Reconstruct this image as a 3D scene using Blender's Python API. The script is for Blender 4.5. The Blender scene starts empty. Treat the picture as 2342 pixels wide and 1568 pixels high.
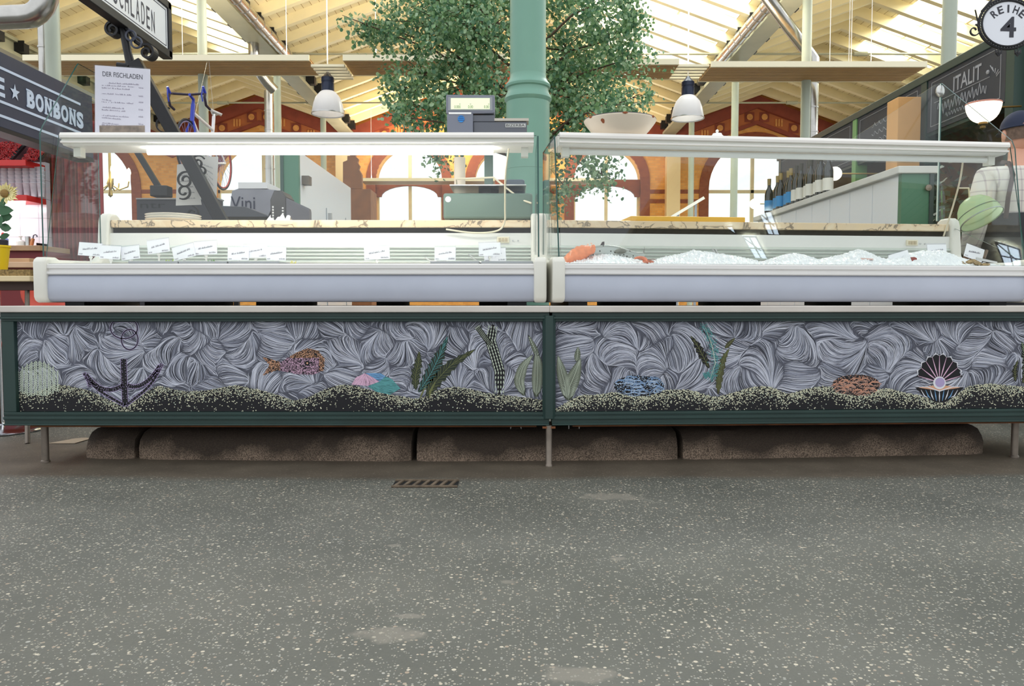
import bpy, bmesh, math, random
import numpy as np
from mathutils import Vector, Matrix
PI = math.pi
C = bpy.context.scene.collection
SC = bpy.context.scene
# ------------------------------------------------------------------ camera, sky, exposure
FPX, CX, CY, HZ = 1790.0, 1171.0, 784.0, 692.0      # focal length, centre and horizon row (2342 x 1568 frame)
CAMZ = 0.66
PITCH = math.atan((CY - HZ) / FPX)
cam_d = bpy.data.cameras.new('camera')
cam_d.sensor_width = 36.0
cam_d.lens = FPX / 2342.0 * 36.0
cam_d.clip_start = 0.05
cam_d.clip_end = 200
cam = bpy.data.objects.new('camera', cam_d); C.objects.link(cam)
cam.location = (0, 0, CAMZ)
cam.rotation_euler = (PI / 2 - PITCH, 0, 0)
SC.camera = cam
SC.view_settings.view_transform = 'Standard'
SC.view_settings.look = 'None'
SC.view_settings.gamma = 1
SC.view_settings.use_curve_mapping = False
SC.view_settings.exposure = 0.45
SC.cycles.transparent_max_bounces = 24
SC.cycles.max_bounces = 8
SC.cycles.diffuse_bounces = 5
world = bpy.data.worlds.new('world'); SC.world = world
world.use_nodes = True
_bg = world.node_tree.nodes['Background']
_bg.inputs[0].default_value = (0.93, 0.97, 1.0, 1)
_bg.inputs[1].default_value = 1.0

def area(name, loc, rot, sx, sy, power, col=(1, 1, 1)):
    l = bpy.data.lights.new(name, 'AREA'); l.shape = 'RECTANGLE'; l.size = sx; l.size_y = sy
    l.energy = power; l.color = col
    o = bpy.data.objects.new(name, l); C.objects.link(o); o.location = loc; o.rotation_euler = rot
    return o
# daylight falling through the rooflights
for _i, (_x, _w) in enumerate(((2.4, 2.3), (-5.4, 1.3), (7.1, 1.3), (-9.9, 1.3), (11.5, 1.3))):
    area('rooflight_daylight', (_x, 12.7, 6.35 if _i == 0 else 5.95), (0, math.radians(20), 0), _w, 6.2, 260 * _w, (1.0, .98, .95))
# ------------------------------------------------------------------ helpers
_sp, _cp = math.sin(PITCH), math.cos(PITCH)
def ray(px, py):
    u = (px - CX) / FPX; v = (CY - py) / FPX
    return Vector((u, _cp + v * _sp, -_sp + v * _cp))
def W(px, py, Y):
    d = ray(px, py); t = Y / d.y
    return Vector((d.x * t, Y, CAMZ + d.z * t))
def XA(px, Y, py=692):
    return W(px, py, Y).x
def ZA(py, Y):
    return W(CX, py, Y).z
def lin(c):
    out = []
    for v in c:
        v = v / 255.0
        out.append(v / 12.92 if v <= 0.04045 else ((v + 0.055) / 1.055) ** 2.4)
    return tuple(out)
ORG = {}
def link(o):
    C.objects.link(o); return o
def tag(o, label=None, cat=None, group=None, kind=None):
    if label: o['label'] = label
    if cat: o['category'] = cat
    if group: o['group'] = group
    if kind: o['kind'] = kind
    return o
def thing(name, label, cat, loc=(0, 0, 0), rz=0.0, group=None, org=None):
    o = bpy.data.objects.new(name, None); link(o)
    o.empty_display_size = 0.05
    o.location = loc; o.rotation_euler = (0, 0, rz)
    tag(o, label, cat, group)
    ORG[o.name] = Vector(loc if org is None else org)
    return o
def dup(root, loc, rz=None, label=None, group=None):
    r = root.copy(); link(r); r.location = loc
    if rz is not None: r.rotation_euler = (0, 0, rz)
    if label: r['label'] = label
    if group: r['group'] = group
    for ch in list(root.children):
        c = ch.copy(); link(c); c.parent = r
        for g in list(ch.children):
            d = g.copy(); link(d); d.parent = c
    return r
def children_label(o, name, label):
    for c in o.children:
        if c.name.split('.')[0] == name: c['label'] = label
class MB:
    def __init__(s): s.v = []; s.f = []; s.m = []
    def add(s, vs, fs, mi=0):
        b = len(s.v); s.v.extend([tuple(p) for p in vs])
        for f in fs: s.f.append(tuple(i + b for i in f)); s.m.append(mi)
        return s
    def box(s, x0, x1, y0, y1, z0, z1, mi=0):
        vs = [(x0,y0,z0),(x1,y0,z0),(x1,y1,z0),(x0,y1,z0),(x0,y0,z1),(x1,y0,z1),(x1,y1,z1),(x0,y1,z1)]
        return s.add(vs, [(0,3,2,1),(4,5,6,7),(0,1,5,4),(1,2,6,5),(2,3,7,6),(3,0,4,7)], mi)
    def obox(s, c, ex, ey, ez, mi=0):
        c = Vector(c); ex = Vector(ex); ey = Vector(ey); ez = Vector(ez)
        vs = [c + a*ex + b*ey + d*ez for d in (-1,1) for a,b in ((-1,-1),(1,-1),(1,1),(-1,1))]
        return s.add(vs, [(0,3,2,1),(4,5,6,7),(0,1,5,4),(1,2,6,5),(2,3,7,6),(3,0,4,7)], mi)
    def beam(s, p0, p1, w, h, up=(0,0,1), mi=0):
        p0 = Vector(p0); p1 = Vector(p1); d = (p1 - p0); L = d.length; d.normalize()
        sd = d.cross(Vector(up)).normalized(); u = sd.cross(d)
        return s.obox((p0 + p1) / 2, d * L / 2, sd * w / 2, u * h / 2, mi)
    def tube(s, path, r, n=8, mi=0, closed=False):
        P = [Vector(p) for p in path]; N = len(P)
        R = r if isinstance(r, (list, tuple)) else [r] * N
        rings = []; ref = None
        for i in range(N):
            if closed: t = P[(i+1) % N] - P[i-1]
            else: t = P[min(i+1, N-1)] - P[max(i-1, 0)]
            t.normalize()
            if ref is None:
                a = Vector((0,0,1)) if abs(t.z) < 0.9 else Vector((1,0,0))
                ref = t.cross(a).normalized()
            else:
                ref = (ref - t * ref.dot(t))
                if ref.length < 1e-6: ref = t.orthogonal()
                ref.normalize()
            b = t.cross(ref)
            rings.append([P[i] + R[i] * (math.cos(2*PI*k/n) * ref + math.sin(2*PI*k/n) * b) for k in range(n)])
        vs = [p for rg in rings for p in rg]; fs = []
        M_ = N if closed else N - 1
        for i in range(M_):
            j = (i + 1) % N
            for k in range(n):
                fs.append((i*n+k, i*n+(k+1) % n, j*n+(k+1) % n, j*n+k))
        if not closed:
            fs.append(tuple(range(n-1, -1, -1))); fs.append(tuple((N-1)*n + k for k in range(n)))
        return s.add(vs, fs, mi)
    def lathe(s, prof, c=(0,0,0), n=24, mi=0, a0=0.0, a1=2*PI):
        c = Vector(c); full = abs(a1 - a0 - 2*PI) < 1e-6; cols = n if full else n + 1
        vs = []
        for r, z in prof:
            for k in range(cols):
                a = a0 + (a1 - a0) * k / n
                vs.append(c + Vector((r*math.cos(a), r*math.sin(a), z)))
        fs = []
        for i in range(len(prof) - 1):
            for k in range(n):
                k2 = (k + 1) % cols
                fs.append((i*cols+k, i*cols+k2, (i+1)*cols+k2, (i+1)*cols+k))
        return s.add(vs, fs, mi)
    def prism(s, poly, off, mi=0, cap=True):
        P = [Vector(p) for p in poly]; off = Vector(off); n = len(P)
        vs = P + [p + off for p in P]
        fs = [(i, (i+1) % n, n + (i+1) % n, n + i) for i in range(n)]
        if cap: fs += [tuple(range(n-1, -1, -1)), tuple(range(n, 2*n))]
        return s.add(vs, fs, mi)
    def grid(s, rows, mi=0):
        m = len(rows[0]); vs = [p for r in rows for p in r]; fs = []
        for i in range(len(rows) - 1):
            for k in range(m - 1):
                fs.append((i*m+k, i*m+k+1, (i+1)*m+k+1, (i+1)*m+k))
        return s.add(vs, fs, mi)
    def ball(s, c, r, n=12, mi=0, sc=(1,1,1)):
        c = Vector(c); rows = []
        for i in range(n//2 + 1):
            th = PI * i / (n//2)
            rows.append([c + Vector((r*sc[0]*math.sin(th)*math.cos(2*PI*k/n), r*sc[1]*math.sin(th)*math.sin(2*PI*k/n), r*sc[2]*math.cos(th))) for k in range(n+1)])
        return s.grid(rows, mi)
    def xf(s, M):
        s.v = [tuple(M @ Vector(p)) for p in s.v]; return s
    def build(s, name, mats, parent=None, smooth=0, bevel=0, loc=None, segs=2, weld=False):
        if not isinstance(mats, (list, tuple)): mats = [mats]
        if parent is not None:
            r = parent
            while r.parent is not None: r = r.parent
            org = ORG.get(r.name, Vector((0,0,0)))
        else: org = Vector(loc) if loc is not None else Vector((0,0,0))
        me = bpy.data.meshes.new(name)
        vv = [(p[0]-org.x, p[1]-org.y, p[2]-org.z) for p in s.v]
        me.from_pydata(vv, [], s.f)
        for m in mats: me.materials.append(m)
        if len(mats) > 1: me.polygons.foreach_set('material_index', s.m)
        if weld:
            b = bmesh.new(); b.from_mesh(me); bmesh.ops.remove_doubles(b, verts=b.verts, dist=1e-5)
            bmesh.ops.recalc_face_normals(b, faces=b.faces); b.to_mesh(me); b.free()
        if smooth:
            me.polygons.foreach_set('use_smooth', [True] * len(me.polygons))
            me.set_sharp_from_angle(angle=math.radians(smooth))
        me.update()
        o = bpy.data.objects.new(name, me); link(o)
        if parent is not None: o.parent = parent
        else:
            o.location = org; ORG[o.name] = org
        if bevel:
            bv = o.modifiers.new('bevel', 'BEVEL'); bv.width = bevel; bv.segments = segs
            bv.limit_method = 'ANGLE'; bv.angle_limit = math.radians(40)
        return o
def solo(mb, name, mats, label, cat, loc, group=None, **k):
    return tag(mb.build(name, mats, None, loc=loc, **k), label, cat, group)
_txt = {}
def text_verts(body, bold=0):
    if (body, bold) not in _txt:
        cu = bpy.data.curves.new('lettering', 'FONT'); cu.body = body; cu.resolution_u = 4; cu.offset = bold
        ob = bpy.data.objects.new('lettering', cu); link(ob)
        dg = bpy.context.evaluated_depsgraph_get(); dg.update()
        me = bpy.data.meshes.new_from_object(ob.evaluated_get(dg))
        vs = [tuple(v.co) for v in me.vertices]; fs = [tuple(p.vertices) for p in me.polygons]
        bpy.data.objects.remove(ob); bpy.data.curves.remove(cu); bpy.data.meshes.remove(me)
        _txt[(body, bold)] = (vs, fs)
    return _txt[(body, bold)]
def put_text(mb, body, o, ex, ey, mi=0, bold=0):
    """lettering stretched into the box o, o+ex, o+ey"""
    vs, fs = text_verts(body, bold); o = Vector(o); ex = Vector(ex); ey = Vector(ey)
    xs = [v[0] for v in vs]; ys = [v[1] for v in vs]
    x0, x1, y0, y1 = min(xs), max(xs), min(ys), max(ys)
    return mb.add([o + ex*((v[0]-x0)/(x1-x0)) + ey*((v[1]-y0)/(y1-y0)) for v in vs], fs, mi)
def scribble(mb, o, ex, ey, seed, w=0.12, mi=0):
    """an illegible line of small writing inside the box"""
    rnd = random.Random(seed); o = Vector(o); ex = Vector(ex); ey = Vector(ey)
    x = 0.0
    while x < 1.0:
        L = min(rnd.uniform(0.01, 0.03) * 1.0, 1.0 - x); h = rnd.choice((0.5, 0.6, 1.0))
        if rnd.random() < 0.82:
            a = o + ex*x
            mb.add([a, a + ex*L*0.7, a + ex*L*0.7 + ey*h, a + ey*h], [(0,1,2,3)], mi)
        x += L
    return mb
# ------------------------------------------------------------------ materials
_mats = {}
def M(name, col, rough=0.5, metal=0.0, noise=None, bump=None, spec=None, emit=None, col2=None, coat=0):
    if name in _mats: return _mats[name]
    m = bpy.data.materials.new(name); m.use_nodes = True; nt = m.node_tree; N = nt.nodes; L = nt.links
    b = N['Principled BSDF']
    c = lin(col) if max(col) > 1.001 else col
    b.inputs['Base Color'].default_value = (*c, 1); b.inputs['Roughness'].default_value = rough
    b.inputs['Metallic'].default_value = metal
    if spec is not None: b.inputs['Specular IOR Level'].default_value = spec
    if coat: b.inputs['Coat Weight'].default_value = coat
    if emit: b.inputs['Emission Color'].default_value = (*emit[0], 1); b.inputs['Emission Strength'].default_value = emit[1]
    tc = N.new('ShaderNodeTexCoord')
    if noise or col2:
        sc_, amt = noise if noise else (8, 0.2)
        t = N.new('ShaderNodeTexNoise'); t.inputs['Scale'].default_value = sc_; t.inputs['Detail'].default_value = 5
        L.new(tc.outputs['Object'], t.inputs['Vector'])
        r = N.new('ShaderNodeValToRGB'); r.color_ramp.elements[0].position = 0.3; r.color_ramp.elements[1].position = 0.7
        a = lin(col2) if col2 else tuple(x * (1 - amt) for x in c)
        r.color_ramp.elements[0].color = (*a, 1)
        r.color_ramp.elements[1].color = (*(c if col2 else tuple(min(1, x * (1 + amt)) for x in c)), 1)
        L.new(t.outputs['Fac'], r.inputs['Fac']); L.new(r.outputs['Color'], b.inputs['Base Color'])
    if bump:
        t2 = N.new('ShaderNodeTexNoise'); t2.inputs['Scale'].default_value = bump[0]; t2.inputs['Detail'].default_value = 4
        L.new(tc.outputs['Object'], t2.inputs['Vector'])
        bp = N.new('ShaderNodeBump'); bp.inputs['Strength'].default_value = bump[1]; bp.inputs['Distance'].default_value = 0.01
        L.new(t2.outputs['Fac'], bp.inputs['Height']); L.new(bp.outputs['Normal'], b.inputs['Normal'])
    _mats[name] = m
    return m
def glass_mat(name, tint=(0.93, 0.97, 0.95), ior=1.45, rough=0.0, gloss=(1,1,1)):
    if name in _mats: return _mats[name]
    m = bpy.data.materials.new(name); m.use_nodes = True; nt = m.node_tree; N = nt.nodes; L = nt.links
    N.remove(N['Principled BSDF'])
    tr = N.new('ShaderNodeBsdfTransparent'); tr.inputs[0].default_value = (*tint, 1)
    gl = N.new('ShaderNodeBsdfGlossy'); gl.inputs['Roughness'].default_value = rough; gl.inputs['Color'].default_value = (*gloss, 1)
    lw = N.new('ShaderNodeLayerWeight'); lw.inputs['Blend'].default_value = 0.5
    pw = N.new('ShaderNodeMath'); pw.operation = 'POWER'; pw.inputs[1].default_value = 5; L.new(lw.outputs['Facing'], pw.inputs[0])
    r0 = ((ior - 1) / (ior + 1)) ** 2
    ma = N.new('ShaderNodeMath'); ma.operation = 'MULTIPLY_ADD'; ma.inputs[1].default_value = 0.7 * (1 - r0); ma.inputs[2].default_value = r0; L.new(pw.outputs[0], ma.inputs[0])
    mx = N.new('ShaderNodeMixShader')
    L.new(ma.outputs[0], mx.inputs[0]); L.new(tr.outputs[0], mx.inputs[1]); L.new(gl.outputs[0], mx.inputs[2])
    L.new(mx.outputs[0], N['Material Output'].inputs['Surface'])
    _mats[name] = m
    return m
def frosted(name, col, trans=0.5):
    if name in _mats: return _mats[name]
    m = bpy.data.materials.new(name); m.use_nodes = True; nt = m.node_tree; N = nt.nodes; L = nt.links
    b = N['Principled BSDF']; c = lin(col); b.inputs['Base Color'].default_value = (*c, 1); b.inputs['Roughness'].default_value = 0.25
    t = N.new('ShaderNodeBsdfTranslucent'); t.inputs[0].default_value = (*c, 1)
    mx = N.new('ShaderNodeMixShader'); mx.inputs[0].default_value = trans
    L.new(b.outputs[0], mx.inputs[1]); L.new(t.outputs[0], mx.inputs[2]); L.new(mx.outputs[0], N['Material Output'].inputs['Surface'])
    _mats[name] = m
    return m
GLASS = glass_mat('clear_glass')
GEDGE = M('glass_edge', (30, 78, 72), 0.15)
CREAM = M('cream_plastic', (222, 220, 210), 0.35, noise=(3, 0.03))
WHITE = M('white_enamel', (232, 231, 226), 0.3, noise=(4, 0.03))
BUMPER = M('grey_blue_bumper', (176, 181, 195), 0.42, noise=(5, 0.04))
STEEL = M('brushed_steel', (190, 190, 188), 0.3, 1.0, noise=(20, 0.08))
LEGST = M('dull_leg_steel', (128, 118, 108), 0.45, 0.7, noise=(12, 0.25))
GALV = M('galvanised_duct', (182, 180, 176), 0.25, 1.0, noise=(9, 0.1))
GREENF = M('dark_green_paint', (32, 56, 52), 0.45, noise=(6, 0.12))
BLACK = M('black_iron', (28, 28, 32), 0.5, 0.2, noise=(30, 0.15))
CHALKB = M('chalkboard', (47, 47, 54), 0.8, noise=(5, 0.2))
PAPER = M('white_paper', (238, 237, 236), 0.7)
INK = M('printed_ink', (60, 58, 66), 0.8)
ZINC = M('painted_ledge', (214, 206, 198), 0.45, noise=(3, 0.06), col2=(190, 183, 176))
COLGREEN = M('column_green', (116, 160, 142), 0.4, noise=(4, 0.05))
POLEG = M('pole_grey_green', (172, 180, 165), 0.4, noise=(3, 0.05))
CREAMW = M('cream_wood', (232, 214, 172), 0.6, noise=(5, 0.06))
ORDN = ['first', 'second', 'third', 'fourth', 'fifth', 'sixth', 'seventh', 'eighth', 'ninth', 'tenth', 'eleventh', 'twelfth', 'thirteenth', 'fourteenth', 'fifteenth', 'sixteenth', 'seventeenth', 'eighteenth']
# ------------------------------------------------------------------ the hall: floor, roof, far wall
def floor_material():
    m = bpy.data.materials.new('speckled_asphalt'); m.use_nodes = True; nt = m.node_tree; N = nt.nodes; L = nt.links
    b = N['Principled BSDF']; b.inputs['Roughness'].default_value = 0.55
    tc = N.new('ShaderNodeTexCoord'); P = tc.outputs['Object']
    def noise(s, d=4, src=None):
        t = N.new('ShaderNodeTexNoise'); t.inputs['Scale'].default_value = s; t.inputs['Detail'].default_value = d
        L.new(src or P, t.inputs['Vector']); return t.outputs['Fac']
    def ramp(src, e):
        r = N.new('ShaderNodeValToRGB'); cr = r.color_ramp
        cr.elements[0].position = e[0][0]; cr.elements[0].color = (*e[0][1], 1)
        cr.elements[1].position = e[1][0]; cr.elements[1].color = (*e[1][1], 1)
        for p, c in e[2:]:
            x = cr.elements.new(p); x.color = (*c, 1)
        L.new(src, r.inputs['Fac']); return r.outputs['Color']
    def math_(op, a, bb):
        n = N.new('ShaderNodeMath'); n.operation = op
        for i, v in enumerate((a, bb)):
            if isinstance(v, (int, float)): n.inputs[i].default_value = v
            else: L.new(v, n.inputs[i])
        return n.outputs[0]
    def mix(f, a, bb):
        n = N.new('ShaderNodeMix'); n.data_type = 'RGBA'
        L.new(f, n.inputs[0])
        for k, v in ((6, a), (7, bb)):
            if isinstance(v, tuple): n.inputs[k].default_value = (*v, 1)
            else: L.new(v, n.inputs[k])
        return n.outputs[2]
    base = ramp(noise(2.2), [(0.35, lin((90, 91, 83))), (0.65, lin((107, 107, 98)))])
    grit = noise(160, 2)
    base = mix(math_('MULTIPLY', grit, 0.35), base, lin((66, 65, 61)))
    def chips(scale, rad, keep):
        v = N.new('ShaderNodeTexVoronoi'); v.inputs['Scale'].default_value = scale
        L.new(P, v.inputs['Vector'])
        sep = N.new('ShaderNodeSeparateColor'); L.new(v.outputs['Color'], sep.inputs[0])
        r = math_('MULTIPLY', sep.outputs[1], rad)
        near = math_('LESS_THAN', v.outputs['Distance'], r)
        return math_('MULTIPLY', near, math_('LESS_THAN', sep.outputs[0], keep)), sep.outputs[2]
    f1, h1 = chips(95, 0.42, 0.36)
    f2, h2 = chips(190, 0.55, 0.40)
    cc1 = ramp(h1, [(0.0, lin((205, 196, 176))), (1.0, lin((172, 172, 165))), (0.96, lin((164, 146, 126)))])
    cc2 = ramp(h2, [(0.0, lin((172, 165, 148))), (1.0, lin((150, 150, 142)))])
    c = mix(f2, base, cc2); c = mix(f1, c, cc1)
    # brown dirt along the kerb, worn patches and one painted sheen in the aisle
    sp = N.new('ShaderNodeSeparateXYZ'); L.new(P, sp.inputs[0])
    edge = math_('ADD', sp.outputs[1], math_('MULTIPLY', math_('SUBTRACT', noise(1.3, 6), 0.5), 0.16))
    edge = math_('ADD', edge, math_('MULTIPLY', math_('MULTIPLY', sp.outputs[0], sp.outputs[0]), -0.012))
    mr = N.new('ShaderNodeMapRange'); mr.inputs['From Min'].default_value = 2.87; mr.inputs['From Max'].default_value = 2.95
    L.new(edge, mr.inputs['Value'])
    dirt = ramp(noise(5, 6), [(0.3, lin((78, 68, 56))), (0.7, lin((101, 90, 76)))])
    far = N.new('ShaderNodeMapRange'); far.inputs['From Min'].default_value = 3.9; far.inputs['From Max'].default_value = 3.6
    L.new(sp.outputs[1], far.inputs['Value'])
    c = mix(math_('MULTIPLY', math_('MULTIPLY', mr.outputs[0], far.outputs[0]), 0.85), c, dirt)
    nz = noise(22, 6)
    for (px, py, rx, ry) in ((885, 1450, .07, .035), (902, 1247, .018, .012), (1410, 1277, .025, .013), (1160, 1330, .02, .012), (1400, 1135, .10, .05), (1330, 1540, .07, .03), (925, 1408, .04, .012)):
        d = ray(px, py); t = -CAMZ / d.z; q = d * t
        vm = N.new('ShaderNodeVectorMath'); vm.operation = 'SUBTRACT'; vm.inputs[1].default_value = (q.x, q.y, 0); L.new(P, vm.inputs[0])
        vd = N.new('ShaderNodeVectorMath'); vd.operation = 'MULTIPLY'; vd.inputs[1].default_value = (1/rx, 1/ry, 0); L.new(vm.outputs[0], vd.inputs[0])
        vl = N.new('ShaderNodeVectorMath'); vl.operation = 'LENGTH'; L.new(vd.outputs[0], vl.inputs[0])
        k = math_('ADD', vl.outputs['Value'], math_('MULTIPLY', math_('SUBTRACT', nz, 0.5), 2.6))
        mm = N.new('ShaderNodeMapRange'); mm.inputs['From Min'].default_value = 1.15; mm.inputs['From Max'].default_value = 0.7
        L.new(k, mm.inputs['Value'])
        c = mix(math_('MULTIPLY', mm.outputs[0], 0.6), c, lin((140, 134, 122)))
    L.new(c, b.inputs['Base Color'])
    bp = N.new('ShaderNodeBump'); bp.inputs['Strength'].default_value = 0.25; bp.inputs['Distance'].default_value = 0.004
    L.new(noise(120, 3), bp.inputs['Height']); L.new(bp.outputs['Normal'], b.inputs['Normal'])
    return m
tag(MB().box(-14, 14, -8, 21, -0.2, 0).build('floor', floor_material()), kind='structure')

def board_material(name, col, dark, step, axis=0, rough=0.6):
    m = bpy.data.materials.new(name); m.use_nodes = True; nt = m.node_tree; N = nt.nodes; L = nt.links
    b = N['Principled BSDF']; b.inputs['Roughness'].default_value = rough
    tc = N.new('ShaderNodeTexCoord'); sp = N.new('ShaderNodeSeparateXYZ'); L.new(tc.outputs['Object'], sp.inputs[0])
    d = N.new('ShaderNodeMath'); d.operation = 'DIVIDE'; d.inputs[1].default_value = step; L.new(sp.outputs[axis], d.inputs[0])
    fr = N.new('ShaderNodeMath'); fr.operation = 'FRACT'; L.new(d.outputs[0], fr.inputs[0])
    lt = N.new('ShaderNodeMath'); lt.operation = 'LESS_THAN'; lt.inputs[1].default_value = 0.07; L.new(fr.outputs[0], lt.inputs[0])
    fl = N.new('ShaderNodeMath'); fl.operation = 'FLOOR'; L.new(d.outputs[0], fl.inputs[0])
    wn = N.new('ShaderNodeTexWhiteNoise'); wn.noise_dimensions = '1D'; L.new(fl.outputs[0], wn.inputs['W'])
    hs = N.new('ShaderNodeHueSaturation'); hs.inputs['Color'].default_value = (*lin(col), 1)
    mr = N.new('ShaderNodeMapRange'); mr.inputs['To Min'].default_value = 0.9; mr.inputs['To Max'].default_value = 1.08
    L.new(wn.outputs['Value'], mr.inputs['Value']); L.new(mr.outputs[0], hs.inputs['Value'])
    mx = N.new('ShaderNodeMix'); mx.data_type = 'RGBA'; L.new(lt.outputs[0], mx.inputs[0]); L.new(hs.outputs[0], mx.inputs[6])
    mx.inputs[7].default_value = (*lin(dark), 1); L.new(mx.outputs[2], b.inputs['Base Color'])
    return m
BOARDS = board_material('roof_boards', (238, 222, 182), (170, 138, 92), 0.13)
RAFT = M('rafter_wood', (240, 226, 184), 0.6, noise=(3, 0.05))
GIRD = M('girder_paint', (168, 165, 140), 0.45, noise=(4, 0.06))
X0 = -0.1; VZ = 5.15; SLOPE = 0.37; YB = 20.0; YF = 9.6
HALF = [(0.0, 4.02), (-6.25, 2.23), (6.25, 2.23), (-10.71, 2.23), (10.71, 2.23)]   # centre and half width of each gable
def roof_z(x):
    for c, h in HALF:
        if abs(x - X0 - c) <= h + 1e-6: return VZ + (h - abs(x - X0 - c)) * SLOPE
    return VZ
for gi, (gc, gh) in enumerate(HALF):
    cx = X0 + gc; ap = VZ + gh * SLOPE
    mb = MB()
    def slab(xa, xb, ya, yb):
        za = ap - abs(xa - cx) * SLOPE; zb = ap - abs(xb - cx) * SLOPE
        mb.prism([(xa, ya, za), (xb, ya, zb), (xb, ya, zb + .06), (xa, ya, za + .06)], (0, yb - ya, 0))
    slab(cx - gh, cx, YF, YB)                        # left slope is closed
    s0, s1 = cx + gh * (.34 if gi == 0 else .30), cx + gh * .93
    slab(cx, s0, YF, YB); slab(s1, cx + gh, YF, YB); slab(s0, s1, 15.9, YB)   # right slope carries a long rooflight
    ceil = tag(mb.build('ceiling', BOARDS), kind='structure'); ORG[ceil.name] = Vector((0, 0, 0))
    y = 9.7
    while y < YB - .1:
        rb = MB()
        for sgn in (-1, 1):
            rb.prism([(cx, y, ap - .2), (cx + sgn*gh, y, VZ - .16), (cx + sgn*gh, y, VZ), (cx, y, ap)], (0, .11, 0))
        rb.build('rafter', RAFT, ceil); y += .65
    # rooflight glazing bars and panes
    bars = MB(); za = ap - (s0 - cx) * SLOPE; zb = ap - (s1 - cx) * SLOPE
    for k in range(12):
        yy = YF + .3 + k * .62
        bars.beam((s0, yy, za + .05), (s1, yy, zb + .05), .03, .04)
    for t in (.33, .66):
        bars.beam((s0 + (s1-s0)*t, YF, za + (zb-za)*t + .05), (s0 + (s1-s0)*t, 15.9, za + (zb-za)*t + .05), .04, .05)
    bars.build('glazing_bars', CREAMW, ceil)
    gp = MB(); gp.prism([(s0, YF, za + .055), (s1, YF, zb + .055), (s1, YF, zb + .063), (s0, YF, za + .063)], (0, 15.9 - YF, 0))
    gp.build('skylight_pane', GLASS, ceil)
VALX = [X0 - 8.48, X0 - 4.02, X0 + 4.02, X0 + 8.48]
for vx in VALX:
    g = MB()
    g.box(vx - .16, vx + .16, YF, YB, VZ - .30, VZ - .24); g.box(vx - .16, vx + .16, YF, YB, VZ - .06, VZ)
    g.box(vx - .09, vx + .09, YF, YB, VZ - .25, VZ - .05)
    go = tag(g.build('trim_1', GIRD), kind='structure'); ORG[go.name] = Vector((0,0,0))
    y = 9.7
    while y < YB - .1:                                # rafter shoes
        MB().box(vx - .26, vx + .26, y - .02, y + .13, VZ - .22, VZ - .03).build('rafter_shoe', BLACK, go); y += .65
for yy in (10.6, 13.95, 17.3):
    t = MB().tube([(-13, yy, VZ - .14), (13, yy, VZ - .14)], .02, 8)
    for x in (-6.3, -2.1, 1.9, 6.1): t.tube([(x - .12, yy, VZ - .14), (x + .12, yy, VZ - .14)], .04, 8)
    solo(t, 'tie_rod', GIRD, {10.6: 'nearest long steel tie rod spanning the hall at gutter height', 13.95: 'middle long steel tie rod spanning the hall at gutter height', 17.3: 'farthest long steel tie rod spanning the hall below the brick gables'}[yy], 'rod', (0, yy, VZ - .12), 'steel tie rods under the roof', smooth=40)

# ---- far brick wall with arched windows
def brick_mat(name, c1, c2, mortar, scale=4.0):
    m = bpy.data.materials.new(name); m.use_nodes = True; nt = m.node_tree; N = nt.nodes; L = nt.links
    b = N['Principled BSDF']; b.inputs['Roughness'].default_value = 0.8
    tc = N.new('ShaderNodeTexCoord'); mp = N.new('ShaderNodeMapping'); mp.inputs['Rotation'].default_value = (PI/2, 0, 0)
    L.new(tc.outputs['Object'], mp.inputs[0]); br = N.new('ShaderNodeTexBrick'); L.new(mp.outputs[0], br.inputs['Vector'])
    br.inputs['Color1'].default_value = (*lin(c1), 1); br.inputs['Color2'].default_value = (*lin(c2), 1); br.inputs['Mortar'].default_value = (*lin(mortar), 1)
    br.inputs['Scale'].default_value = scale; br.inputs['Mortar Size'].default_value = 0.012
    L.new(br.outputs['Color'], b.inputs['Base Color'])
    return m
BRICK = brick_mat('yellow_brick', (238, 172, 88), (222, 152, 72), (206, 164, 112), 4)
REDB = brick_mat('red_brick', (150, 78, 46), (132, 62, 38), (140, 90, 64), 6)
MAROON = M('maroon_terracotta', (142, 66, 46), 0.7, noise=(6, 0.15))
TERRA = M('terracotta_ornament', (218, 152, 84), 0.7, noise=(12, 0.15))
SILL = 1.0
ARCH = [(X0 - 2.51, .84, 3.75), (X0, .84, 3.75), (X0 + 2.51, .84, 3.75), (X0 - 6.25, 1.17, 3.55), (X0 + 6.25, 1.17, 3.55), (X0 - 10.7, 1.17, 3.55), (X0 + 10.7, 1.17, 3.55)]
def arch_top(x):
    for c, r, sp in ARCH:
        if abs(x - c) < r: return sp + math.sqrt(max(0, r*r - (x-c)**2))
    return None
xs = set(np.round(np.arange(-13.2, 13.21, .3), 3))
for c, r, sp in ARCH:
    for k in range(25): xs.add(round(c - r * math.cos(PI * k / 24), 4))
for c, h in HALF: xs.update((round(X0 + c, 4), round(X0 + c - h, 4), round(X0 + c + h, 4)))
xs = sorted(xs); mb = MB()
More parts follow.
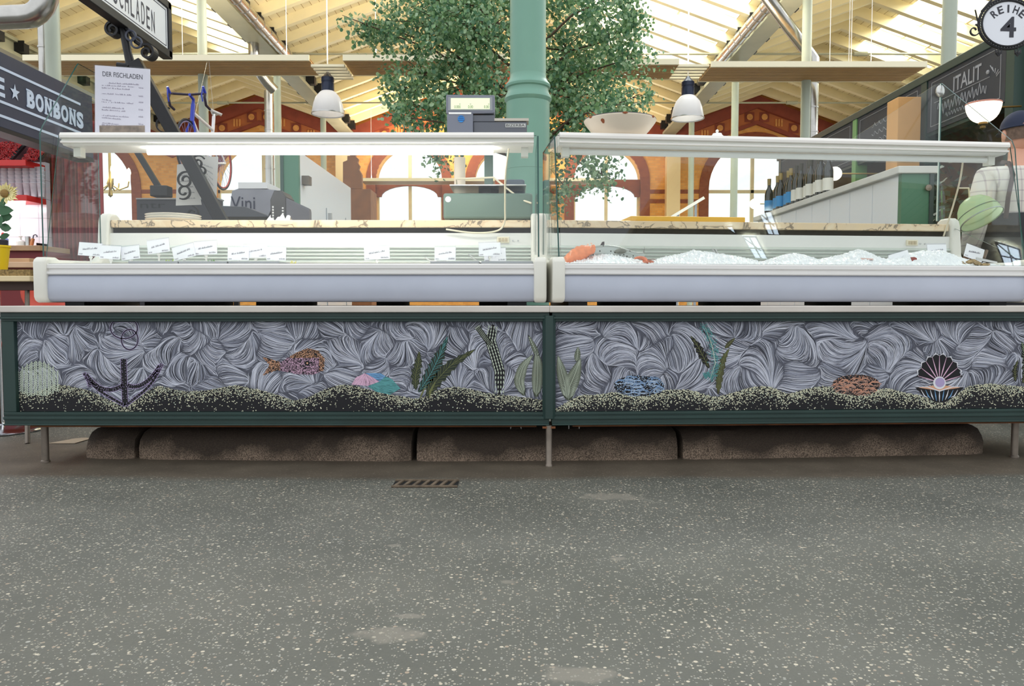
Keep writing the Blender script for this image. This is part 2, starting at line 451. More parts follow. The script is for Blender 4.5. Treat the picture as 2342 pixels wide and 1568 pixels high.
for a, b_ in zip(xs[:-1], xs[1:]):
    if b_ - a < 1e-5: continue
    mid = arch_top((a + b_) / 2)
    def col(z0a, z0b, z1a, z1b): mb.add([(a, YB, z0a), (b_, YB, z0b), (b_, YB, z1b), (a, YB, z1a)], [(0, 1, 2, 3)])
    ra, rb_ = roof_z(a) + .05, roof_z(b_) + .05
    if mid is None: col(0, 0, ra, rb_)
    else:
        ta = arch_top(a); tb = arch_top(b_)
        for c, r, sp in ARCH:
            if abs((a + b_) / 2 - c) < r:
                if ta is None: ta = sp
                if tb is None: tb = sp
        col(0, 0, SILL, SILL); col(ta, tb, ra, rb_)
        mb.add([(a, YB, ta), (b_, YB, tb), (b_, YB + .4, tb), (a, YB + .4, ta)], [(0, 1, 2, 3)])
        mb.add([(a, YB, SILL), (b_, YB, SILL), (b_, YB + .4, SILL), (a, YB + .4, SILL)], [(3, 2, 1, 0)])
for c, r, sp in ARCH:
    for sg in (-1, 1):
        x = c + sg * r
        mb.add([(x, YB, SILL), (x, YB + .4, SILL), (x, YB + .4, sp), (x, YB, sp)], [(0, 1, 2, 3)])
wall = tag(mb.build('wall_back', BRICK), kind='structure'); ORG[wall.name] = Vector((0, 0, 0))
for c, r, sp in ARCH:
    t = MB(); out = []; inn = []
    for k in range(21):
        a = PI * k / 20
        inn.append((c + r * math.cos(a), YB - .03, sp + r * math.sin(a))); out.append((c + (r + .24) * math.cos(a), YB - .03, sp + (r + .24) * math.sin(a)))
    for k in range(20): t.prism([inn[k], out[k], out[k+1], inn[k+1]], (0, .08, 0))
    for sg in (-1, 1): t.box(min(c + sg*r, c + sg*(r+.24)), max(c + sg*r, c + sg*(r+.24)), YB - .03, YB + .05, SILL, sp)
    t.build('arch_surround', REDB, wall)
bands = MB()
for x0, x1 in zip([-13.2] + sorted(c + r + .24 for c, r, s in ARCH), sorted(c - r - .24 for c, r, s in ARCH) + [13.2]):
    if x1 - x0 > .05:
        for z in (3.18, 3.42): bands.box(x0, x1, YB - .02, YB + .02, z, z + .1)
bands.build('brick_band', REDB, wall)
for gc, gh in HALF:                                   # frieze that follows each gable
    cx = X0 + gc; ap = VZ + gh * SLOPE
    f1, f2, f3 = MB(), MB(), MB()
    for sg in (-1, 1):
        def strip(mbx, d0, d1, yo, th):
            mbx.prism([(cx, YB - yo, ap - d1), (cx + sg*gh, YB - yo, VZ - d1), (cx + sg*gh, YB - yo, VZ - d0), (cx, YB - yo, ap - d0)], (0, th, 0))
        strip(f1, .16, .45, .2, .19); strip(f2, .45, .74, .07, .06); strip(f1, .74, .84, .1, .09)
        n = int(gh / .36)
        for k in range(n):
            x = cx + sg * (k + .5) * gh / n; z = ap - abs(x - cx) * SLOPE - .595
            if k % 2 == 0:
                f1.box(x - .12, x + .12, YB - .09, YB - .06, z - .12, z + .12)
                f3.add([(x + .08*math.cos(q*PI/5), YB - .11, z + .08*math.sin(q*PI/5)) for q in range(10)], [tuple(range(10))])
            else:
                for dx in (-.07, 0, .07): f3.box(x + dx - .02, x + dx + .02, YB - .09, YB - .06, z - .09, z + .09)
    f1.build('frieze_moulding', MAROON, wall); f2.build('frieze_band', M('frieze_brown', (188, 108, 60), .7), wall); f3.build('frieze_ornament', TERRA, wall)
for vx in (VALX[1], VALX[2]):                          # pale pilasters at the aisle walls
    MB().box(vx - .17 + .12*(1 if vx > 0 else -1), vx + .17 + .12*(1 if vx > 0 else -1), YB - .25, YB - .01, 0, 4.6).build('pilaster', M('pale_plaster', (240, 214, 168), .7), wall)
for wi, (c, r, sp) in enumerate(ARCH):
    fr = MB()
    for sg in (-1, 1): fr.box(c + sg*r - .05, c + sg*r + .05, YB + .2, YB + .28, SILL, sp)
    fr.box(c - .04, c + .04, YB + .2, YB + .28, SILL, sp + r)
    for z in (SILL + .03, 2.3, sp - .05): fr.box(c - r, c + r, YB + .2, YB + .28, z - .04, z + .04)
    wo = tag(fr.build('window_%d' % (wi + 1), CREAMW), kind='structure'); ORG[wo.name] = Vector((0, 0, 0))
    P_ = [(c - r, YB + .24, SILL), (c + r, YB + .24, SILL)] + [(c + r * math.cos(PI*k/20), YB + .24, sp + r * math.sin(PI*k/20)) for k in range(21)]
    MB().prism(P_, (0, .01, 0)).build('pane', GLASS, wo)
    if r < 1:      # brick spandrel across the tall nave windows
        s = MB(); pts = [(c - r, YB + .05, 3.78), (c - r, YB + .05, 3.35)] + [(c - (r - .12) * math.cos(PI*k/12), YB + .05, 3.35 + .28 * math.sin(PI*k/12)) for k in range(13)] + [(c + r, YB + .05, 3.35), (c + r, YB + .05, 3.78)]
        s.prism(pts, (0, .12, 0)); s.build('brick_spandrel', REDB, wo)

# ---- steel columns and ducts under the valleys
col_mb = MB().lathe([(.0, 0), (.11, 0), (.11, .03), (.062, .06), (.062, 4.85), (.09, 4.86), (.09, 4.9)], (0, 0, 0), 20)
cols = []
side_names = {0: 'left', 1: 'right'}
first = None
for si, vx in enumerate((VALX[1], VALX[2])):
    for ci, yy in enumerate((7.15, 10.6, 13.95, 17.3)):
        lab = '%s grey-green round steel column counted from the counter on the %s side of the hall' % (ORDN[ci], side_names[si])
        if first is None:
            first = solo(col_mb, 'steel_column', POLEG, lab, 'column', (0, 0, 0), 'round steel columns under the roof', smooth=40)
            first.location = (vx, yy, 0)
        else: dup(first, (vx, yy, 0), None, lab)
def spiral_duct(name, path, r, label, n=16, group='galvanised ventilation ducts'):
    mb = MB(); P = [Vector(p) for p in path]
    mb.tube(P, r, n)
    for a, b_ in zip(P[:-1], P[1:]):                 # rolled seams of the pipe
        k = int((b_ - a).length / .32)
        for i in range(1, k):
            q = a.lerp(b_, i / k); d = (b_ - a).normalized() * .008
            mb.tube([q - d, q + d], r + .007, n)
    o = thing(name, label, 'duct', P[0], 0, group)
    mb.build('pipe', GALV, o, smooth=50)
    return o
def bend(p0, p1, p2, n=6):
    p0, p1, p2 = Vector(p0), Vector(p1), Vector(p2)
    return [p0*(1-t)**2 + p1*2*t*(1-t) + p2*t*t for t in [i/n for i in range(n+1)]]
spiral_duct('ventilation_duct', [(XA(117, 7.4), 7.4, 0), (XA(117, 7.4), 7.4, 3.7)], .045, 'slim ribbed duct standing close to the nearest column on the left')
e = W(-30, 42, 6.6); q = W(95, 38, 6.6); u = W(112, -60, 6.6)
spiral_duct('ventilation_duct', [tuple(e)] + [tuple(p) for p in bend(q - Vector((.14, 0, 0)), q + Vector((.06, 0, 0)), u)], .095, 'thick shiny duct elbow entering at the top left corner')
spiral_duct('ventilation_duct', [(XA(622, 13.5), 13.5, 0), (XA(622, 13.5), 13.5, 4.25)], .075, 'ribbed upright duct beside the third column on the left side')
p = W(580, 90, 12.9)
spiral_duct('ventilation_duct', [tuple(p), tuple(p + Vector((0, 0, -.2)))] + [tuple(x) for x in bend(p + Vector((0, 0, -.25)), p + Vector((0, .05, -.5)), p + Vector((.25, .25, -.75)), 5)], .085, 'bent silver duct elbow under the roof left of the girder')
for sg in (-1, 1):
    vx = X0 + sg * 4.02
    spiral_duct('ventilation_duct', [(vx + sg*-.3, 9.7, 4.86), (vx + sg*-.3, 14.1, 4.86)], .085, 'long silver duct running along the %s valley girder' % ('left' if sg < 0 else 'right'))
spiral_duct('ventilation_duct', [(XA(1848, 10.9), 10.9, 0), (XA(1848, 10.9), 10.9, 4.0)] + [tuple(W(px, py, 10.9 - k*.2)) for k, (px, py) in enumerate(((1838, 105), (1805, 62), (1745, -20)))], .085, 'ribbed duct leaning away from the second column on the right')

# ---- hanging slatted panels
LIPW = M('panel_lip_cream', (246, 236, 206), .5)
SLATW = M('slat_wood', (184, 146, 96), .55, noise=(4, .08))
HP_Y0, HP_Y1, HP_Z = 10.0, 10.62, 3.72
def hang_panel(x0, x1, y0, y1, z, label, cords, tilt=0.0):
    t = thing('slatted_panel', label, 'panel', ((x0+x1)/2, (y0+y1)/2, z), 0, 'slatted wooden panels hanging under the roof')
    MB().box(x0, x1, y0 - .03, y0, z - .03, z + .04).build('front_lip', LIPW, t)
    MB().box(x0, x1, y1, y1 + .03, z - .03, z + .02).build('back_lip', LIPW, t)
    s = MB(); n = 9
    for k in range(n):
        yy = y0 + (k + .5) * (y1 - y0) / n
        s.box(x0, x1, yy - .026, yy + .026, z - .03, z - .008)
    s.box(x0, x1, y0, y1, z + .0, z + .01)
    s.build('slats', SLATW, t)
    xa = x0 + .08                                     # uplights added on the panel to brighten the roof, kept clear of the columns
    cuts = [v for v in VALX if x0 - .6 < v < x1 + .6]
    for xb in [v - .75 for v in cuts] + [x1 - .08]:
        if xb - xa > .3:
            L_ = bpy.data.lights.new('uplight', 'AREA'); L_.shape = 'RECTANGLE'; L_.size = xb - xa; L_.size_y = .12
            L_.energy = 38 * (xb - xa); L_.color = (1.0, .92, .78)
            lo = bpy.data.objects.new('uplight', L_); link(lo); lo.parent = t; lo.location = ((xa + xb)/2 - (x0 + x1)/2, 0, .05); lo.rotation_euler = (PI, 0, 0)
        xa = xb + 1.5
    for x in cords:
        zt = roof_z(x) - .02
        MB().tube([(x, (y0+y1)/2, z), (x, (y0+y1)/2, zt)], .0045, 6).build('suspension_cord', PAPER, t)
    return t
def xp(px, Y=10.0): return XA(px, Y, 150)
hang_panel(xp(55), xp(708), HP_Y0, HP_Y1, HP_Z, 'long wooden slatted panel hanging left of the left pendant lamp', [xp(395), xp(640)])
hang_panel(xp(785), xp(1160), HP_Y0, HP_Y1, HP_Z, 'wooden slatted panel running into the tree from the left', [xp(850)])
hang_panel(xp(1190), xp(1552), HP_Y0, HP_Y1, HP_Z - .05, 'wooden slatted panel running into the tree from the right', [xp(1400)])
hang_panel(xp(1625), xp(2118), HP_Y0, HP_Y1, HP_Z - .08, 'long wooden slatted panel hanging above the right stall', [xp(1920), xp(1965), xp(1970), xp(2017)])
for a, b_, nm in ((708, 785, 'left'), (1552, 1625, 'right')):
    t = thing('slat_grid', 'short open cream slat grid above the %s pendant lamp' % nm, 'grid', (xp((a+b_)/2), 10.3, HP_Z - .04), 0, 'open slat grids between the panels')
    for k in range(5):
        yy = HP_Y0 + .06 + k * .13
        MB().box(xp(a), xp(b_), yy, yy + .07, HP_Z - .08, HP_Z - .05).build('slat', LIPW, t)
hang_panel(-3.5, -.4, 18.3, 18.8, 3.50, 'far slatted panel crossing the left part of the arched windows', [-3.3, -.6])
hang_panel(.5, 2.25, 18.3, 18.8, 3.50, 'far slatted panel crossing the right arched window of the nave', [.7, 2.1])
# ---- pendant lamps
SHADE = frosted('ribbed_acrylic', (200, 201, 204), .4)
LAMPB = M('lamp_housing', (40, 48, 72), .35, .3)
def pendant(px, pz_px, Y, label):
    x = XA(px, Y, 230); zr = ZA(pz_px, Y)
    k = Y / 10.3
    t = thing('pendant_lamp', label, 'lamp', (x, Y, zr), 0, 'black and white bell pendant lamps')
    s = MB().lathe([(.212*k, 0), (.205*k, .04*k), (.185*k, .14*k), (.155*k, .22*k), (.10*k, .285*k), (.075*k, .30*k)], (x, Y, zr), 36)
    s.build('lamp_shade', SHADE, t, smooth=60)
    r = MB().lathe([(.206*k, .0), (.216*k, .0), (.216*k, .012*k), (.206*k, .012*k)], (x, Y, zr), 36); r.build('rim', STEEL, t, smooth=40)
    h = MB().lathe([(0, .29*k), (.078*k, .29*k), (.082*k, .31*k), (.082*k, .40*k), (.076*k, .405*k), (.076*k, .415*k), (.082*k, .42*k), (.082*k, .47*k), (.05*k, .50*k), (.02*k, .54*k), (0, .54*k)], (x, Y, zr), 24)
    h.build('housing', LAMPB, t, smooth=40)
    MB().tube([(x, Y, zr + .53*k), (x, Y, roof_z(x) - .15)], .008, 6).build('cable', PAPER, t)
    l = bpy.data.lights.new('bulb_light', 'POINT'); l.energy = 1.6; l.color = (1, .95, .86); l.shadow_soft_size = .06
    lo = bpy.data.objects.new('bulb_light', l); link(lo); lo.parent = t; lo.location = (0, 0, .16*k)
    return t
pendant(750, 262, 10.3, 'black-capped white bell pendant lamp left of the tree')
pendant(1573, 272, 10.3, 'black-capped white bell pendant lamp right of the tree')

# ---- piece of the roof behind the viewpoint, with lattice rooflights that mirror in the right case's glass
rp = tag(MB().box(3.2, 11.2, -5.2, -1.6, 4.86, 4.95).build('ceiling', BOARDS), kind='structure')
LITW = M('sky_pane', (220, 235, 255), .4, emit=((.72, .86, 1.0), 11))
for wi, q in enumerate(([(4.69, -2.31), (4.88, -2.29), (5.33, -2.87), (5.14, -2.87)], [(4.80, -2.98), (5.0, -2.96), (5.52, -3.57), (5.30, -3.57)], [(8.74, -2.65), (9.31, -2.81), (9.91, -3.39), (9.6, -3.4)], [(4.42, -2.75), (4.52, -2.72), (4.70, -2.95)], [(9.2, -2.2), (9.45, -2.2), (9.6, -2.42)])):
    wo = tag(MB().prism([(a, b_, 4.80) for a, b_ in q], (0, 0, .02)).build('window_%d' % (len(ARCH) + 1 + wi), LITW), kind='structure')
    b = MB(); n = len(q)
    for k in range(n): b.tube([(*q[k], 4.80), (*q[(k+1) % n], 4.80)], .012, 6)
    if n == 4:
        A_, B_, C_, D_ = [Vector((*p, 4.795)) for p in q]
        b.tube([A_.lerp(D_, .5), B_.lerp(C_, .5)], .010, 6); b.tube([A_, A_.lerp(D_, .6).lerp(B_.lerp(C_, .6), .8)], .009, 6); b.tube([A_.lerp(B_, .5), D_.lerp(C_, .5)], .009, 6)
    b.build('lattice_bars', BLACK, wo)
# ------------------------------------------------------------------ kerb stones, drain, chalk-board counter
def granite():
    m = bpy.data.materials.new('mottled_granite'); m.use_nodes = True; nt = m.node_tree; N = nt.nodes; L = nt.links
    b = N['Principled BSDF']; b.inputs['Roughness'].default_value = .85
    tc = N.new('ShaderNodeTexCoord')
    n1 = N.new('ShaderNodeTexNoise'); n1.inputs['Scale'].default_value = 240; n1.inputs['Detail'].default_value = 3
    n2 = N.new('ShaderNodeTexNoise'); n2.inputs['Scale'].default_value = 5; n2.inputs['Detail'].default_value = 6
    for n in (n1, n2): L.new(tc.outputs['Object'], n.inputs['Vector'])
    sp = N.new('ShaderNodeSeparateXYZ'); L.new(tc.outputs['Object'], sp.inputs[0])
    r1 = N.new('ShaderNodeValToRGB'); L.new(n1.outputs['Fac'], r1.inputs['Fac'])
    r1.color_ramp.elements[0].position = .38; r1.color_ramp.elements[0].color = (*lin((70, 58, 48)), 1)
    r1.color_ramp.elements[1].position = .62; r1.color_ramp.elements[1].color = (*lin((150, 130, 112)), 1)
    # dark brown lies in patches, more on the upper half of each stone
    ad = N.new('ShaderNodeMath'); ad.operation = 'MULTIPLY_ADD'; ad.inputs[1].default_value = 3.2; L.new(sp.outputs[2], ad.inputs[0]); L.new(n2.outputs['Fac'], ad.inputs[2])
    r2 = N.new('ShaderNodeMapRange'); r2.inputs['From Min'].default_value = .50; r2.inputs['From Max'].default_value = .74; L.new(ad.outputs[0], r2.inputs['Value'])
    ml = N.new('ShaderNodeMath'); ml.operation = 'MULTIPLY'; ml.inputs[1].default_value = .9; L.new(r2.outputs[0], ml.inputs[0])
    mx = N.new('ShaderNodeMix'); mx.data_type = 'RGBA'; L.new(ml.outputs[0], mx.inputs[0]); L.new(r1.outputs[0], mx.inputs[6]); mx.inputs[7].default_value = (*lin((46, 36, 27)), 1)
    L.new(mx.outputs[2], b.inputs['Base Color'])
    bp = N.new('ShaderNodeBump'); bp.inputs['Strength'].default_value = .5; bp.inputs['Distance'].default_value = .008; L.new(n1.outputs['Fac'], bp.inputs['Height']); L.new(bp.outputs['Normal'], b.inputs['Normal'])
    return m
GRAN = granite()
def kerb(px0, px1, pyb0, pyb1, label):
    def base(px, py):
        d = ray(px, py); t = -CAMZ / d.z; return Vector((d.x*t, d.y*t, 0))
    a, b_ = base(px0, pyb0), base(px1, pyb1); d = (b_ - a).normalized(); nrm = Vector((-d.y, d.x, 0))
    g = .008; a = a + d * g; b_ = b_ - d * g
    prof = [(0.0, 0), (0.0, .055), (.012, .085), (.04, .112), (.08, .125), (.26, .13), (.26, 0)]
    rows = []; n = max(4, int((b_ - a).length / .05)); rnd = random.Random(px0)
    for i in range(n + 1):
        p = a.lerp(b_, i / n)
        e = min(i, n - i); rr = .018 if e == 0 else 0
        rows.append([p + nrm * (y + rr + rnd.uniform(-.004, .004) * (z > 0)) + Vector((0, 0, z * (1 - rr*4) + (rnd.uniform(-.004, .004) if z > .05 else 0))) for y, z in prof])
    mb = MB().grid(rows); m_ = len(prof)
    mb.f += [tuple(range(m_)), tuple(range(n*m_ + m_ - 1, n*m_ - 1, -1))]; mb.m += [0, 0]
    return solo(mb, 'kerb_stone', GRAN, label, 'kerb', a, 'granite kerb stones below the counter', smooth=35)
kerb(188, 306, 1048, 1050, 'short granite kerb stone at the left end of the row under the counter')
kerb(310, 943, 1050, 1055, 'long granite kerb stone under the left chalkboard, left of the paper scrap')
kerb(948, 1556, 1055, 1051, 'granite kerb stone behind the middle steel leg of the counter')
kerb(1561, 2258, 1051, 1038, 'long granite kerb stone under the right chalkboard')
RUST = M('rusty_timber', (110, 66, 36), .85, noise=(14, .4))
# floor drain
def on_floor(px, py):
    d = ray(px, py); t = -CAMZ / d.z; return Vector((d.x*t, d.y*t, 0))
dr = thing('floor_drain', 'small rusty slotted iron drain grate in the floor before the kerb', 'drain', on_floor(974, 1107))
o_ = on_floor(974, 1107)
f = MB()
hw, hd = .098, .042
for k in range(7):
    x = o_.x - hw + k * (2*hw / 6)
    f.prism([(x - .0055 - .008, o_.y - hd, .001), (x + .0055 - .008, o_.y - hd, .001), (x + .0055 + .008, o_.y + hd, .001), (x - .0055 + .008, o_.y + hd, .001)], (0, 0, .006))
f.box(o_.x - hw - .02, o_.x + hw + .02, o_.y - hd - .012, o_.y - hd, .001, .007); f.box(o_.x - hw - .02, o_.x + hw + .02, o_.y + hd, o_.y + hd + .012, .001, .007)
f.build('grate', M('rusty_iron', (104, 90, 74), .8, noise=(40, .35)), dr)
MB().box(o_.x - hw - .02, o_.x + hw + .02, o_.y - hd - .012, o_.y + hd + .012, .0005, .0016).build('pit', M('pit_black', (14, 13, 12), .9), dr)

YP = 3.14
PV = W(1256, 692, YP); PV.z = 0                       # the corner post where the two runs meet
ANG = math.radians(2.9)
dR = Vector((math.cos(ANG), math.sin(ANG), 0)); nR = Vector((-math.sin(ANG), math.cos(ANG), 0))
dL = Vector((1, 0, 0)); nL = Vector((0, 1, 0))
def run_pt(side, s, dep, z):                            # s along the run from the post, dep into the counter
    return (PV + dL * s + nL * dep if side == 'L' else PV + dR * s + nR * dep) + Vector((0, 0, z))
def on_run(side, px, py, dep=0.0):
    """point where the pixel's ray meets the plane of a run, in run coordinates (s, z)"""
    d = ray(px, py); o = Vector((0, 0, CAMZ)); n_ = nL if side == 'L' else nR
    p0 = PV + n_ * dep
    t = (p0 - o).dot(n_) / d.dot(n_); p = o + d * t
    return (p - PV).dot(dL if side == 'L' else dR), p.z
ZL1, ZL0 = ZA(699, YP), ZA(714, YP); ZB1, ZB0 = ZA(735, YP), ZA(942, YP); ZF = ZA(972, YP)
SL0 = on_run('L', 6, 850)[0]; SR1 = 2.32
cnt = thing('counter_base', 'long low dark-green framed counter front with two chalk-drawn boards on steel legs', 'counter', (PV.x, PV.y, 0))
def rbox(mb, side, s0, s1, d0, d1, z0, z1, mi=0):
    P = [run_pt(side, s, d, z) for z in (z0, z1) for s, d in ((s0, d0), (s1, d0), (s1, d1), (s0, d1))]
    return mb.add(P, [(0,3,2,1),(4,5,6,7),(0,1,5,4),(1,2,6,5),(2,3,7,6),(3,0,4,7)], mi)
for side, s0, s1, nm in (('L', SL0 - .012, 0.001, 'left'), ('R', 0.0, SR1, 'right')):
    lg = rbox(MB(), side, s0, s1, -.022, .56, ZL0, ZL1).build('ledge', ZINC, cnt, bevel=.004)
    fr = MB()
    inner0 = s0 + .062 if side == 'L' else .024; inner1 = -.024 if side == 'L' else s1 - .05
    rbox(fr, side, s0 + .012, s1, 0, .04, ZB1, ZL0); rbox(fr, side, s0 + .012, s1, 0, .04, ZF, ZB0)
    if side == 'L': rbox(fr, side, s0 + .012, inner0, 0, .04, ZB0, ZB1)
    else: rbox(fr, side, inner1, s1, 0, .04, ZB0, ZB1)
    rbox(fr, side, s0 + .012, s1, -.012, .0, ZB1 + .010, ZB1 + .020); rbox(fr, side, s0 + .012, s1, -.010, .0, ZF, ZF + .007)
    rbox(fr, side, s0 + .012, s1, -.008, .0, ZB0 - .030, ZB0 - .018); rbox(fr, side, s0 + .012, s1, -.004, .012, ZB0 - .012, ZB0)
    rbox(fr, side, s0 + .012, s1, -.004, .0, ZL0 - .018, ZL0)
    fr.build('frame', GREENF, cnt, bevel=.003)
    sb = MB(); rbox(sb, side, inner0, inner1, .46, .5, ZF + .02, ZL0); rbox(sb, side, s0 + .1, s1 - .05, .03, .5, ZF - .012, ZF + .006)
    sb.build('under_timber', RUST, cnt)
# octagonal middle post
pp = MB().prism([(PV.x + x, PV.y + y, ZB0 - .026) for x, y in ((-.026, .03), (-.026, -.002), (-.014, -.018), (.014, -.018), (.026, -.002), (.026, .03))], (0, 0, ZB1 - ZB0 + .05))
pp.build('corner_post', GREENF, cnt, bevel=.002)
def leg(side, s, dep, r=.014):
    b0 = run_pt(side, s, dep, 0)
    l = MB().lathe([(0, .0), (r*1.25, 0), (r*1.25, .006), (r, .01), (r, ZF), (0, ZF)], b0, 16)
    return l.build('leg', LEGST, cnt, smooth=40)
sA, _ = on_run('L', 96, 1000, .06); leg('L', sA, .08, .0145)
leg('R', .0, .0, .013)
sB, _ = on_run('R', 2336, 1000, .04); leg('R', sB, .08, .0145)
MB().box(PV.x - .026, PV.x + .026, PV.y - .01, PV.y + .05, ZF - .012, ZF - .004).build('post_plate', RUST, cnt)
for px in (1180, 1314):
    x = XA(px, 3.3); mb = MB()
    mb.tube([(x - .022, 3.3, ZF + .005), (x - .022, 3.3, ZF - .04), (x + .022, 3.3, ZF - .04), (x + .022, 3.3, ZF + .005)], .003, 6); mb.build('steel_hoop', STEEL, cnt)
# ---- the chalk drawing, made of raised chalk strokes on each board
CH = [M('chalk_%d' % i, c, .9) for i, c in enumerate(((214, 216, 228), (170, 174, 190), (134, 138, 154)))]
CYEL = M('chalk_cream', (222, 220, 192), .9); CGRN = M('chalk_sage', (142, 158, 128), .9); COLV = M('chalk_olive', (112, 116, 74), .9)
CTEAL = M('chalk_teal', (92, 156, 158), .9); CBLUE = M('chalk_blue', (112, 160, 205), .9); CPINK = M('chalk_pink', (220, 178, 204), .9)
CORG = M('chalk_orange', (216, 164, 132), .9); CWHT = M('chalk_white', (226, 226, 232), .9); CBLK = M('chalk_black', (30, 29, 33), .9); CLIL = M('chalk_lilac', (176, 160, 200), .9)
CSEA = M('chalk_pale_sage', (190, 200, 182), .9); CGRY = M('chalk_grey_fill', (112, 116, 128), .9)
BD = .022                                               # boards sit this far behind the frame face
class Art:
    """strokes given in picture coordinates, laid on a board"""
    def __init__(s, side): s.side = side; s.mb = MB()
    def map(s, pts, lift):
        out = []
        for x, y in pts:
            a, z = on_run(s.side, x, y, BD); out.append(run_pt(s.side, a, BD - lift, z))
        return out
    def rib(s, pts, w, mi=0, lift=.0008, taper=True):
        P = np.asarray(pts, float); n = len(P)
        if n < 2: return
        t = np.gradient(P, axis=0); t /= (np.linalg.norm(t, axis=1, keepdims=True) + 1e-9)
        nn = np.stack([-t[:, 1], t[:, 0]], 1)
        u = np.linspace(0, 1, n); ww = w * (0.25 + 0.75 * np.minimum(1, 5 * np.minimum(u, 1 - u))) if taper else np.full(n, w)
        A = P + nn * ww[:, None] / 2; B = P - nn * ww[:, None] / 2
        vs = s.map(np.concatenate([A, B]), lift)
        s.mb.add(vs, [(i, i+1, n+i+1, n+i) for i in range(n - 1)], mi)
    def poly(s, pts, mi=0, lift=.0012):
        s.mb.add(s.map(pts, lift), [tuple(range(len(pts)))], mi)
    def dot(s, x, y, r, mi=0, lift=.0012, n=6, sx=1.0):
        s.mb.add(s.map([(x + r*sx*math.cos(2*PI*k/n + x), y + r*math.sin(2*PI*k/n + x)) for k in range(n)], lift), [tuple(range(n))], mi)
def inside(poly, x, y):
    c = False; j = len(poly) - 1
    for i in range(len(poly)):
        xi, yi = poly[i]; xj, yj = poly[j]
        if (yi > y) != (yj > y) and x < (xj - xi) * (y - yi) / (yj - yi + 1e-12) + xi: c = not c
        j = i
    return c
SANDL = [(36, 893), (80, 900), (130, 878), (170, 885), (205, 893), (250, 915), (287, 932), (318, 906), (340, 893), (362, 881), (420, 896), (470, 893), (540, 880), (600, 893), (640, 905), (676, 917), (703, 909), (763, 882), (799, 879), (844, 891), (874, 900), (919, 906), (957, 914), (993, 894), (1032, 884), (1068, 888), (1113, 899), (1179, 906), (1246, 916)]
SANDR = [(1268, 938), (1276, 934), (1302, 915), (1323, 904), (1379, 902), (1400, 895), (1443, 906), (1482, 905), (1520, 892), (1571, 890), (1597, 897), (1636, 909), (1661, 902), (1687, 895), (1725, 883), (1764, 884), (1801, 903), (1834, 891), (1888, 881), (1916, 889), (1959, 905), (1992, 896), (2020, 888), (2043, 890), (2077, 900), (2107, 904), (2145, 922), (2184, 907), (2209, 884), (2260, 877), (2337, 884), (2400, 890)]
rng = np.random.default_rng(11); rnd = random.Random(5)
def smooth_curve(pts, step=6):
    xs_ = np.array([p[0] for p in pts]); ys_ = np.array([p[1] for p in pts])
    X = np.arange(xs_[0], xs_[-1] + step, step)
    Y = np.interp(X, xs_, ys_); k = np.ones(5) / 5
    Yp = np.convolve(np.pad(Y, 2, mode='edge'), k, 'valid')
    return X, Yp
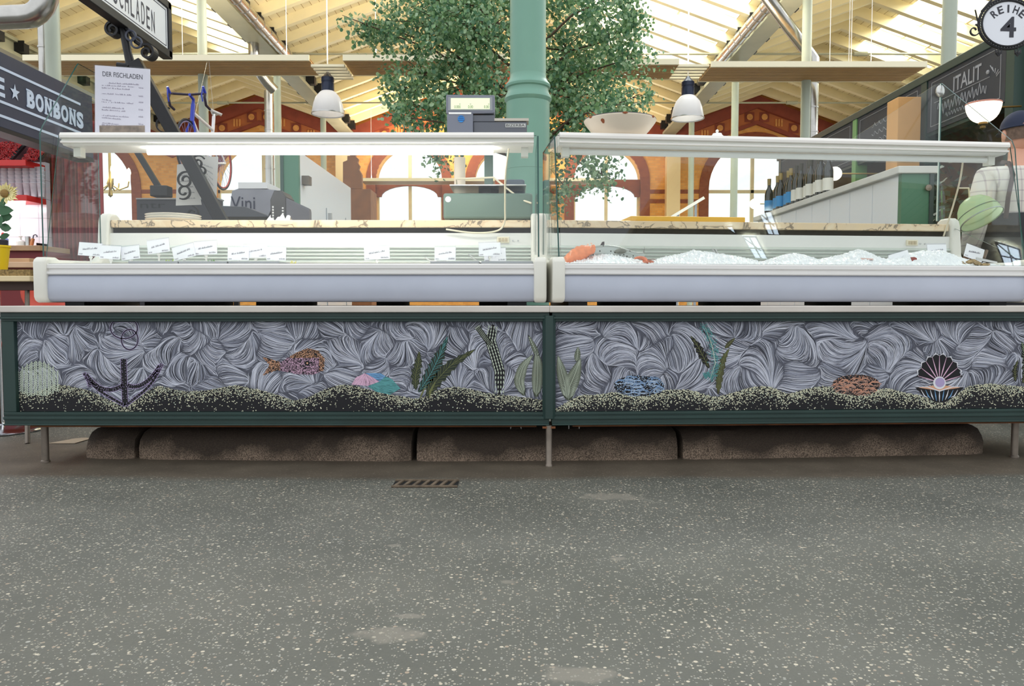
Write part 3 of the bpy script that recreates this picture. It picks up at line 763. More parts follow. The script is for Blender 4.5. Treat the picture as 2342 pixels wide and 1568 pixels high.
def waves(side, x0, x1, y0, y1, sand, dx, dy):
    art = Art(side); X, Ys = smooth_curve(sand)
    seeds = []
    ny = int((y1 - y0) / dy) + 1; nx = int((x1 - x0) / dx) + 2
    for j in range(ny):
        for i in range(nx):
            seeds.append((x0 + (i - .25 + .5 * (j % 2)) * dx + rng.uniform(-.32, .32) * dx, y0 + (j + .1) * dy + rng.uniform(-.3, .3) * dy))
    S = np.array(seeds); n = len(S)
    a0 = rng.uniform(0, 2*PI, n); cu = rng.uniform(-1.5, 1.5, n); cv = rng.uniform(-1.5, 1.5, n)
    def warp(P):
        x, y = P[:, 0], P[:, 1]
        return P + np.stack([14*np.sin(y/31. + x/90.) + 7*np.sin(y/13. + 1.3), 13*np.sin(x/37. - y/80.) + 6*np.sin(x/15.)], 1)
    def near(P):
        Q = warp(P); D = np.linalg.norm(Q[:, None, :] - S[None], axis=2)
        o = np.argsort(D, axis=1)[:, :2]; r = np.arange(len(P))
        return o[:, 0], o[:, 1], D[r, o[:, 1]] - D[r, o[:, 0]]
    def field(P, c, c2, gap):
        d = (P - S[c]) / 48.0
        a = a0[c] + cu[c] * d[:, 0] + cv[c] * d[:, 1]
        v = np.stack([np.cos(a), np.sin(a)], 1)
        b = S[c2] - S[c]; t = np.stack([-b[:, 1], b[:, 0]], 1); t /= np.linalg.norm(t, axis=1, keepdims=True) + 1e-9
        t *= np.sign((t * v).sum(1))[:, None] + 1e-9
        w = np.exp(-gap / 11.0)[:, None]
        v = v * (1 - w) + t * w
        return v / (np.linalg.norm(v, axis=1, keepdims=True) + 1e-9)
    NS = int((x1 - x0) * 6.0)
    P0 = np.stack([rng.uniform(x0, x1, NS), rng.uniform(y0, y1, NS)], 1)
    P0 = P0[P0[:, 1] < np.interp(P0[:, 0], X, Ys)]
    c, c2, g = near(P0)
    halves = []
    for sg in (1, -1):
        P = P0.copy(); alive = np.ones(len(P), bool); tr = [P.copy()]; al = [alive.copy()]; pv = None
        cc2, gg = c2, g
        for it in range(13):
            v = field(P, c, cc2, gg)
            if pv is None: v = v * sg
            else:
                s_ = np.sign((v * pv).sum(1)); s_[s_ == 0] = 1; v = v * s_[:, None]
            pv = v; P = P + v * 3.6
            cn, cc2, gg = near(P)
            alive = alive & (cn == c) & (P[:, 0] > x0) & (P[:, 0] < x1) & (P[:, 1] > y0) & (P[:, 1] < np.interp(P[:, 0], X, Ys) + 2)
            cc2 = np.where(cn == c, cc2, c2)
            tr.append(P.copy()); al.append(alive.copy())
        halves.append((np.array(tr), np.array(al)))
    tone = rng.choice([0, 0, 1, 1, 2, 3], len(P0)); wid = rng.uniform(.42, .9, len(P0))
    for i in range(len(P0)):
        f1 = halves[0][0][:int(halves[0][1][:, i].sum()), i]; f2 = halves[1][0][:int(halves[1][1][:, i].sum()), i]
        pts = np.concatenate([f2[::-1], f1[1:]])
        if len(pts) >= 4: art.rib(pts, wid[i], int(tone[i]), .0004 + .0003 * rng.random())
    return art
def sand(side, sandpts, x0, x1, yb, count):
    art = Art(side); X, Ys = smooth_curve(sandpts)
    for i in range(len(X) - 1):
        if X[i+1] <= x0 or X[i] >= x1: continue
        a, b_ = max(X[i], x0), min(X[i+1], x1)
        art.poly([(a, np.interp(a, X, Ys)), (b_, np.interp(b_, X, Ys)), (b_, yb), (a, yb)], 0, .0009)
    for k in range(count):
        x = rng.uniform(x0 + 2, x1 - 2); y = np.interp(x, X, Ys) + (abs(rng.normal(0, 14)) if rng.random() < .82 else rng.uniform(0, 60)) - 1
        if y < yb - 2: art.dot(x, y, rng.uniform(.6, 1.35), 1 if rng.random() < .8 else 2, .0013, 5, 1.25)
    return art
def leaf(art, spine, hw, fill, ink, jag=0, veins=14, vw=1.0, lift=.0015, mid=True):
    P = np.array(spine, float); m = 40
    t = np.linspace(0, 1, len(P)); u = np.linspace(0, 1, m)
    S_ = np.stack([np.interp(u, t, P[:, 0]), np.interp(u, t, P[:, 1])], 1)
    k = np.ones(7) / 7
    for q in (0, 1):
        S_[3:-3, q] = np.convolve(S_[:, q], k, 'valid')
    T_ = np.gradient(S_, axis=0); T_ /= np.linalg.norm(T_, axis=1, keepdims=True) + 1e-9; Nn = np.stack([-T_[:, 1], T_[:, 0]], 1)
    prof = hw * np.sin(PI * np.clip(u, 0, 1) ** .8) ** .8
    if jag: prof = prof * (1 - .45 * ((u * jag) % 1.0))
    A = S_ + Nn * prof[:, None]; B = S_ - Nn * prof[:, None]
    if fill is not None:
        for i in range(m - 1): art.poly([A[i], A[i+1], B[i+1], B[i]], fill, lift)
    if mid: art.rib(S_[:-1], vw * 1.2, ink, lift + .0005)
    for i in range(2, m - 4, max(1, m // veins)):
        j = min(m - 1, i + 4)
        art.rib([S_[i], S_[i]*.4 + A[j]*.6 + T_[i]*1, A[j]], vw, ink, lift + .0005); art.rib([S_[i], S_[i]*.4 + B[j]*.6 + T_[i]*1, B[j]], vw, ink, lift + .0005)
    return A, B
boards = {}
for side, nm in (('L', 'left'), ('R', 'right')):
    s0, s1 = (SL0 + .05, -.02) if side == 'L' else (.02, SR1 - .04)
    b = MB(); rbox(b, side, s0, s1, BD, BD + .012, ZB0 - .005, ZB1 + .005)
    boards[side] = b.build('chalkboard', M('chalk_dusted_board', (84, 86, 98), .85, noise=(9, .3)), cnt)
boards['L']['label'] = 'chalkboard with anchor, fish and seaweed on swirling waves'; boards['R']['label'] = 'chalkboard with rocks, seaweed and open shell with pearl'
waves('L', 37, 1243, 733, 935, SANDL, 74, 62).mb.build('chalk_waves', CH + [CBLK], boards['L'])
waves('R', 1269, 2342 + 20, 733, 938, SANDR, 92, 66).mb.build('chalk_waves', CH + [CBLK], boards['R'])
sand('L', SANDL, 37, 1243, 943, 4300).mb.build('chalk_sand', [CBLK, CYEL, CSEA], boards['L'])
sand('R', SANDR, 1269, 2362, 943, 5200).mb.build('chalk_sand', [CBLK, CYEL, CSEA], boards['R'])
# coral
A = Art('L')
for k in range(9):
    t = (k - 4) / 4.0; x = 87 + t * 42; h0 = 828 + 22 * t * t; h1 = 906 - 14 * t * t
    y = h0
    while y < h1:
        for sg in (-1, 1): A.rib([(x + sg*.5 + (x-87)*.02, y + 3), (x + sg*3.2, y), (x + sg*4.8, y - 4)], 3.0, 0, .0016)
        y += 5.2
A.mb.build('chalk_coral', [CSEA], boards['L'])
# anchor and chain
A = Art('L')
def bez(*p):
    out = []; n = len(p) - 1
    for i in range(17):
        t = i / 16; q = [Vector(x) for x in p]
        while len(q) > 1: q = [a.lerp(b_, t) for a, b_ in zip(q[:-1], q[1:])]
        out.append((q[0][0], q[0][1]))
    return out
for pth, w in ((bez((283, 820), (284, 870), (287, 926)), 13), (bez((197, 856), (225, 893), (250, 900), (283, 880)), 9), (bez((366, 836), (345, 872), (316, 893), (292, 880)), 9), (bez((196, 860), (225, 900), (260, 910), (287, 928)), 6), (bez((366, 842), (345, 893), (310, 905), (288, 928)), 6), (bez((192, 852), (205, 870), (205, 884)), 7), (bez((371, 832), (360, 850), (348, 862)), 8)):
    A.rib(pth, w + 2, 1, .0015, False); A.rib(pth, w, 0, .0018, False)
    P = np.array(pth); T_ = np.gradient(P, axis=0); T_ /= np.linalg.norm(T_, axis=1, keepdims=True); Nn = np.stack([-T_[:, 1], T_[:, 0]], 1)
    for i in range(len(P)):
        for sg in (-1, 1):
            q = P[i] + Nn[i] * sg * w * .28; A.dot(q[0] + rnd.uniform(-1, 1), q[1] + rnd.uniform(-2, 2), .9, 1, .0021, 5)
for cx_, cy_, rx, ry in ((284, 750, 31, 24), (297, 776, 19, 23)):
    E = [(cx_ + rx*math.cos(a), cy_ + ry*math.sin(a)) for a in [2*PI*k/28 for k in range(29)] if cy_ + ry*math.sin(a) > 734]
    A.rib(E, 4, 1, .0015, False); A.rib(E, 2.4, 0, .0018, False)
A.mb.build('chalk_anchor', [CBLK, CLIL], boards['L'])
# fish
A = Art('L'); FISH = [(599, 815), (622, 822), (641, 828), (658, 818), (680, 805), (703, 796), (727, 801), (742, 820), (741, 846), (715, 856), (680, 855), (638, 846), (620, 850), (602, 858), (612, 843), (616, 833)]
A.poly(FISH, 0, .0015)
for k in range(2600):
    x, y = rng.uniform(598, 744), rng.uniform(795, 859)
    if inside(FISH, x, y): A.dot(x, y, rng.uniform(.8, 1.5), (2 if (x < 640 or y < 818 or x > 730) else 1), .0018, 5)
A.dot(703, 830, 6, 0, .0019, 12); A.dot(703, 830, 2.2, 2, .0022, 8)
A.mb.build('chalk_fish', [CBLK, CPINK, CORG], boards['L'])
# striped shell
A = Art('L')
segs_ = [([(804, 879), (814, 863), (835, 853), (852, 862), (868, 872), (842, 882)], 1, (836, 853)), ([(835, 853), (871, 853), (882, 860), (868, 872), (852, 862)], 2, (900, 872)), ([(882, 860), (897, 867), (916, 888), (892, 902), (859, 895), (841, 882), (868, 872)], 3, (838, 876))]
for pl, mi, foc in segs_:
    A.poly(pl, mi, .0015)
    for k in range(420):
        x, y = rng.uniform(800, 920), rng.uniform(850, 905)
        if inside(pl, x, y):
            d = Vector((x - foc[0], y - foc[1])).normalized()
            A.rib([(x - d.x*4, y - d.y*4), (x + d.x*5, y + d.y*5)], .9, 0, .0018)
A.mb.build('chalk_shell', [CBLK, CPINK, CBLUE, CTEAL], boards['L'])
# seaweed on the left board
A = Art('L')
leaf(A, [(951, 891), (950, 860), (957, 830), (959, 802)], 13, 0, 2, 7, 16)
leaf(A, [(957, 897), (985, 855), (1005, 815), (1025, 766)], 17, 0, 1, 9, 20); leaf(A, [(975, 906), (993, 875), (1030, 835), (1089, 797)], 17, 0, 2, 9, 20)
A.rib([(960, 912), (965, 900), (975, 880)], 4, 2, .0018); A.rib([(982, 910), (984, 895), (996, 874)], 5, 2, .0018)
A.mb.build('chalk_seaweed', [M('chalk_dark_green', (46, 54, 46), .9), CTEAL, COLV], boards['L'])
A = Art('L')
for spine, w in (([(1142, 902), (1143, 850), (1133, 815), (1122, 780), (1128, 742)], 12), ([(1124, 790), (1108, 770), (1092, 748)], 6)):
    P = np.array(spine, float); L_ = np.linspace(0, 1, len(P)); u = np.linspace(0, 1, 40)
    S_ = np.stack([np.interp(u, L_, P[:, 0]), np.interp(u, L_, P[:, 1])], 1)
    A.rib(S_, w * 2, 0, .0015)
    for i in range(1, 39):
        T_ = S_[min(39, i+1)] - S_[i-1]; T_ = T_ / np.linalg.norm(T_); Nn = np.array([-T_[1], T_[0]])
        for q in (-.75, -.25, .25, .75):
            c = S_[i] + Nn * w * q + T_ * ((i % 2) * 2)
            if (i + int(q*4)) % 2 == 0: A.rib([c - T_*4 + Nn*q*1.5, c, c + T_*3.2], 3.0, 1, .0019)
A.mb.build('chalk_braided_weed', [CBLK, CSEA], boards['L'])
OLF = M('chalk_grey_green', (74, 80, 66), .9)
A = Art('L'); leaf(A, [(1199, 905), (1186, 872), (1196, 838), (1219, 810)], 12, 0, 1, 0, 22); leaf(A, [(1226, 909), (1229, 870), (1230, 830), (1226, 800)], 13, 0, 1, 0, 22); leaf(A, [(1232, 820), (1222, 795), (1208, 765)], 6, 0, 1, 0, 12)
A.mb.build('chalk_blade_weed', [OLF, CSEA], boards['L'])
A = Art('R'); leaf(A, [(1297, 914), (1292, 880), (1283, 845), (1276, 812)], 13, 0, 1, 0, 22); leaf(A, [(1300, 916), (1302, 885), (1315, 855), (1328, 818)], 17, 0, 1, 0, 24); leaf(A, [(1318, 826), (1321, 810), (1322, 792)], 7, 0, 1, 0, 10)
A.mb.build('chalk_blade_weed', [OLF, CSEA], boards['R'])
def rock(cx_, cy_, rx, ry, m1, m2, name, seed):
    A = Art('R'); r_ = random.Random(seed)
    A.poly([(cx_ + rx*math.cos(2*PI*k/24)*r_.uniform(.92, 1.0), cy_ + ry*math.sin(2*PI*k/24)*r_.uniform(.9, 1.0)) for k in range(24)], 0, .0014)
    for k in range(24):
        a = r_.uniform(0, 2*PI); q = math.sqrt(r_.random()) * .85; x, y = cx_ + rx*q*math.cos(a), cy_ + ry*q*math.sin(a)
        w = r_.uniform(10, 16)
        A.rib([(x - w, y + 3), (x - w*.4, y - 3), (x + w*.4, y - 3), (x + w, y + 2)], r_.uniform(2.4, 4), 1, .0017); A.rib([(x - w, y + 4), (x, y + 5.5), (x + w, y + 3)], 1.6, 2, .0018)
    for k in range(420):
        a = r_.uniform(0, 2*PI); q = math.sqrt(r_.random()) * .97
        A.dot(cx_ + rx*q*math.cos(a), cy_ + ry*q*math.sin(a), r_.uniform(.7, 1.3), r_.choice((1, 2)), .002, 5)
    A.mb.build(name, [CBLK, m1, m2], boards['R'])
rock(1462, 882, 60, 25, M('chalk_mid_blue', (118, 148, 186), .9), M('chalk_pale_blue', (186, 204, 226), .9), 'chalk_blue_rock', 3)
rock(1958, 880, 58, 25, M('chalk_salmon', (206, 150, 124), .9), M('chalk_sand_pink', (168, 140, 130), .9), 'chalk_orange_rock', 8)
A = Art('R'); leaf(A, [(1622, 842), (1608, 815), (1595, 790), (1579, 767)], 11, 0, 2, 6, 10); leaf(A, [(1642, 902), (1645, 860), (1654, 820), (1668, 796)], 10, 3, 2, 8, 22); leaf(A, [(1658, 796), (1668, 785), (1681, 772)], 5, 3, 2, 0, 8)
P = np.array([(1608, 741), (1622, 770), (1634, 800), (1640, 835), (1628, 862), (1612, 855)], float); u = np.linspace(0, 1, 420); L_ = np.linspace(0, 1, 6)
for k in range(620):
    q = rng.random(); x, y = np.interp(q, L_, P[:, 0]) + rng.normal(0, 6), np.interp(q, L_, P[:, 1]) + rng.normal(0, 4)
    A.dot(x, y, rng.uniform(.8, 1.5), 1, .0018, 5)
A.rib([(1612, 745), (1628, 790), (1636, 830), (1622, 872)], 1.6, 4, .002)
A.mb.build('chalk_seaweed', [CBLK, CTEAL, COLV, M('chalk_dark_olive', (62, 60, 46), .9), CSEA], boards['R'])
# open clam with pearl
A = Art('R'); c0 = (2148, 874)
fan = [c0] + [(c0[0] + (52 + 3*math.cos(k*PI))*math.cos(a), c0[1] - 68*math.sin(a) if False else c0[1] - 64*math.sin(a)) for k, a in enumerate([math.radians(12 + 156*i/20) for i in range(21)])]
A.poly(fan, 0, .0014)
for i in range(9):
    a = math.radians(14 + 152*i/8); e_ = (c0[0] + 50*math.cos(a), c0[1] - 61*math.sin(a)); A.rib([c0, ((c0[0]+e_[0])/2, (c0[1]+e_[1])/2), e_], 2.6, 1, .0018)
    if i < 8:
        b_ = math.radians(14 + 152*(i+.5)/8); A.rib([(c0[0] + 50*math.cos(a), c0[1] - 61*math.sin(a)), (c0[0] + 55*math.cos(b_), c0[1] - 67*math.sin(b_)), (c0[0] + 50*math.cos(math.radians(14 + 152*(i+1)/8)), c0[1] - 61*math.sin(math.radians(14 + 152*(i+1)/8)))], 2.6, 2, .0019)
A.rib([(2104, 866), (2125, 876), (2148, 874)], 2, 2, .0019); A.rib([(2192, 866), (2170, 876), (2148, 874)], 2, 2, .0019)
bowl = [(2092, 885), (2204, 885), (2186, 905), (2160, 920), (2140, 920), (2112, 905)]
A.poly(bowl, 0, .0014)
A.poly([(2100, 886), (2148, 879), (2196, 886), (2148, 893)], 3, .0017)
for i in range(9):
    x = 2106 + i * 10.5; xb = 2148 + (x - 2148) * .62; yb = 919 - abs(x - 2148) * .25; A.rib([(x, 891), ((x+xb)/2, 905), (xb, yb)], 2.6, 4 if i % 2 else 2, .0018)
A.rib([(2090, 884), (2120, 884), (2148, 894), (2178, 884), (2206, 884)], 2.2, 2, .002)
A.dot(2148, 875, 14.5, 2, .0022, 20); A.dot(2149, 874, 11, 5, .0024, 20)
A.mb.build('chalk_clam', [CBLK, CPINK, CWHT, CORG, CBLUE, CLIL], boards['R'])
A = Art('R'); leaf(A, [(2322, 872), (2320, 845), (2328, 822)], 7, 0, 1, 5, 10); leaf(A, [(2345, 872), (2350, 830), (2336, 780)], 14, 0, 2, 6, 14); leaf(A, [(2338, 876), (2345, 860), (2356, 845)], 8, 0, 1, 5, 10)
A.mb.build('chalk_reed', [CBLK, COLV, CGRN], boards['R'])
# litter under the counter
def scrap(pts, mat_, label, z, Y):
    P = [W(px, py, Y) for px, py in pts]
    mb = MB(); Q = [Vector((p.x, Y + (i % 2) * .01 + max(0, (p.z - z)) * .9, z + .002 + (p.z - min(q.z for q in P)) * .35)) for i, p in enumerate(P)]
    mb.prism(Q, (0, 0, .0015))
    solo(mb, 'paper_scrap', mat_, label, 'litter', Q[0], 'litter under the counter')
scrap([(938, 994), (965, 989), (970, 992), (997, 995), (998, 1001), (960, 1001)], PAPER, 'torn white paper scrap lying on the kerb left of the middle leg', .131, 3.36)
scrap([(2066, 982), (2078, 978), (2096, 983), (2095, 994), (2080, 992)], M('cardboard', (176, 158, 136), .8), 'brown cardboard scrap lying on the kerb under the drawn pearl shell', .131, 3.5)
c_ = on_floor(155, 1012)
solo(MB().prism([(c_.x - .07, c_.y - .03, .002), (c_.x + .05, c_.y - .03, .002), (c_.x + .06, c_.y + .1, .002), (c_.x + .02, c_.y + .12, .002), (c_.x - .02, c_.y + .1, .002)], (0, 0, .002)), 'paper_scrap', M('cardboard', (176, 158, 136), .8), 'flat beige paper scrap on the floor at the left end of the kerb', 'litter', (c_.x, c_.y, 0), 'litter under the counter')
# ------------------------------------------------------------------ the two refrigerated glass display cases
ZC = ZL1                                             # top of the ledge
MARB = None
def marble():
    m = bpy.data.materials.new('veined_marble'); m.use_nodes = True; nt = m.node_tree; N = nt.nodes; L = nt.links
    b = N['Principled BSDF']; b.inputs['Roughness'].default_value = .3
    tc = N.new('ShaderNodeTexCoord'); n = N.new('ShaderNodeTexNoise'); n.inputs['Scale'].default_value = 5; n.inputs['Detail'].default_value = 9; n.inputs['Distortion'].default_value = 1.8
    L.new(tc.outputs['Object'], n.inputs['Vector'])
    r = N.new('ShaderNodeValToRGB'); cr = r.color_ramp; cr.elements[0].position = .36; cr.elements[0].color = (*lin((232, 206, 168)), 1); cr.elements[1].position = .62; cr.elements[1].color = (*lin((236, 216, 184)), 1)
    e = cr.elements.new(.50); e.color = (*lin((228, 204, 170)), 1); e = cr.elements.new(.525); e.color = (*lin((120, 104, 88)), 1); e = cr.elements.new(.55); e.color = (*lin((226, 198, 160)), 1)
    L.new(n.outputs['Fac'], r.inputs['Fac']); L.new(r.outputs['Color'], b.inputs['Base Color'])
    return m
MARB = marble()
GLASSW = glass_mat('pane_glass', (.978, .992, .986), 1.36)
TUBE = M('lamp_tube', (250, 250, 250), .4, emit=((1, .98, .94), 17.0))
TUBEOFF = M('lamp_cover', (236, 236, 232), .35)
RAIL = M('pale_rail', (226, 224, 222), .32, noise=(4, .02))
LOUV = M('louvre_metal', (205, 212, 204), .4, noise=(3, .04))
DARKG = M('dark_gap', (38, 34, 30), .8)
def pane(mb, p0, p1, p2, p3, th):
    """thin glass sheet: big faces glass (slot 0), rim green (slot 1)"""
    P = [Vector(p) for p in (p0, p1, p2, p3)]; n = (P[1] - P[0]).cross(P[3] - P[0]).normalized() * th
    vs = P + [p + n for p in P]
    mb.add(vs, [(3, 2, 1, 0), (4, 5, 6, 7)], 0); mb.add(vs, [(0, 1, 5, 4), (1, 2, 6, 5), (2, 3, 7, 6), (3, 0, 4, 7)], 1)
def case(label, loc, rz, L, lit, wing, drop=0.0):
    t = thing('display_case', label, 'display case', loc, rz, 'glass display cases on the counter', org=(0, 0, ZC))
    z = lambda py, Y=3.22: ZA(py, Y)
    zb0, zb1, zr0, zr1 = z(690), z(628), z(628), z(603)
    EC = .052
    # end cheeks: low rounded front, tall rounded back
    for i, x in enumerate((0, L - EC)):
        prof = [(-.028, zb0 + .02), (-.028, zr1 + .005), (-.022, zr1 + .019), (-.006, zr1 + .027), (.06, zr1 + .029), (.085, zr1 + .02), (.40, zr1 + .03), (.47, zr1 + .07), (.487, 1.04), (.497, 1.068), (.52, 1.082), (.575, 1.082), (.60, 1.07), (.61, 1.045), (.61, zb0 + .02), (.595, zb0), (-.004, zb0 - .003), (-.02, zb0 + .003)]
        mb = MB().prism([(x, a, b) for a, b in prof], (EC, 0, 0)); mb.build('end_cheek', CREAM, t, bevel=.011, segs=3, smooth=50)
    # bumper with a softly curved face
    xs_ = (EC, L - EC); cv = [(.0, zb1), (-.010, zb1 - .012), (-.014, (zb0 + zb1)/2), (-.010, zb0 + .016), (.004, zb0 + .003), (.03, zb0), (.58, zb0), (.58, zb0 + .03), (.06, zb1)]
    MB().prism([(EC, a, b) for a, b in cv], (L - 2*EC, 0, 0)).build('bumper', BUMPER, t, smooth=50)
    rp = [(-.012, zr0), (-.016, zr0 + .004), (-.016, zr0 + .012), (-.006, zr0 + .014), (-.006, zr0 + .022), (-.014, zr0 + .026), (-.014, zr1 - .004), (-.008, zr1), (.045, zr1), (.06, zr0)]
    MB().prism([(EC, a, b) for a, b in rp], (L - 2*EC, 0, 0)).build('front_rail', RAIL, t, smooth=30)
    dk = MB().box(EC, L - EC, .045, .50, zr1 - .035, zr1 - .012); dk.build('deck', STEEL if not lit else WHITE, t)
    # back wall with louvres
    bw = MB().box(EC, L - EC, .497, .515, zr1 - .03, ZA(533, 3.72)); bw.build('back_panel', WHITE, t)
    lv = MB(); zt = ZA(561, 3.72)
    for k in range(5):
        zz = zt - k * .0165
        lv.prism([(EC, .497, zz), (EC, .484, zz - .010), (EC, .484, zz - .0125), (EC, .497, zz - .0035)], (L - 2*EC, 0, 0))
    lv.build('louvres', LOUV, t)
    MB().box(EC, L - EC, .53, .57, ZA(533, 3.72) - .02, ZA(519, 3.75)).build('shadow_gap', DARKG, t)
    # marble worktop behind
    wt = ZA(503, 3.72); wb = ZA(520, 3.72)
    MB().box(EC + .002, L - EC - .002, .50, .98, wb, wt).build('worktop', MARB, t, bevel=.004)
    for xx in (EC + .05, L - EC - .05): MB().box(xx - .03, xx + .03, .62, .95, ZC + .02, wb).build('worktop_support', DARKG, t)
    for xx in (.12, L - .12): MB().box(xx - .04, xx + .04, .06, .55, ZC, zb0).build('foot', BLACK, t)
    for xa, xb in ((.30, .62), (.80, 1.02), (1.34, 1.46), (1.80, 2.0)): MB().box(xa, xb, .30, .52, ZC, zb0).build('slit_blocker', DARKG, t)  # dark boxes added under the case to darken the slit
    # glass
    ztop = ZA(304, 3.34); zg = ztop - .052
    gy0, gy1 = .004, .125
    m = MB(); pane(m, (EC*.75, gy0, zr1), (L - EC*.75, gy0, zr1), (L - EC*.75, gy1, zg + .04), (EC*.75, gy1, zg + .04), .006)
    m.build('front_glass', [GLASSW, GEDGE], t)
    for i, x in enumerate((EC*.55, L - EC*.55 - .006)):
        m = MB(); hi = wing and ((i == 0) == (wing == 'left'))
        if hi:
            if wing == 'left': pts = [(x, .0, zr1 + .03), (x, .45, zr1 + .03), (x, .45, ztop + .34), (x, .30, ztop + .34), (x, .285, ztop + .325), (x, .02, ztop + .005), (x, 0, ztop - .03)]
            else: pts = [(x, .03, zr1 + .03), (x, .62, zr1 + .26), (x, .62, ztop + .40), (x, .12, ztop + .01), (x, .10, ztop - .03)]
        else: pts = [(x, .016, zr1 + .03), (x, .46, zr1 + .03), (x, .46, ztop - .02), (x, .135, ztop - .01)]
        n = len(pts); vs = pts + [(p[0] + .006, p[1], p[2]) for p in pts]
        m.add(vs, [tuple(range(n-1, -1, -1)), tuple(range(n, 2*n))], 0); m.add(vs, [(k, (k+1) % n, n + (k+1) % n, n + k) for k in range(n)], 1)
        go = m.build('side_glass', [GLASSW, GEDGE], t)
        if hi: go['label'] = 'side glass with tall sloping wing'
    if wing == 'right':       # rear wing pane with its clamp
        x1 = L - EC*.55; yb = .63
        pts = [(x1, yb, ztop + .0), (x1, yb, ztop + .405), (x1 - .03, yb, ztop + .395), (x1 - .60, yb, ztop + .03), (x1 - .62, yb, ztop)]
        n = len(pts); vs = pts + [(p[0], p[1] + .006, p[2]) for p in pts]; m = MB()
        m.add(vs, [tuple(range(n)), tuple(range(2*n-1, n-1, -1))], 0); m.add(vs, [(k, (k+1) % n, n + (k+1) % n, n + k) for k in range(n)], 1)
        m.build('rear_wing_glass', [GLASSW, GEDGE], t)
        MB().ball((x1 - .01, yb - .01, ztop + .36), .024, 14, sc=(1, .6, 1.3)).build('glass_clamp', STEEL, t, smooth=60)
        MB().tube([(x1, yb + .003, zr1 + .26), (x1, yb + .003, ztop + .40)], .004, 6).build('glass_seam', M('pale_seam', (210, 226, 216), .3), t)
    # canopy
    cz = ztop
    cp = [(.105, cz - .012), (.112, cz), (.36, cz + .004), (.385, cz - .01), (.385, cz - .03), (.34, cz - .036), (.30, cz - .042), (.30, cz - .05), (.135, cz - .05), (.128, cz - .044), (.112, cz - .042), (.112, cz - .036), (.122, cz - .032), (.122, cz - .026), (.106, cz - .022)]
    MB().prism([(EC*.95, a, b) for a, b in cp], (L - EC*1.9, 0, 0)).build('canopy', M('canopy_white', (236, 232, 226), .35), t, smooth=30)
    MB().tube([(EC + .05 + (.28 if lit else 0), .19, cz - .066), (L - EC - .05 - (.12 if lit else 0), .19, cz - .066)], .013, 12).build('light_tube', TUBE if lit else TUBEOFF, t, smooth=60)
    for xx in (EC + .02, L - EC - .05): MB().box(xx, xx + .03, .17, .21, cz - .09, cz - .045).build('tube_socket', CREAM, t)
    for xx in (EC + .05, L - EC - .07): MB().box(xx, xx + .02, .37, .39, wt, cz - .03).build('canopy_post', STEEL, t) if False else None
    # power socket strip
    sx = L - EC - (.16 if lit else .23)
    so = MB().box(sx, sx + .058, .488, .497, ZA(555, 3.7), ZA(541, 3.7)).build('power_socket', M('ivory_plastic', (232, 224, 200), .4), t, bevel=.002)
    for k in range(3): MB().box(sx + .008 + k*.015, sx + .019 + k*.015, .485, .488, ZA(552, 3.7), ZA(544, 3.7)).build('socket_hole', M('beige_plastic', (196, 180, 150), .5), so)
    sc_ = MB()
    for xx in (sx + .075, sx + .10): MB().lathe([(0, 0), (.004, 0), (.004, .003), (0, .003)], (0, 0, 0), 8).xf(Matrix.Translation((xx, .494, ZA(550, 3.7))) @ Matrix.Rotation(PI/2, 4, 'X')).build('screw', STEEL, t)
    return t
XC0 = XA(80, 3.2); LC1 = XA(1250, 3.2) - XC0
case1 = case('lit left-hand glass display case with white price cards', (XC0, 3.215, ZC), 0.0, LC1, True, 'left')
AC2 = math.radians(6.0)
P2 = Vector((XA(1262, 3.2), 3.205, ZC))
case2 = case('right-hand glass display case filled with crushed ice and fish', tuple(P2), AC2, 2.13, False, 'right')
def c2(x, y, z): # local -> world for the right case
    return (P2.x + x*math.cos(AC2) - y*math.sin(AC2), P2.y + x*math.sin(AC2) + y*math.cos(AC2), z)
def c2px(px, ly, py=None):
    """local x (and world z) where the pixel column meets the plane local y = ly"""
    d = ray(px, py if py is not None else 560); o = Vector((0, 0, CAMZ)); n = Vector((-math.sin(AC2), math.cos(AC2), 0)); p0 = Vector((P2.x, P2.y, 0)) + n * ly
    t = (p0 - o).dot(n) / d.dot(n); p = o + d * t
    return (p - P2).dot(Vector((math.cos(AC2), math.sin(AC2), 0))), p.z
WT = ZA(503, 3.72)                                     # worktop height
CANZ = ZA(304, 3.34) + .003
DECK = ZA(603, 3.22) - .012
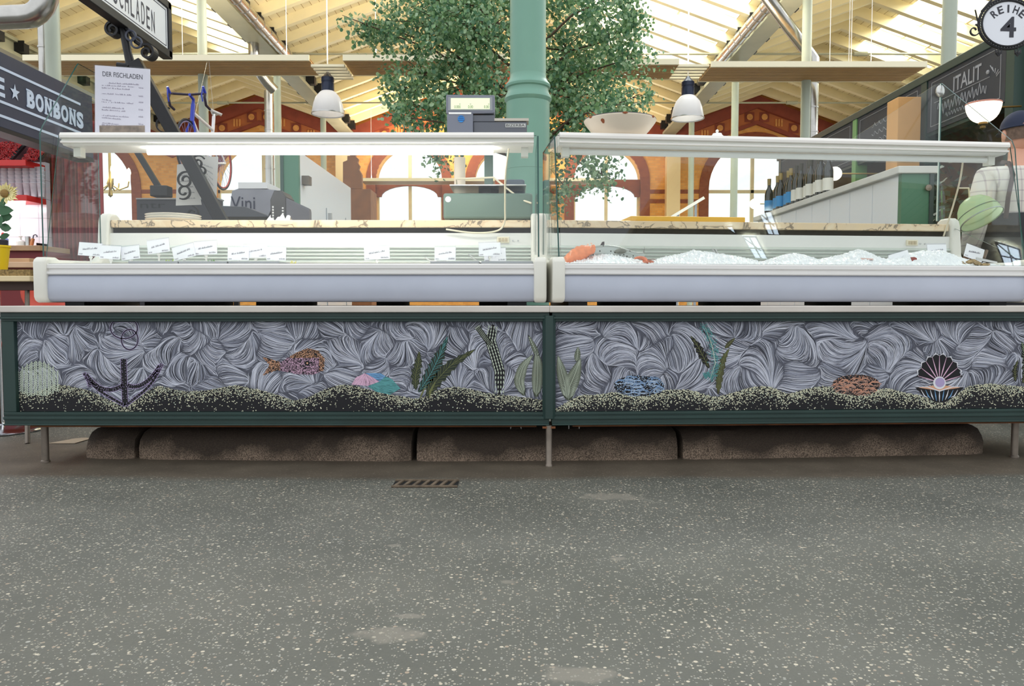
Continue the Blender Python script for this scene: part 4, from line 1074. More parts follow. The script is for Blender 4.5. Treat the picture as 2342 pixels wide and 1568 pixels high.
# ---- price cards
CARD = M('price_card', (243, 243, 247), .55); ACRY = glass_mat('acrylic', (.93, .93, .96), 1.3)
def price_card(px, py, w_px, tilt, label, world, Y=None, seed=1, h_px=30, drop=.05):
    if world: c = W(px, py, Y); zf = DECK; rz = 0.0
    else:
        lx, zz = c2px(px, Y, py); c = Vector(c2(lx, Y, zz)); zf = DECK; rz = AC2
    sc = c.y / FPX; w, h = w_px * sc / 2, h_px * sc / 2
    t = thing('price_card', label, 'price card', (c.x, c.y, zf), rz, 'price cards in the display cases', org=(0, 0, zf))
    ex = Vector((math.cos(tilt), 0, math.sin(tilt))); ez = Vector((-math.sin(tilt), .12, math.cos(tilt))); ey = Vector((0, .0012, 0))
    cc = Vector((0, 0, c.z))
    MB().obox(cc, ex * w, ey, ez * h).build('card', CARD, t)
    MB().obox(cc + Vector((0, .0035, 0)) + ez*h*.08, ex * w * 1.02, ey * .6, ez * h * 1.12).build('holder', ACRY, t)
    m = MB(); f = Vector((0, -.0018, 0))
    scribble(m, cc + f - ex*w*.62 + ez*h*.02 - ez*h*.18, ex*w*1.25 + ez*h*.3, ez*h*.28, seed); scribble(m, cc + f - ex*w*.9 - ez*h*.85, ex*w*.3, ez*h*.2, seed + 50); scribble(m, cc + f + ex*w*.3 - ez*h*.85, ex*w*.6, ez*h*.26, seed + 90)
    m.build('lettering', M('card_ink', (132, 130, 142), .8), t)
    top = cc - ez * h * 1.02
    m = MB().lathe([(0, zf), (.014, zf), (.012, zf + .006), (.004, zf + .010), (.004, max(zf + .012, top.z - .012)), (.008, max(zf + .016, top.z - .006)), (.006, top.z), (0, top.z)], (0, .004, 0), 14)
    m.build('foot', WHITE, t, smooth=50)
    return t
cards1 = [(206, 570, 52, -.07, 'leftmost price card in the left case, beside the tall glass wing', 3.42), (252, 577, 46, -.06, 'second price card from the left end of the left case', 3.40), (298, 578, 42, .12, 'third price card from the left, tilted upwards to the right', 3.42), (362, 563, 50, .14, 'highest of the left price cards, above the first tray', 3.45), (420, 576, 50, .24, 'steeply tilted price card between the two left trays', 3.42), (470, 567, 52, .07, 'price card above the tray with green garnish', 3.47), (545, 580, 48, .0, 'price card overlapping the left of the middle pair in the left case', 3.44), (584, 574, 56, .03, 'middle price card in the left case, in front of its neighbours', 3.47), (632, 580, 44, -.02, 'price card right of the middle group in the left case', 3.44), (862, 578, 58, .05, 'lone price card right of the centre of the left case', 3.42), (1018, 580, 48, .0, 'blank price card over the right trays, back turned', 3.46), (1120, 570, 50, .03, 'upper price card below the power socket in the left case', 3.46), (1132, 583, 50, .06, 'lower price card behind the one below the power socket', 3.52)]
for i, (px, py, w, tl, lab, Y) in enumerate(cards1): price_card(px, py, w, tl, lab, True, Y, i + 3)
for i, (px, py, w, tl, lab, ly) in enumerate([(2058, 592, 48, .28, 'tilted price card lying on the ice with a red fish slice behind', .20), (2143, 574, 46, .02, 'upright price card below the power socket of the right case', .30), (2228, 578, 46, -.32, 'price card leaning backwards near the right end of the ice', .26)]): price_card(px, py, w, tl, lab, False, ly, i + 40)
# ---- trays with garnish
TRAY = M('tray_steel', (150, 152, 156), .35, .6)
def tray(px0, px1, Y, label):
    a, b_ = XA(px0, Y), XA(px1, Y); t = thing('serving_tray', label, 'tray', ((a+b_)/2, Y, DECK), 0, 'shallow trays in the left case')
    zt = ZA(597, Y)
    m = MB().box(a + .01, b_ - .01, Y, Y + .17, DECK, DECK + .004); m.build('base', WHITE, t)
    r = MB()
    r.box(a, b_, Y - .006, Y + .0, DECK, zt); r.box(a, b_, Y + .17, Y + .176, DECK, zt); r.box(a, a + .006, Y, Y + .17, DECK, zt); r.box(b_ - .006, b_, Y, Y + .17, DECK, zt)
    r.build('rim', TRAY, t, bevel=.001)
    return t
tray(297, 410, 3.36, 'first shallow grey tray from the left in the left case'); tray(412, 522, 3.36, 'second shallow grey tray with green garnish in the left case'); tray(525, 640, 3.36, 'third shallow grey tray below the middle price cards')
tray(985, 1096, 3.36, 'shallow grey tray under the blank price card on the right'); tray(1101, 1218, 3.36, 'rightmost shallow grey tray in the left case')
def garnish(px, py, Y, mat_, name, label, cat, r=.012, seed=1):
    p = W(px, py, Y); rr = random.Random(seed); mb = MB()
    z0 = DECK + .004
    for k in range(7):
        a = rr.uniform(0, 2*PI); q = Vector((p.x + rr.uniform(-r, r), Y + rr.uniform(-r, r)*.6, 0)); h = max(.012, p.z - z0) * rr.uniform(.7, 1.1)
        rows = [[q + Vector((math.cos(a)*w*(1 - abs(2*u-1)**1.6)*.7 + u*rr.uniform(-.004, .004), math.sin(a)*w*.6*(1 - abs(2*u-1)**1.6), z0 + u*h)) for w in (-r*.7, 0, r*.7)] for u in (0.0, .25, .5, .75, 1.0)]
        mb.grid(rows)
    return solo(mb, name, mat_, label, cat, (p.x, Y, z0), 'garnish in the left case', smooth=60)
LIME = M('lime_green', (170, 198, 84), .4); SALAD = M('salad_green', (110, 160, 70), .5, noise=(40, .3)); OLIV = M('dark_olive_garnish', (70, 52, 48), .4)
garnish(388, 594, 3.40, LIME, 'lettuce_leaf', 'pale lime leaf standing in the first tray from the left', 'garnish', .014, 4)
garnish(484, 594, 3.40, SALAD, 'lettuce_leaf', 'small green lettuce tuft in the second tray from the left', 'garnish', .016, 7)
garnish(448, 597, 3.40, OLIV, 'olive_slice', 'dark olive bits in the second tray from the left', 'garnish', .010, 9)
garnish(672, 597, 3.40, M('lemon_yellow', (232, 224, 130), .4), 'lemon_wedge', 'pale yellow lemon wedge right of the middle price cards', 'garnish', .012, 12)
def spoon(px0, py0, px1, py1, Y, label):
    a, b_ = W(px0, py0, Y), W(px1, py1, Y - .02)
    t = thing('serving_spoon', label, 'spoon', b_, 0, 'steel spoons in the left case')
    MB().tube([a, (a + b_)/2 + Vector((0, 0, -.003)), b_], [.0035, .003, .003], 8).build('handle', STEEL, t, smooth=50)
    MB().ball(b_ + Vector((.01, -.005, 0)), .014, 12, sc=(1.3, .9, .4)).build('bowl', STEEL, t, smooth=60)
spoon(973, 588, 989, 598, 3.43, 'steel spoon handle leaning over the left end of the blank-card tray'); spoon(1072, 581, 1096, 600, 3.43, 'steel spoon handle between the two right trays')
# ---- crushed ice
def ice():
    prof = [(1250, 602), (1300, 598), (1345, 588), (1390, 584), (1440, 592), (1480, 602), (1505, 594), (1540, 586), (1590, 575), (1640, 582), (1690, 590), (1740, 601), (1790, 585), (1820, 581), (1870, 596), (1920, 585), (1960, 572), (1990, 583), (2020, 595), (2060, 585), (2100, 577), (2150, 575), (2190, 590), (2230, 604), (2360, 604)]
    rr = np.random.default_rng(3); rows = []; nx, ny = 420, 30
    px_ = [p[0] for p in prof]; py_ = [p[1] for p in prof]
    for j in range(ny + 1):
        ly = .05 + .40 * j / ny; row = []
        for i in range(nx + 1):
            lx = .055 + (2.13 - .11) * i / nx
            w = c2(lx, ly, 0); px = CX + FPX * w[0] / w[1]
            zt = ZA(np.interp(px, px_, py_), c2(lx, .26, 0)[1])
            sh = math.exp(-((ly - .25) / .14) ** 2)
            zz = DECK + .004 + (zt - DECK) * sh + (rr.normal(0, .0026) if 0 < j < ny else 0)
            row.append((lx + rr.normal(0, .0012), ly + rr.normal(0, .0015), max(DECK + .001, zz)))
        rows.append(row)
    mb = MB().grid(rows)
    m = M('crushed_ice', (240, 243, 246), .4, noise=(160, .06))
    o = mb.build('crushed_ice', m, None, loc=(0, 0, ZC)); o.location = P2; o.rotation_euler = (0, 0, AC2)
    tag(o, 'mound of white crushed ice filling the right display case', 'ice', kind='stuff')
ice()
# ---- fish and fillets on the ice
SALM = M('salmon_flesh', (236, 138, 92), .4, noise=(60, .12)); 
def fillet():
    x0, z0 = c2px(1322, .22, 588); c = Vector(c2(x0, .20, 0)); t = thing('salmon_fillet', 'orange salmon fillet at the left end of the right case', 'fish', c2(x0, .20, ZA(600, 3.4)), AC2, org=(0, 0, ZA(600, 3.4)))
    rows = []
    for i in range(13):
        u = i / 12; row = []
        for k in range(15):
            a = 2*PI*k/14; w = .020 + .018*math.sin(PI*min(1, u*1.15))
            row.append((-.062 + .125*u, .05*math.cos(a), ZA(601, 3.4) + .008 + .052*u**.8 + w*math.sin(a) + .0025*math.sin(u*34) * (math.sin(a) > 0)))
        rows.append(row)
    mb = MB().grid(rows); mb.f += [tuple(range(14)), tuple(12*15 + k for k in range(13, -1, -1))]; mb.m += [0, 0]
    mb.build('flesh', SALM, t, smooth=60)
    rb = MB()
    for k in range(7):
        u = .12 + k*.12; rb.tube([(-.062 + .125*u, -.045, ZA(601, 3.4) + .02 + .05*u**.8), (-.062 + .125*u + .01, -.02, ZA(601, 3.4) + .042 + .05*u**.8), (-.062 + .125*u + .012, .02, ZA(601, 3.4) + .045 + .05*u**.8)], .0018, 5)
    rb.build('fat_lines', M('salmon_fat', (246, 190, 160), .5), t)
fillet()
def salmon_fish():
    m = bpy.data.materials.new('spotted_fish_skin'); m.use_nodes = True; nt = m.node_tree; N = nt.nodes; L_ = nt.links; b = N['Principled BSDF']; b.inputs['Roughness'].default_value = .25; b.inputs['Metallic'].default_value = .35
    tc = N.new('ShaderNodeTexCoord'); v = N.new('ShaderNodeTexVoronoi'); v.inputs['Scale'].default_value = 60; L_.new(tc.outputs['Object'], v.inputs['Vector'])
    r = N.new('ShaderNodeValToRGB'); r.color_ramp.elements[0].position = .16; r.color_ramp.elements[0].color = (*lin((40, 40, 42)), 1); r.color_ramp.elements[1].position = .24; r.color_ramp.elements[1].color = (*lin((170, 176, 172)), 1)
    L_.new(v.outputs['Distance'], r.inputs['Fac']); L_.new(r.outputs[0], b.inputs['Base Color'])
    x0, z0 = c2px(1340, .27, 578); x1, z1 = c2px(1472, .27, 585); zm = (z0 + z1)/2
    t = thing('whole_fish', 'silver spotted whole fish lying on the ice beside the salmon fillet', 'fish', c2((x0+x1)/2, .27, DECK + .03), AC2, org=((x0+x1)/2, .27, DECK + .03))
    rows = []
    for i in range(17):
        u = i / 16; h = .008 + .030*math.sin(PI*min(1, (u*.9 + .1)))**.7
        if u > .88: h = .024
        rows.append([(x0 + (x1-x0)*u, .27 + .022*math.cos(2*PI*k/16)*(h/.034), zm - .006*u + .008*math.sin(u*5) + h*math.sin(2*PI*k/16)) for k in range(17)])
    mb = MB().grid(rows); mb.f += [tuple(range(16)), tuple(16*17 + k for k in range(15, -1, -1))]; mb.m += [0, 0]
    mb.build('body', m, t, smooth=60)
    xf_, zf_ = c2px(1375, .27, 553); DK = M('fish_fin', (58, 46, 48), .4)
    MB().prism([(xf_ - .012, .268, zm + .026), (xf_ + .004, .268, zf_), (xf_ + .014, .268, zf_ + .002), (xf_ + .014, .268, zm + .028)], (0, .004, 0)).build('dorsal_fin', DK, t)
    xe, ze = c2px(1418, .25, 571); MB().lathe([(0, 0), (.014, 0), (.015, .004), (0, .006)], (0, 0, 0), 18).xf(Matrix.Translation((xe, .243, zm + .012)) @ Matrix.Rotation(PI/2, 4, 'X') @ Matrix.Diagonal((1.8, .7, 1, 1))).build('gill_cover', M('gill_grey', (122, 124, 118), .3, .4), t, smooth=40)
    xt, zt_ = c2px(1468, .27, 570); MB().prism([(x1 - .006, .266, zm - .02), (xt + .012, .266, zt_ + .012), (xt + .004, .266, zm), (xt + .012, .266, zm - .034)], (0, .006, 0)).build('tail_fin', M('fish_tail', (150, 150, 146), .35, .3), t)
salmon_fish()
def shrimp(px, py, label, seed):
    x, z_ = c2px(px, .16, py); t = thing('prawn', label, 'prawn', c2(x, .16, z_ - .012), AC2, 'prawns on the ice', org=(0, 0, 0))
    m = MB(); m.tube([(.03*math.cos(a) - .01, .004*math.sin(a*2), .014*math.sin(a)) for a in [(-.4 + k*.35) for k in range(9)]], [.004, .008, .010, .010, .009, .008, .006, .005, .003], 9)
    m.build('shell', M('prawn_shell', (214, 128, 100), .35, noise=(60, .3)), t, smooth=60)
    f = MB()
    for k in range(3): f.tube([(.018, 0, .004), (.034 + .01*k, -.006, -.004 + .006*k), (.05 + .006*k, -.01, -.006 + .004*k)], .0008, 5)
    f.build('feelers', M('prawn_feeler', (150, 84, 66), .5), t)
shrimp(1467, 590, 'orange prawn at the tail of the silver fish', 1); shrimp(1484, 599, 'brownish prawn lying low on the ice right of the orange one', 2)
def slice_(px, py, w, h, mat_, label, ly=.13):
    x, z_ = c2px(px, ly, py); m = MB()
    m.prism([(-w, 0, -h), (-w*.2, .0, h), (w*.9, 0, h*.5), (w, 0, -h*.4), (w*.2, 0, -h)], (0, .03, 0))
    o = m.build('fish_slice', mat_, None, loc=(0, 0, 0), bevel=.002); o.location = c2(x, ly, z_); o.rotation_euler = (0, 0, AC2); tag(o, label, 'fish', 'fish slices on the ice')
slice_(2092, 592, .012, .010, M('tuna_red', (142, 62, 58), .4), 'dark red fish slice beside the tilted price card'); slice_(1975, 592, .05, .005, M('pale_fish', (222, 188, 180), .4, noise=(40, .2)), 'long pale pinkish fish slice on the highest ice mound'); slice_(2150, 605, .05, .006, M('pale_fish', (222, 188, 180), .4), 'pale fish slice lying low left of the oysters', .14)
rr = random.Random(4)
OYS = M('oyster_shell', (158, 134, 96), .7, noise=(90, .5)); ofirst = None
for k in range(7):
    x, z_ = c2px(2200 + 8*k - (k % 2)*4, .14, 606 - 4*(k % 3)); 
    if ofirst is None:
        m = MB().ball((0, 0, 0), .017, 10, sc=(1.3, .9, .55)); m.v = [(a + rr.uniform(-.002, .002), b + rr.uniform(-.002, .002), c + rr.uniform(-.002, .002)) for a, b, c in m.v]
        ofirst = m.build('oyster', OYS, None, loc=(0, 0, 0), smooth=30); o = ofirst
    else: o = link(ofirst.copy())
    o.location = c2(x, .13 + .03*(k % 2), z_); o.rotation_euler = (rr.uniform(-.4, .4), rr.uniform(-.4, .4), rr.uniform(0, 3))
    tag(o, 'rough brown oyster in the small pile at the right end of the ice', 'oyster', 'oysters piled on the ice')
x, z_ = c2px(2258, .2, 596); t = thing('knife', 'brown-handled steel knife leaning over the oysters', 'knife', c2(x, .2, z_), AC2, org=(0, 0, 0))
MB().prism([(-.055, 0, .016), (.05, 0, -.004), (.05, 0, -.012), (-.05, 0, .002)], (0, .003, 0)).build('blade', STEEL, t); MB().tube([(-.016, 0, .012), (.004, .01, .048)], .0065, 10).build('handle', M('knife_wood', (104, 84, 70), .5), t, smooth=50)
x, z_ = c2px(1632, .24, 575); t = thing('ice_scoop', 'steel tongs sticking out of the ice mound in the right case', 'tongs', c2(x, .24, z_ - .03), AC2, org=(0, 0, 0))
for dx, bx in ((0, .010), (.012, .022)): MB().tube([(bx + .006, 0, -.03), (bx, 0, .015), (dx - .006, 0, .042)], [.003, .0035, .005], 8).build('arm', STEEL, t, smooth=50)
t.name = 'ice_tongs'
# ---- cables inside the cases
def cable(name, pts, r, label, mat_=None):
    P = [Vector(p) for p in pts]; sm = []
    for i in range(len(P) - 1):
        p0, p1, p2, p3 = P[max(0, i-1)], P[i], P[i+1], P[min(len(P)-1, i+2)]
        for k in range(6):
            t = k / 6; sm.append(.5*((2*p1) + (p2-p0)*t + (2*p0-5*p1+4*p2-p3)*t*t + (3*p1-p0-3*p2+p3)*t**3))
    sm.append(P[-1]); return solo(MB().tube(sm, r, 8), name, mat_ or PAPER, label, 'cable', P[-1], smooth=60)
CABW = M('cream_cable', (226, 216, 190), .45)
cable('power_cable', [W(1164, 338, 3.42), W(1156, 400, 3.48), W(1155, 470, 3.6), W(1153, 512, 3.68), W(1132, 529, 3.69), W(1080, 532, 3.69), W(1020, 524, 3.69)], .0042, 'cream power cable hanging from the canopy inside the left case', CABW)
cable('power_cable', [W(2204, 356, 3.72), W(2196, 410, 3.78), W(2180, 470, 3.88), W(2158, 540, 3.92)], .0042, 'cream power cable hanging inside the right case', CABW)
# ------------------------------------------------------------------ things on the worktops and canopies
CHINA = M('white_china', (238, 237, 232), .2)
pl = [MB().lathe([(0, 0), (.075, 0), (.085, .006), (.128, .017), (.131, .020), (.127, .021), (.084, .010), (0, .008)], (0, 0, 0), 40)]
pz = WT; pfirst = None
for k in range(3):
    lab = ['bottom white plate of the stack of three on the worktop', 'middle white plate of the stack of three on the worktop', 'top white plate of the stack of three on the worktop'][k]
    if pfirst is None: pfirst = pl[0].build('plate', CHINA, None, loc=(0, 0, 0), smooth=40); o = pfirst
    else: o = link(pfirst.copy())
    o.location = (XA(401, 3.92), 3.92, pz + .001 + k * .0115); tag(o, lab, 'plate', 'plates stacked on the marble worktop')
def crumple(px0, px1, py, Y, label, seed):
    a, b_ = XA(px0, Y), XA(px1, Y); h = ZA(py, Y) - WT; r = random.Random(seed); c = (a + b_) / 2; w = (b_ - a) / 2
    rows = []
    for i in range(7):
        rows.append([(c + w * (2*i/6 - 1), Y + (k/4 - .5) * .08 + r.uniform(-.01, .01), WT + .002 + h * max(0, math.sin(PI*k/4)) * r.uniform(.75, 1) * (.45 + .55*abs(math.sin(i*.9 + .4)))) for k in range(5)])
    solo(MB().grid(rows), 'crumpled_paper', PAPER, label, 'paper', (c, Y, WT), 'crumpled paper on the worktop')
crumple(617, 652, 489, 3.95, 'crumpled white paper left of the black grille box', 2); crumple(644, 668, 487, 3.93, 'small crumpled white paper in front of the black grille box', 6)
def radio():
    Y = 4.02; x0, x1 = XA(634, Y), XA(668, Y); x2 = XA(702, Y); zt = ZA(441, Y); BK = M('black_plastic', (34, 35, 40), .45, noise=(20, .15))
    t = thing('grille_box', 'small black angular box with grilles on the worktop, left of the white cabinet', 'appliance', ((x0+x2)/2, Y, WT))
    c = .02
    prof = [(x0, WT), (x0, zt - .045), (x0 + c, zt), (x1 - c, zt), (x1, zt - .03), (x1, WT)]
    MB().prism([(a, Y - .09, b_) for a, b_ in prof], (0, .16, 0)).build('housing', BK, t, bevel=.003)
    MB().prism([(x1, Y - .08, WT), (x1, Y - .08, zt - .035), (x2, Y + .06, zt - .07), (x2 + .003, Y + .06, zt - .085), (x2 + .003, Y + .06, WT)], (-.004, .06, 0)).build('side_panel', M('grey_plastic', (92, 94, 104), .45), t)
    g = MB()
    for k in range(6): g.box(x0 + .010, x0 + .017, Y - .093, Y - .089, WT + .012 + k*.014, WT + .021 + k*.014)
    for k in range(3): g.box(x1 - .018, x1 - .010, Y - .093, Y - .089, WT + .05 + k*.014, WT + .057 + k*.014)
    g.build('vent_marks', M('pale_print', (196, 198, 200), .5), t)
    MB().tube([(x0 - .006, Y - .09, WT), (x0 - .012, Y - .07, WT + .05), (x0 + .0, Y - .05, WT + .085)], .004, 6).build('cord', BK, t)
radio()
def scale():
    Y = 3.93; SG = M('scale_grey_green', (98, 120, 110), .4); SD = M('scale_dark_grey', (92, 95, 104), .42); SB = M('scale_head_grey', (116, 120, 134), .42)
    x0, x1 = XA(1020, Y), XA(1216, Y); zb = ZA(450, Y)
    t = thing('shop_scale', 'grey shop scale with lit display head rising above the left case', 'scale', ((x0+x1)/2, Y, WT))
    MB().box(x0, x1, Y - .14, Y + .16, WT + .012, zb).build('base', SG, t, bevel=.012, segs=3)
    for xx in (x0 + .03, x1 - .05):
        MB().box(xx, xx + .02, Y - .12, Y - .1, WT, WT + .012).build('foot', BLACK, t)
    so = MB().lathe([(0, 0), (.014, 0), (.014, .001), (0, .001)], (0, 0, 0), 20).xf(Matrix.Translation((XA(1031, Y), Y - .1405, ZA(464, Y))) @ Matrix.Rotation(PI/2, 4, 'X')).build('sticker', PAPER, t)
    zp = zb + .035
    MB().box(x0 + .03, x1 - .03, Y - .13, Y + .15, zp, zp + .008).build('weighing_plate', STEEL, t, bevel=.003)
    MB().lathe([(.05, zb - .002), (.05, zp)], ((x0+x1)/2, Y, 0), 24).build('plate_mount', BLACK, t)
    xm0, xm1 = XA(1158, Y), XA(1200, Y)
    MB().box(xm0, xm1, Y + .02, Y + .12, zb - .001, ZA(408, Y)).build('rear_unit', M('scale_blue_grey', (84, 96, 108), .45), t, bevel=.01)
    MB().box(XA(1170, Y), XA(1195, Y), Y + .012, Y + .022, ZA(434, Y), ZA(424, Y)).build('unit_label', PAPER, t)
    # mast and heads
    xmast = XA(1118, Y + .1)
    MB().box(xmast - .022, xmast + .022, Y + .10, Y + .14, zb - .001, ZA(268, Y)).build('mast', SG, t, bevel=.004)
    Yh = 3.80
    hx0, hx1 = XA(1022, Yh), XA(1132, Yh); hz0, hz1 = ZA(300, Yh) - .05, ZA(216, Yh)
    hd = MB().prism([(hx0, Yh, ZA(260, Yh)), (hx1, Yh, ZA(258, Yh)), (hx1, Yh, ZA(217, Yh)), (hx0, Yh, hz1)], (0, .09, 0)).build('display_head', SB, t, bevel=.006)
    MB().box(XA(1027, Yh), XA(1127, Yh), Yh - .003, Yh + .001, ZA(253, Yh), ZA(222, Yh)).build('display_bezel', M('bezel_grey', (140, 144, 150), .4), hd)
    MB().box(XA(1033, Yh), XA(1121, Yh), Yh - .005, Yh - .002, ZA(250, Yh), ZA(225, Yh)).build('screen', M('lcd_screen', (212, 226, 180), .3, emit=((.80, .90, .58), .35)), hd)
    m = MB()
    for s_, a, b_ in (('0.000', 1041, 1055), ('0.00', 1072, 1083), ('0.00', 1108, 1119)):
        put_text(m, s_, (XA(a, Yh), Yh - .0056, ZA(248, Yh)), (XA(b_, Yh) - XA(a, Yh), 0, 0), (0, 0, ZA(241.5, Yh) - ZA(248, Yh)))
    for a in (1052, 1076, 1117): m.box(XA(a, Yh), XA(a + 3, Yh), Yh - .0056, Yh - .005, ZA(239, Yh), ZA(238, Yh))
    m.build('digits', M('lcd_ink', (70, 80, 66), .6), hd)
    MB().prism([(XA(1024, Yh), Yh, hz0), (XA(1083, Yh), Yh, hz0), (XA(1083, Yh), Yh, ZA(258, Yh)), (XA(1024, Yh), Yh, ZA(260, Yh))], (0, .085, 0)).build('printer_head', SB, t, bevel=.004)
    pr = MB().box(XA(1028, Yh), XA(1079, Yh), Yh - .003, Yh, ZA(261, Yh), ZA(257, Yh)); pr.build('head_label', PAPER, t)
    MB().lathe([(0, 0), (.0165, 0), (.0165, .002), (0, .002)], (0, 0, 0), 24).xf(Matrix.Translation((XA(1056, Yh), Yh - .001, ZA(272, Yh))) @ Matrix.Rotation(PI/2, 4, 'X')).build('blue_sticker', M('sticker_blue', (40, 128, 200), .5), t)
    m = MB()
    for k in range(3): m.box(XA(1049 + 2*k*.5, Yh), XA(1063 - k, Yh), Yh - .0036, Yh - .003, ZA(276 - 4*k, Yh), ZA(274.6 - 4*k, Yh))
    m.build('sticker_print', M('sticker_navy', (24, 70, 130), .5), t)
    MB().box(XA(1083, Yh), XA(1205, Yh), Yh + .015, Yh + .1, hz0, ZA(276, Yh)).build('printer_box', SD, t, bevel=.004)
    MB().box(XA(1083, Yh), XA(1132, Yh), Yh + .012, Yh + .09, ZA(276, Yh), ZA(262, Yh)).build('head_neck', SD, t)
    MB().box(XA(1131, Yh), XA(1209, Yh), Yh + .010, Yh + .1, ZA(275, Yh), ZA(269, Yh)).build('pale_lid', M('lid_beige', (186, 180, 168), .5), t)
    lb = MB().box(XA(1156, Yh), XA(1202, Yh), Yh + .012, Yh + .0145, ZA(289.5, Yh), ZA(281, Yh)); lb.build('maker_plate', M('plate_silver', (190, 192, 190), .4), t)
    m = MB(); put_text(m, 'BIZERBA', (XA(1158, Yh), Yh + .0112, ZA(288, Yh)), (XA(1200, Yh) - XA(1158, Yh), 0, 0), (0, 0, ZA(282.3, Yh) - ZA(288, Yh))); m.build('maker_lettering', M('plate_ink', (30, 30, 34), .5), t)
    MB().tube([(XA(1045, Y), Y + .05, zp + .008), (XA(1045, Y), Y - .02, zp + .05), (XA(1130, Y), Y - .1, zp + .045), (XA(1190, Y), Y - .13, zb - .03), (XA(1213, Y), Y - .15, zb - .05)], .005, 8).build('cord', CABW, t, smooth=60)
scale()
Yr = 4.0
rl = thing('paper_roll', 'upright pale paper roll behind the scale plate', 'paper roll', (XA(1052, Yr + .15), Yr + .18, WT))
MB().lathe([(0, WT), (.03, WT), (.03, ZA(344, Yr)), (0, ZA(344, Yr))], (XA(1052, Yr + .18), Yr + .2, 0), 20).build('roll', M('paper_warm', (240, 226, 206), .6), rl, smooth=40)
# enamel bowl on the right canopy
def bowl():
    Y = 3.47; x = XA(1415, Y); k = 163 * Y / FPX / 2 * 1.0
    z0 = CANZ; z1 = ZA(276, Y - .0) 
    t = thing('enamel_bowl', 'wide chipped cream enamel bowl standing on the right canopy', 'bowl', (x, Y, z0))
    H = z1 - z0
    ENA = M('cream_enamel', (232, 218, 198), .3, noise=(6, .03))
    MB().lathe([(0, H*.10), (k*.5, H*.08), (k*.53, 0), (k*.62, 0), (k*.66, H*.10), (k*.80, H*.40), (k*.93, H*.74), (k*.985, H*.90), (k*1.0, H*.96), (k*.99, H), (k*.97, H), (k*.78, H*.46), (k*.6, H*.16), (0, H*.14)], (x, Y, z0), 56).build('body', ENA, t, smooth=60)
    rim = [(x + k*.985*math.cos(a), Y + k*.985*math.sin(a), z0 + H) for a in [2*PI*i/56 for i in range(56)]]
    MB().tube(rim, .0022, 6, closed=True).build('rim', M('dark_enamel_rim', (58, 52, 62), .4), t)
    CH_ = M('enamel_chip', (150, 84, 50), .8)
    def chip(a, r, hh, w, h):
        m = MB(); pts = []
        for q in range(9):
            b_ = 2*PI*q/9; aa = a + w*math.cos(b_)*(1 + .2*math.sin(3*b_)); zz = hh + h*math.sin(b_)
            rr = k*(.80 + (.985 - .80)*(zz - .40)/.50) + .0015
            pts.append((x + rr*math.cos(aa), Y + rr*math.sin(aa), z0 + H*zz))
        return m.add(pts, [tuple(range(9))])
    chip(math.radians(-128), 0, .66, .06, .12).build('chip', CH_, t)
    m = MB()
    for a in (-90, -35, -150): m.tube([(x + k*.992*math.cos(math.radians(a + d)), Y + k*.992*math.sin(math.radians(a + d)), z0 + H*.97) for d in (-4, 0, 4)], [.002, .006, .002], 6)
    m.build('rim_chip', CH_, t)
bowl()
def jar():
    Y = 3.55; x = XA(1635, Y); zb = CANZ
    t = thing('sugar_jar', 'small white lidded jar with a red band on the right canopy', 'jar', (x, Y, zb))
    MB().lathe([(0, 0), (.026, 0), (.031, .006), (.032, .012)], (x, Y, zb), 24).build('red_band', M('jar_red', (196, 70, 62), .4), t, smooth=50)
    MB().lathe([(.032, .012), (.034, .016), (.030, .020), (.032, .023), (.026, .030), (.022, .033), (.020, .039), (.006, .042), (.005, .046), (.008, .050), (.004, .056), (0, .058)], (x, Y, zb), 24).build('lid', CHINA, t, smooth=50)
jar()
# yellow cutting board on the right worktop
lx0, _ = c2px(1424, .68); lx1, _ = c2px(1676, .68)
o = MB().box(lx0, lx1, .525, .83, WT + .001, WT + .026).build('cutting_board', M('board_yellow', (240, 186, 60), .45), None, loc=(0, 0, 0), bevel=.004)
o.location = (P2.x, P2.y, 0); o.rotation_euler = (0, 0, AC2); tag(o, 'long yellow plastic cutting board on the right marble worktop', 'cutting board')
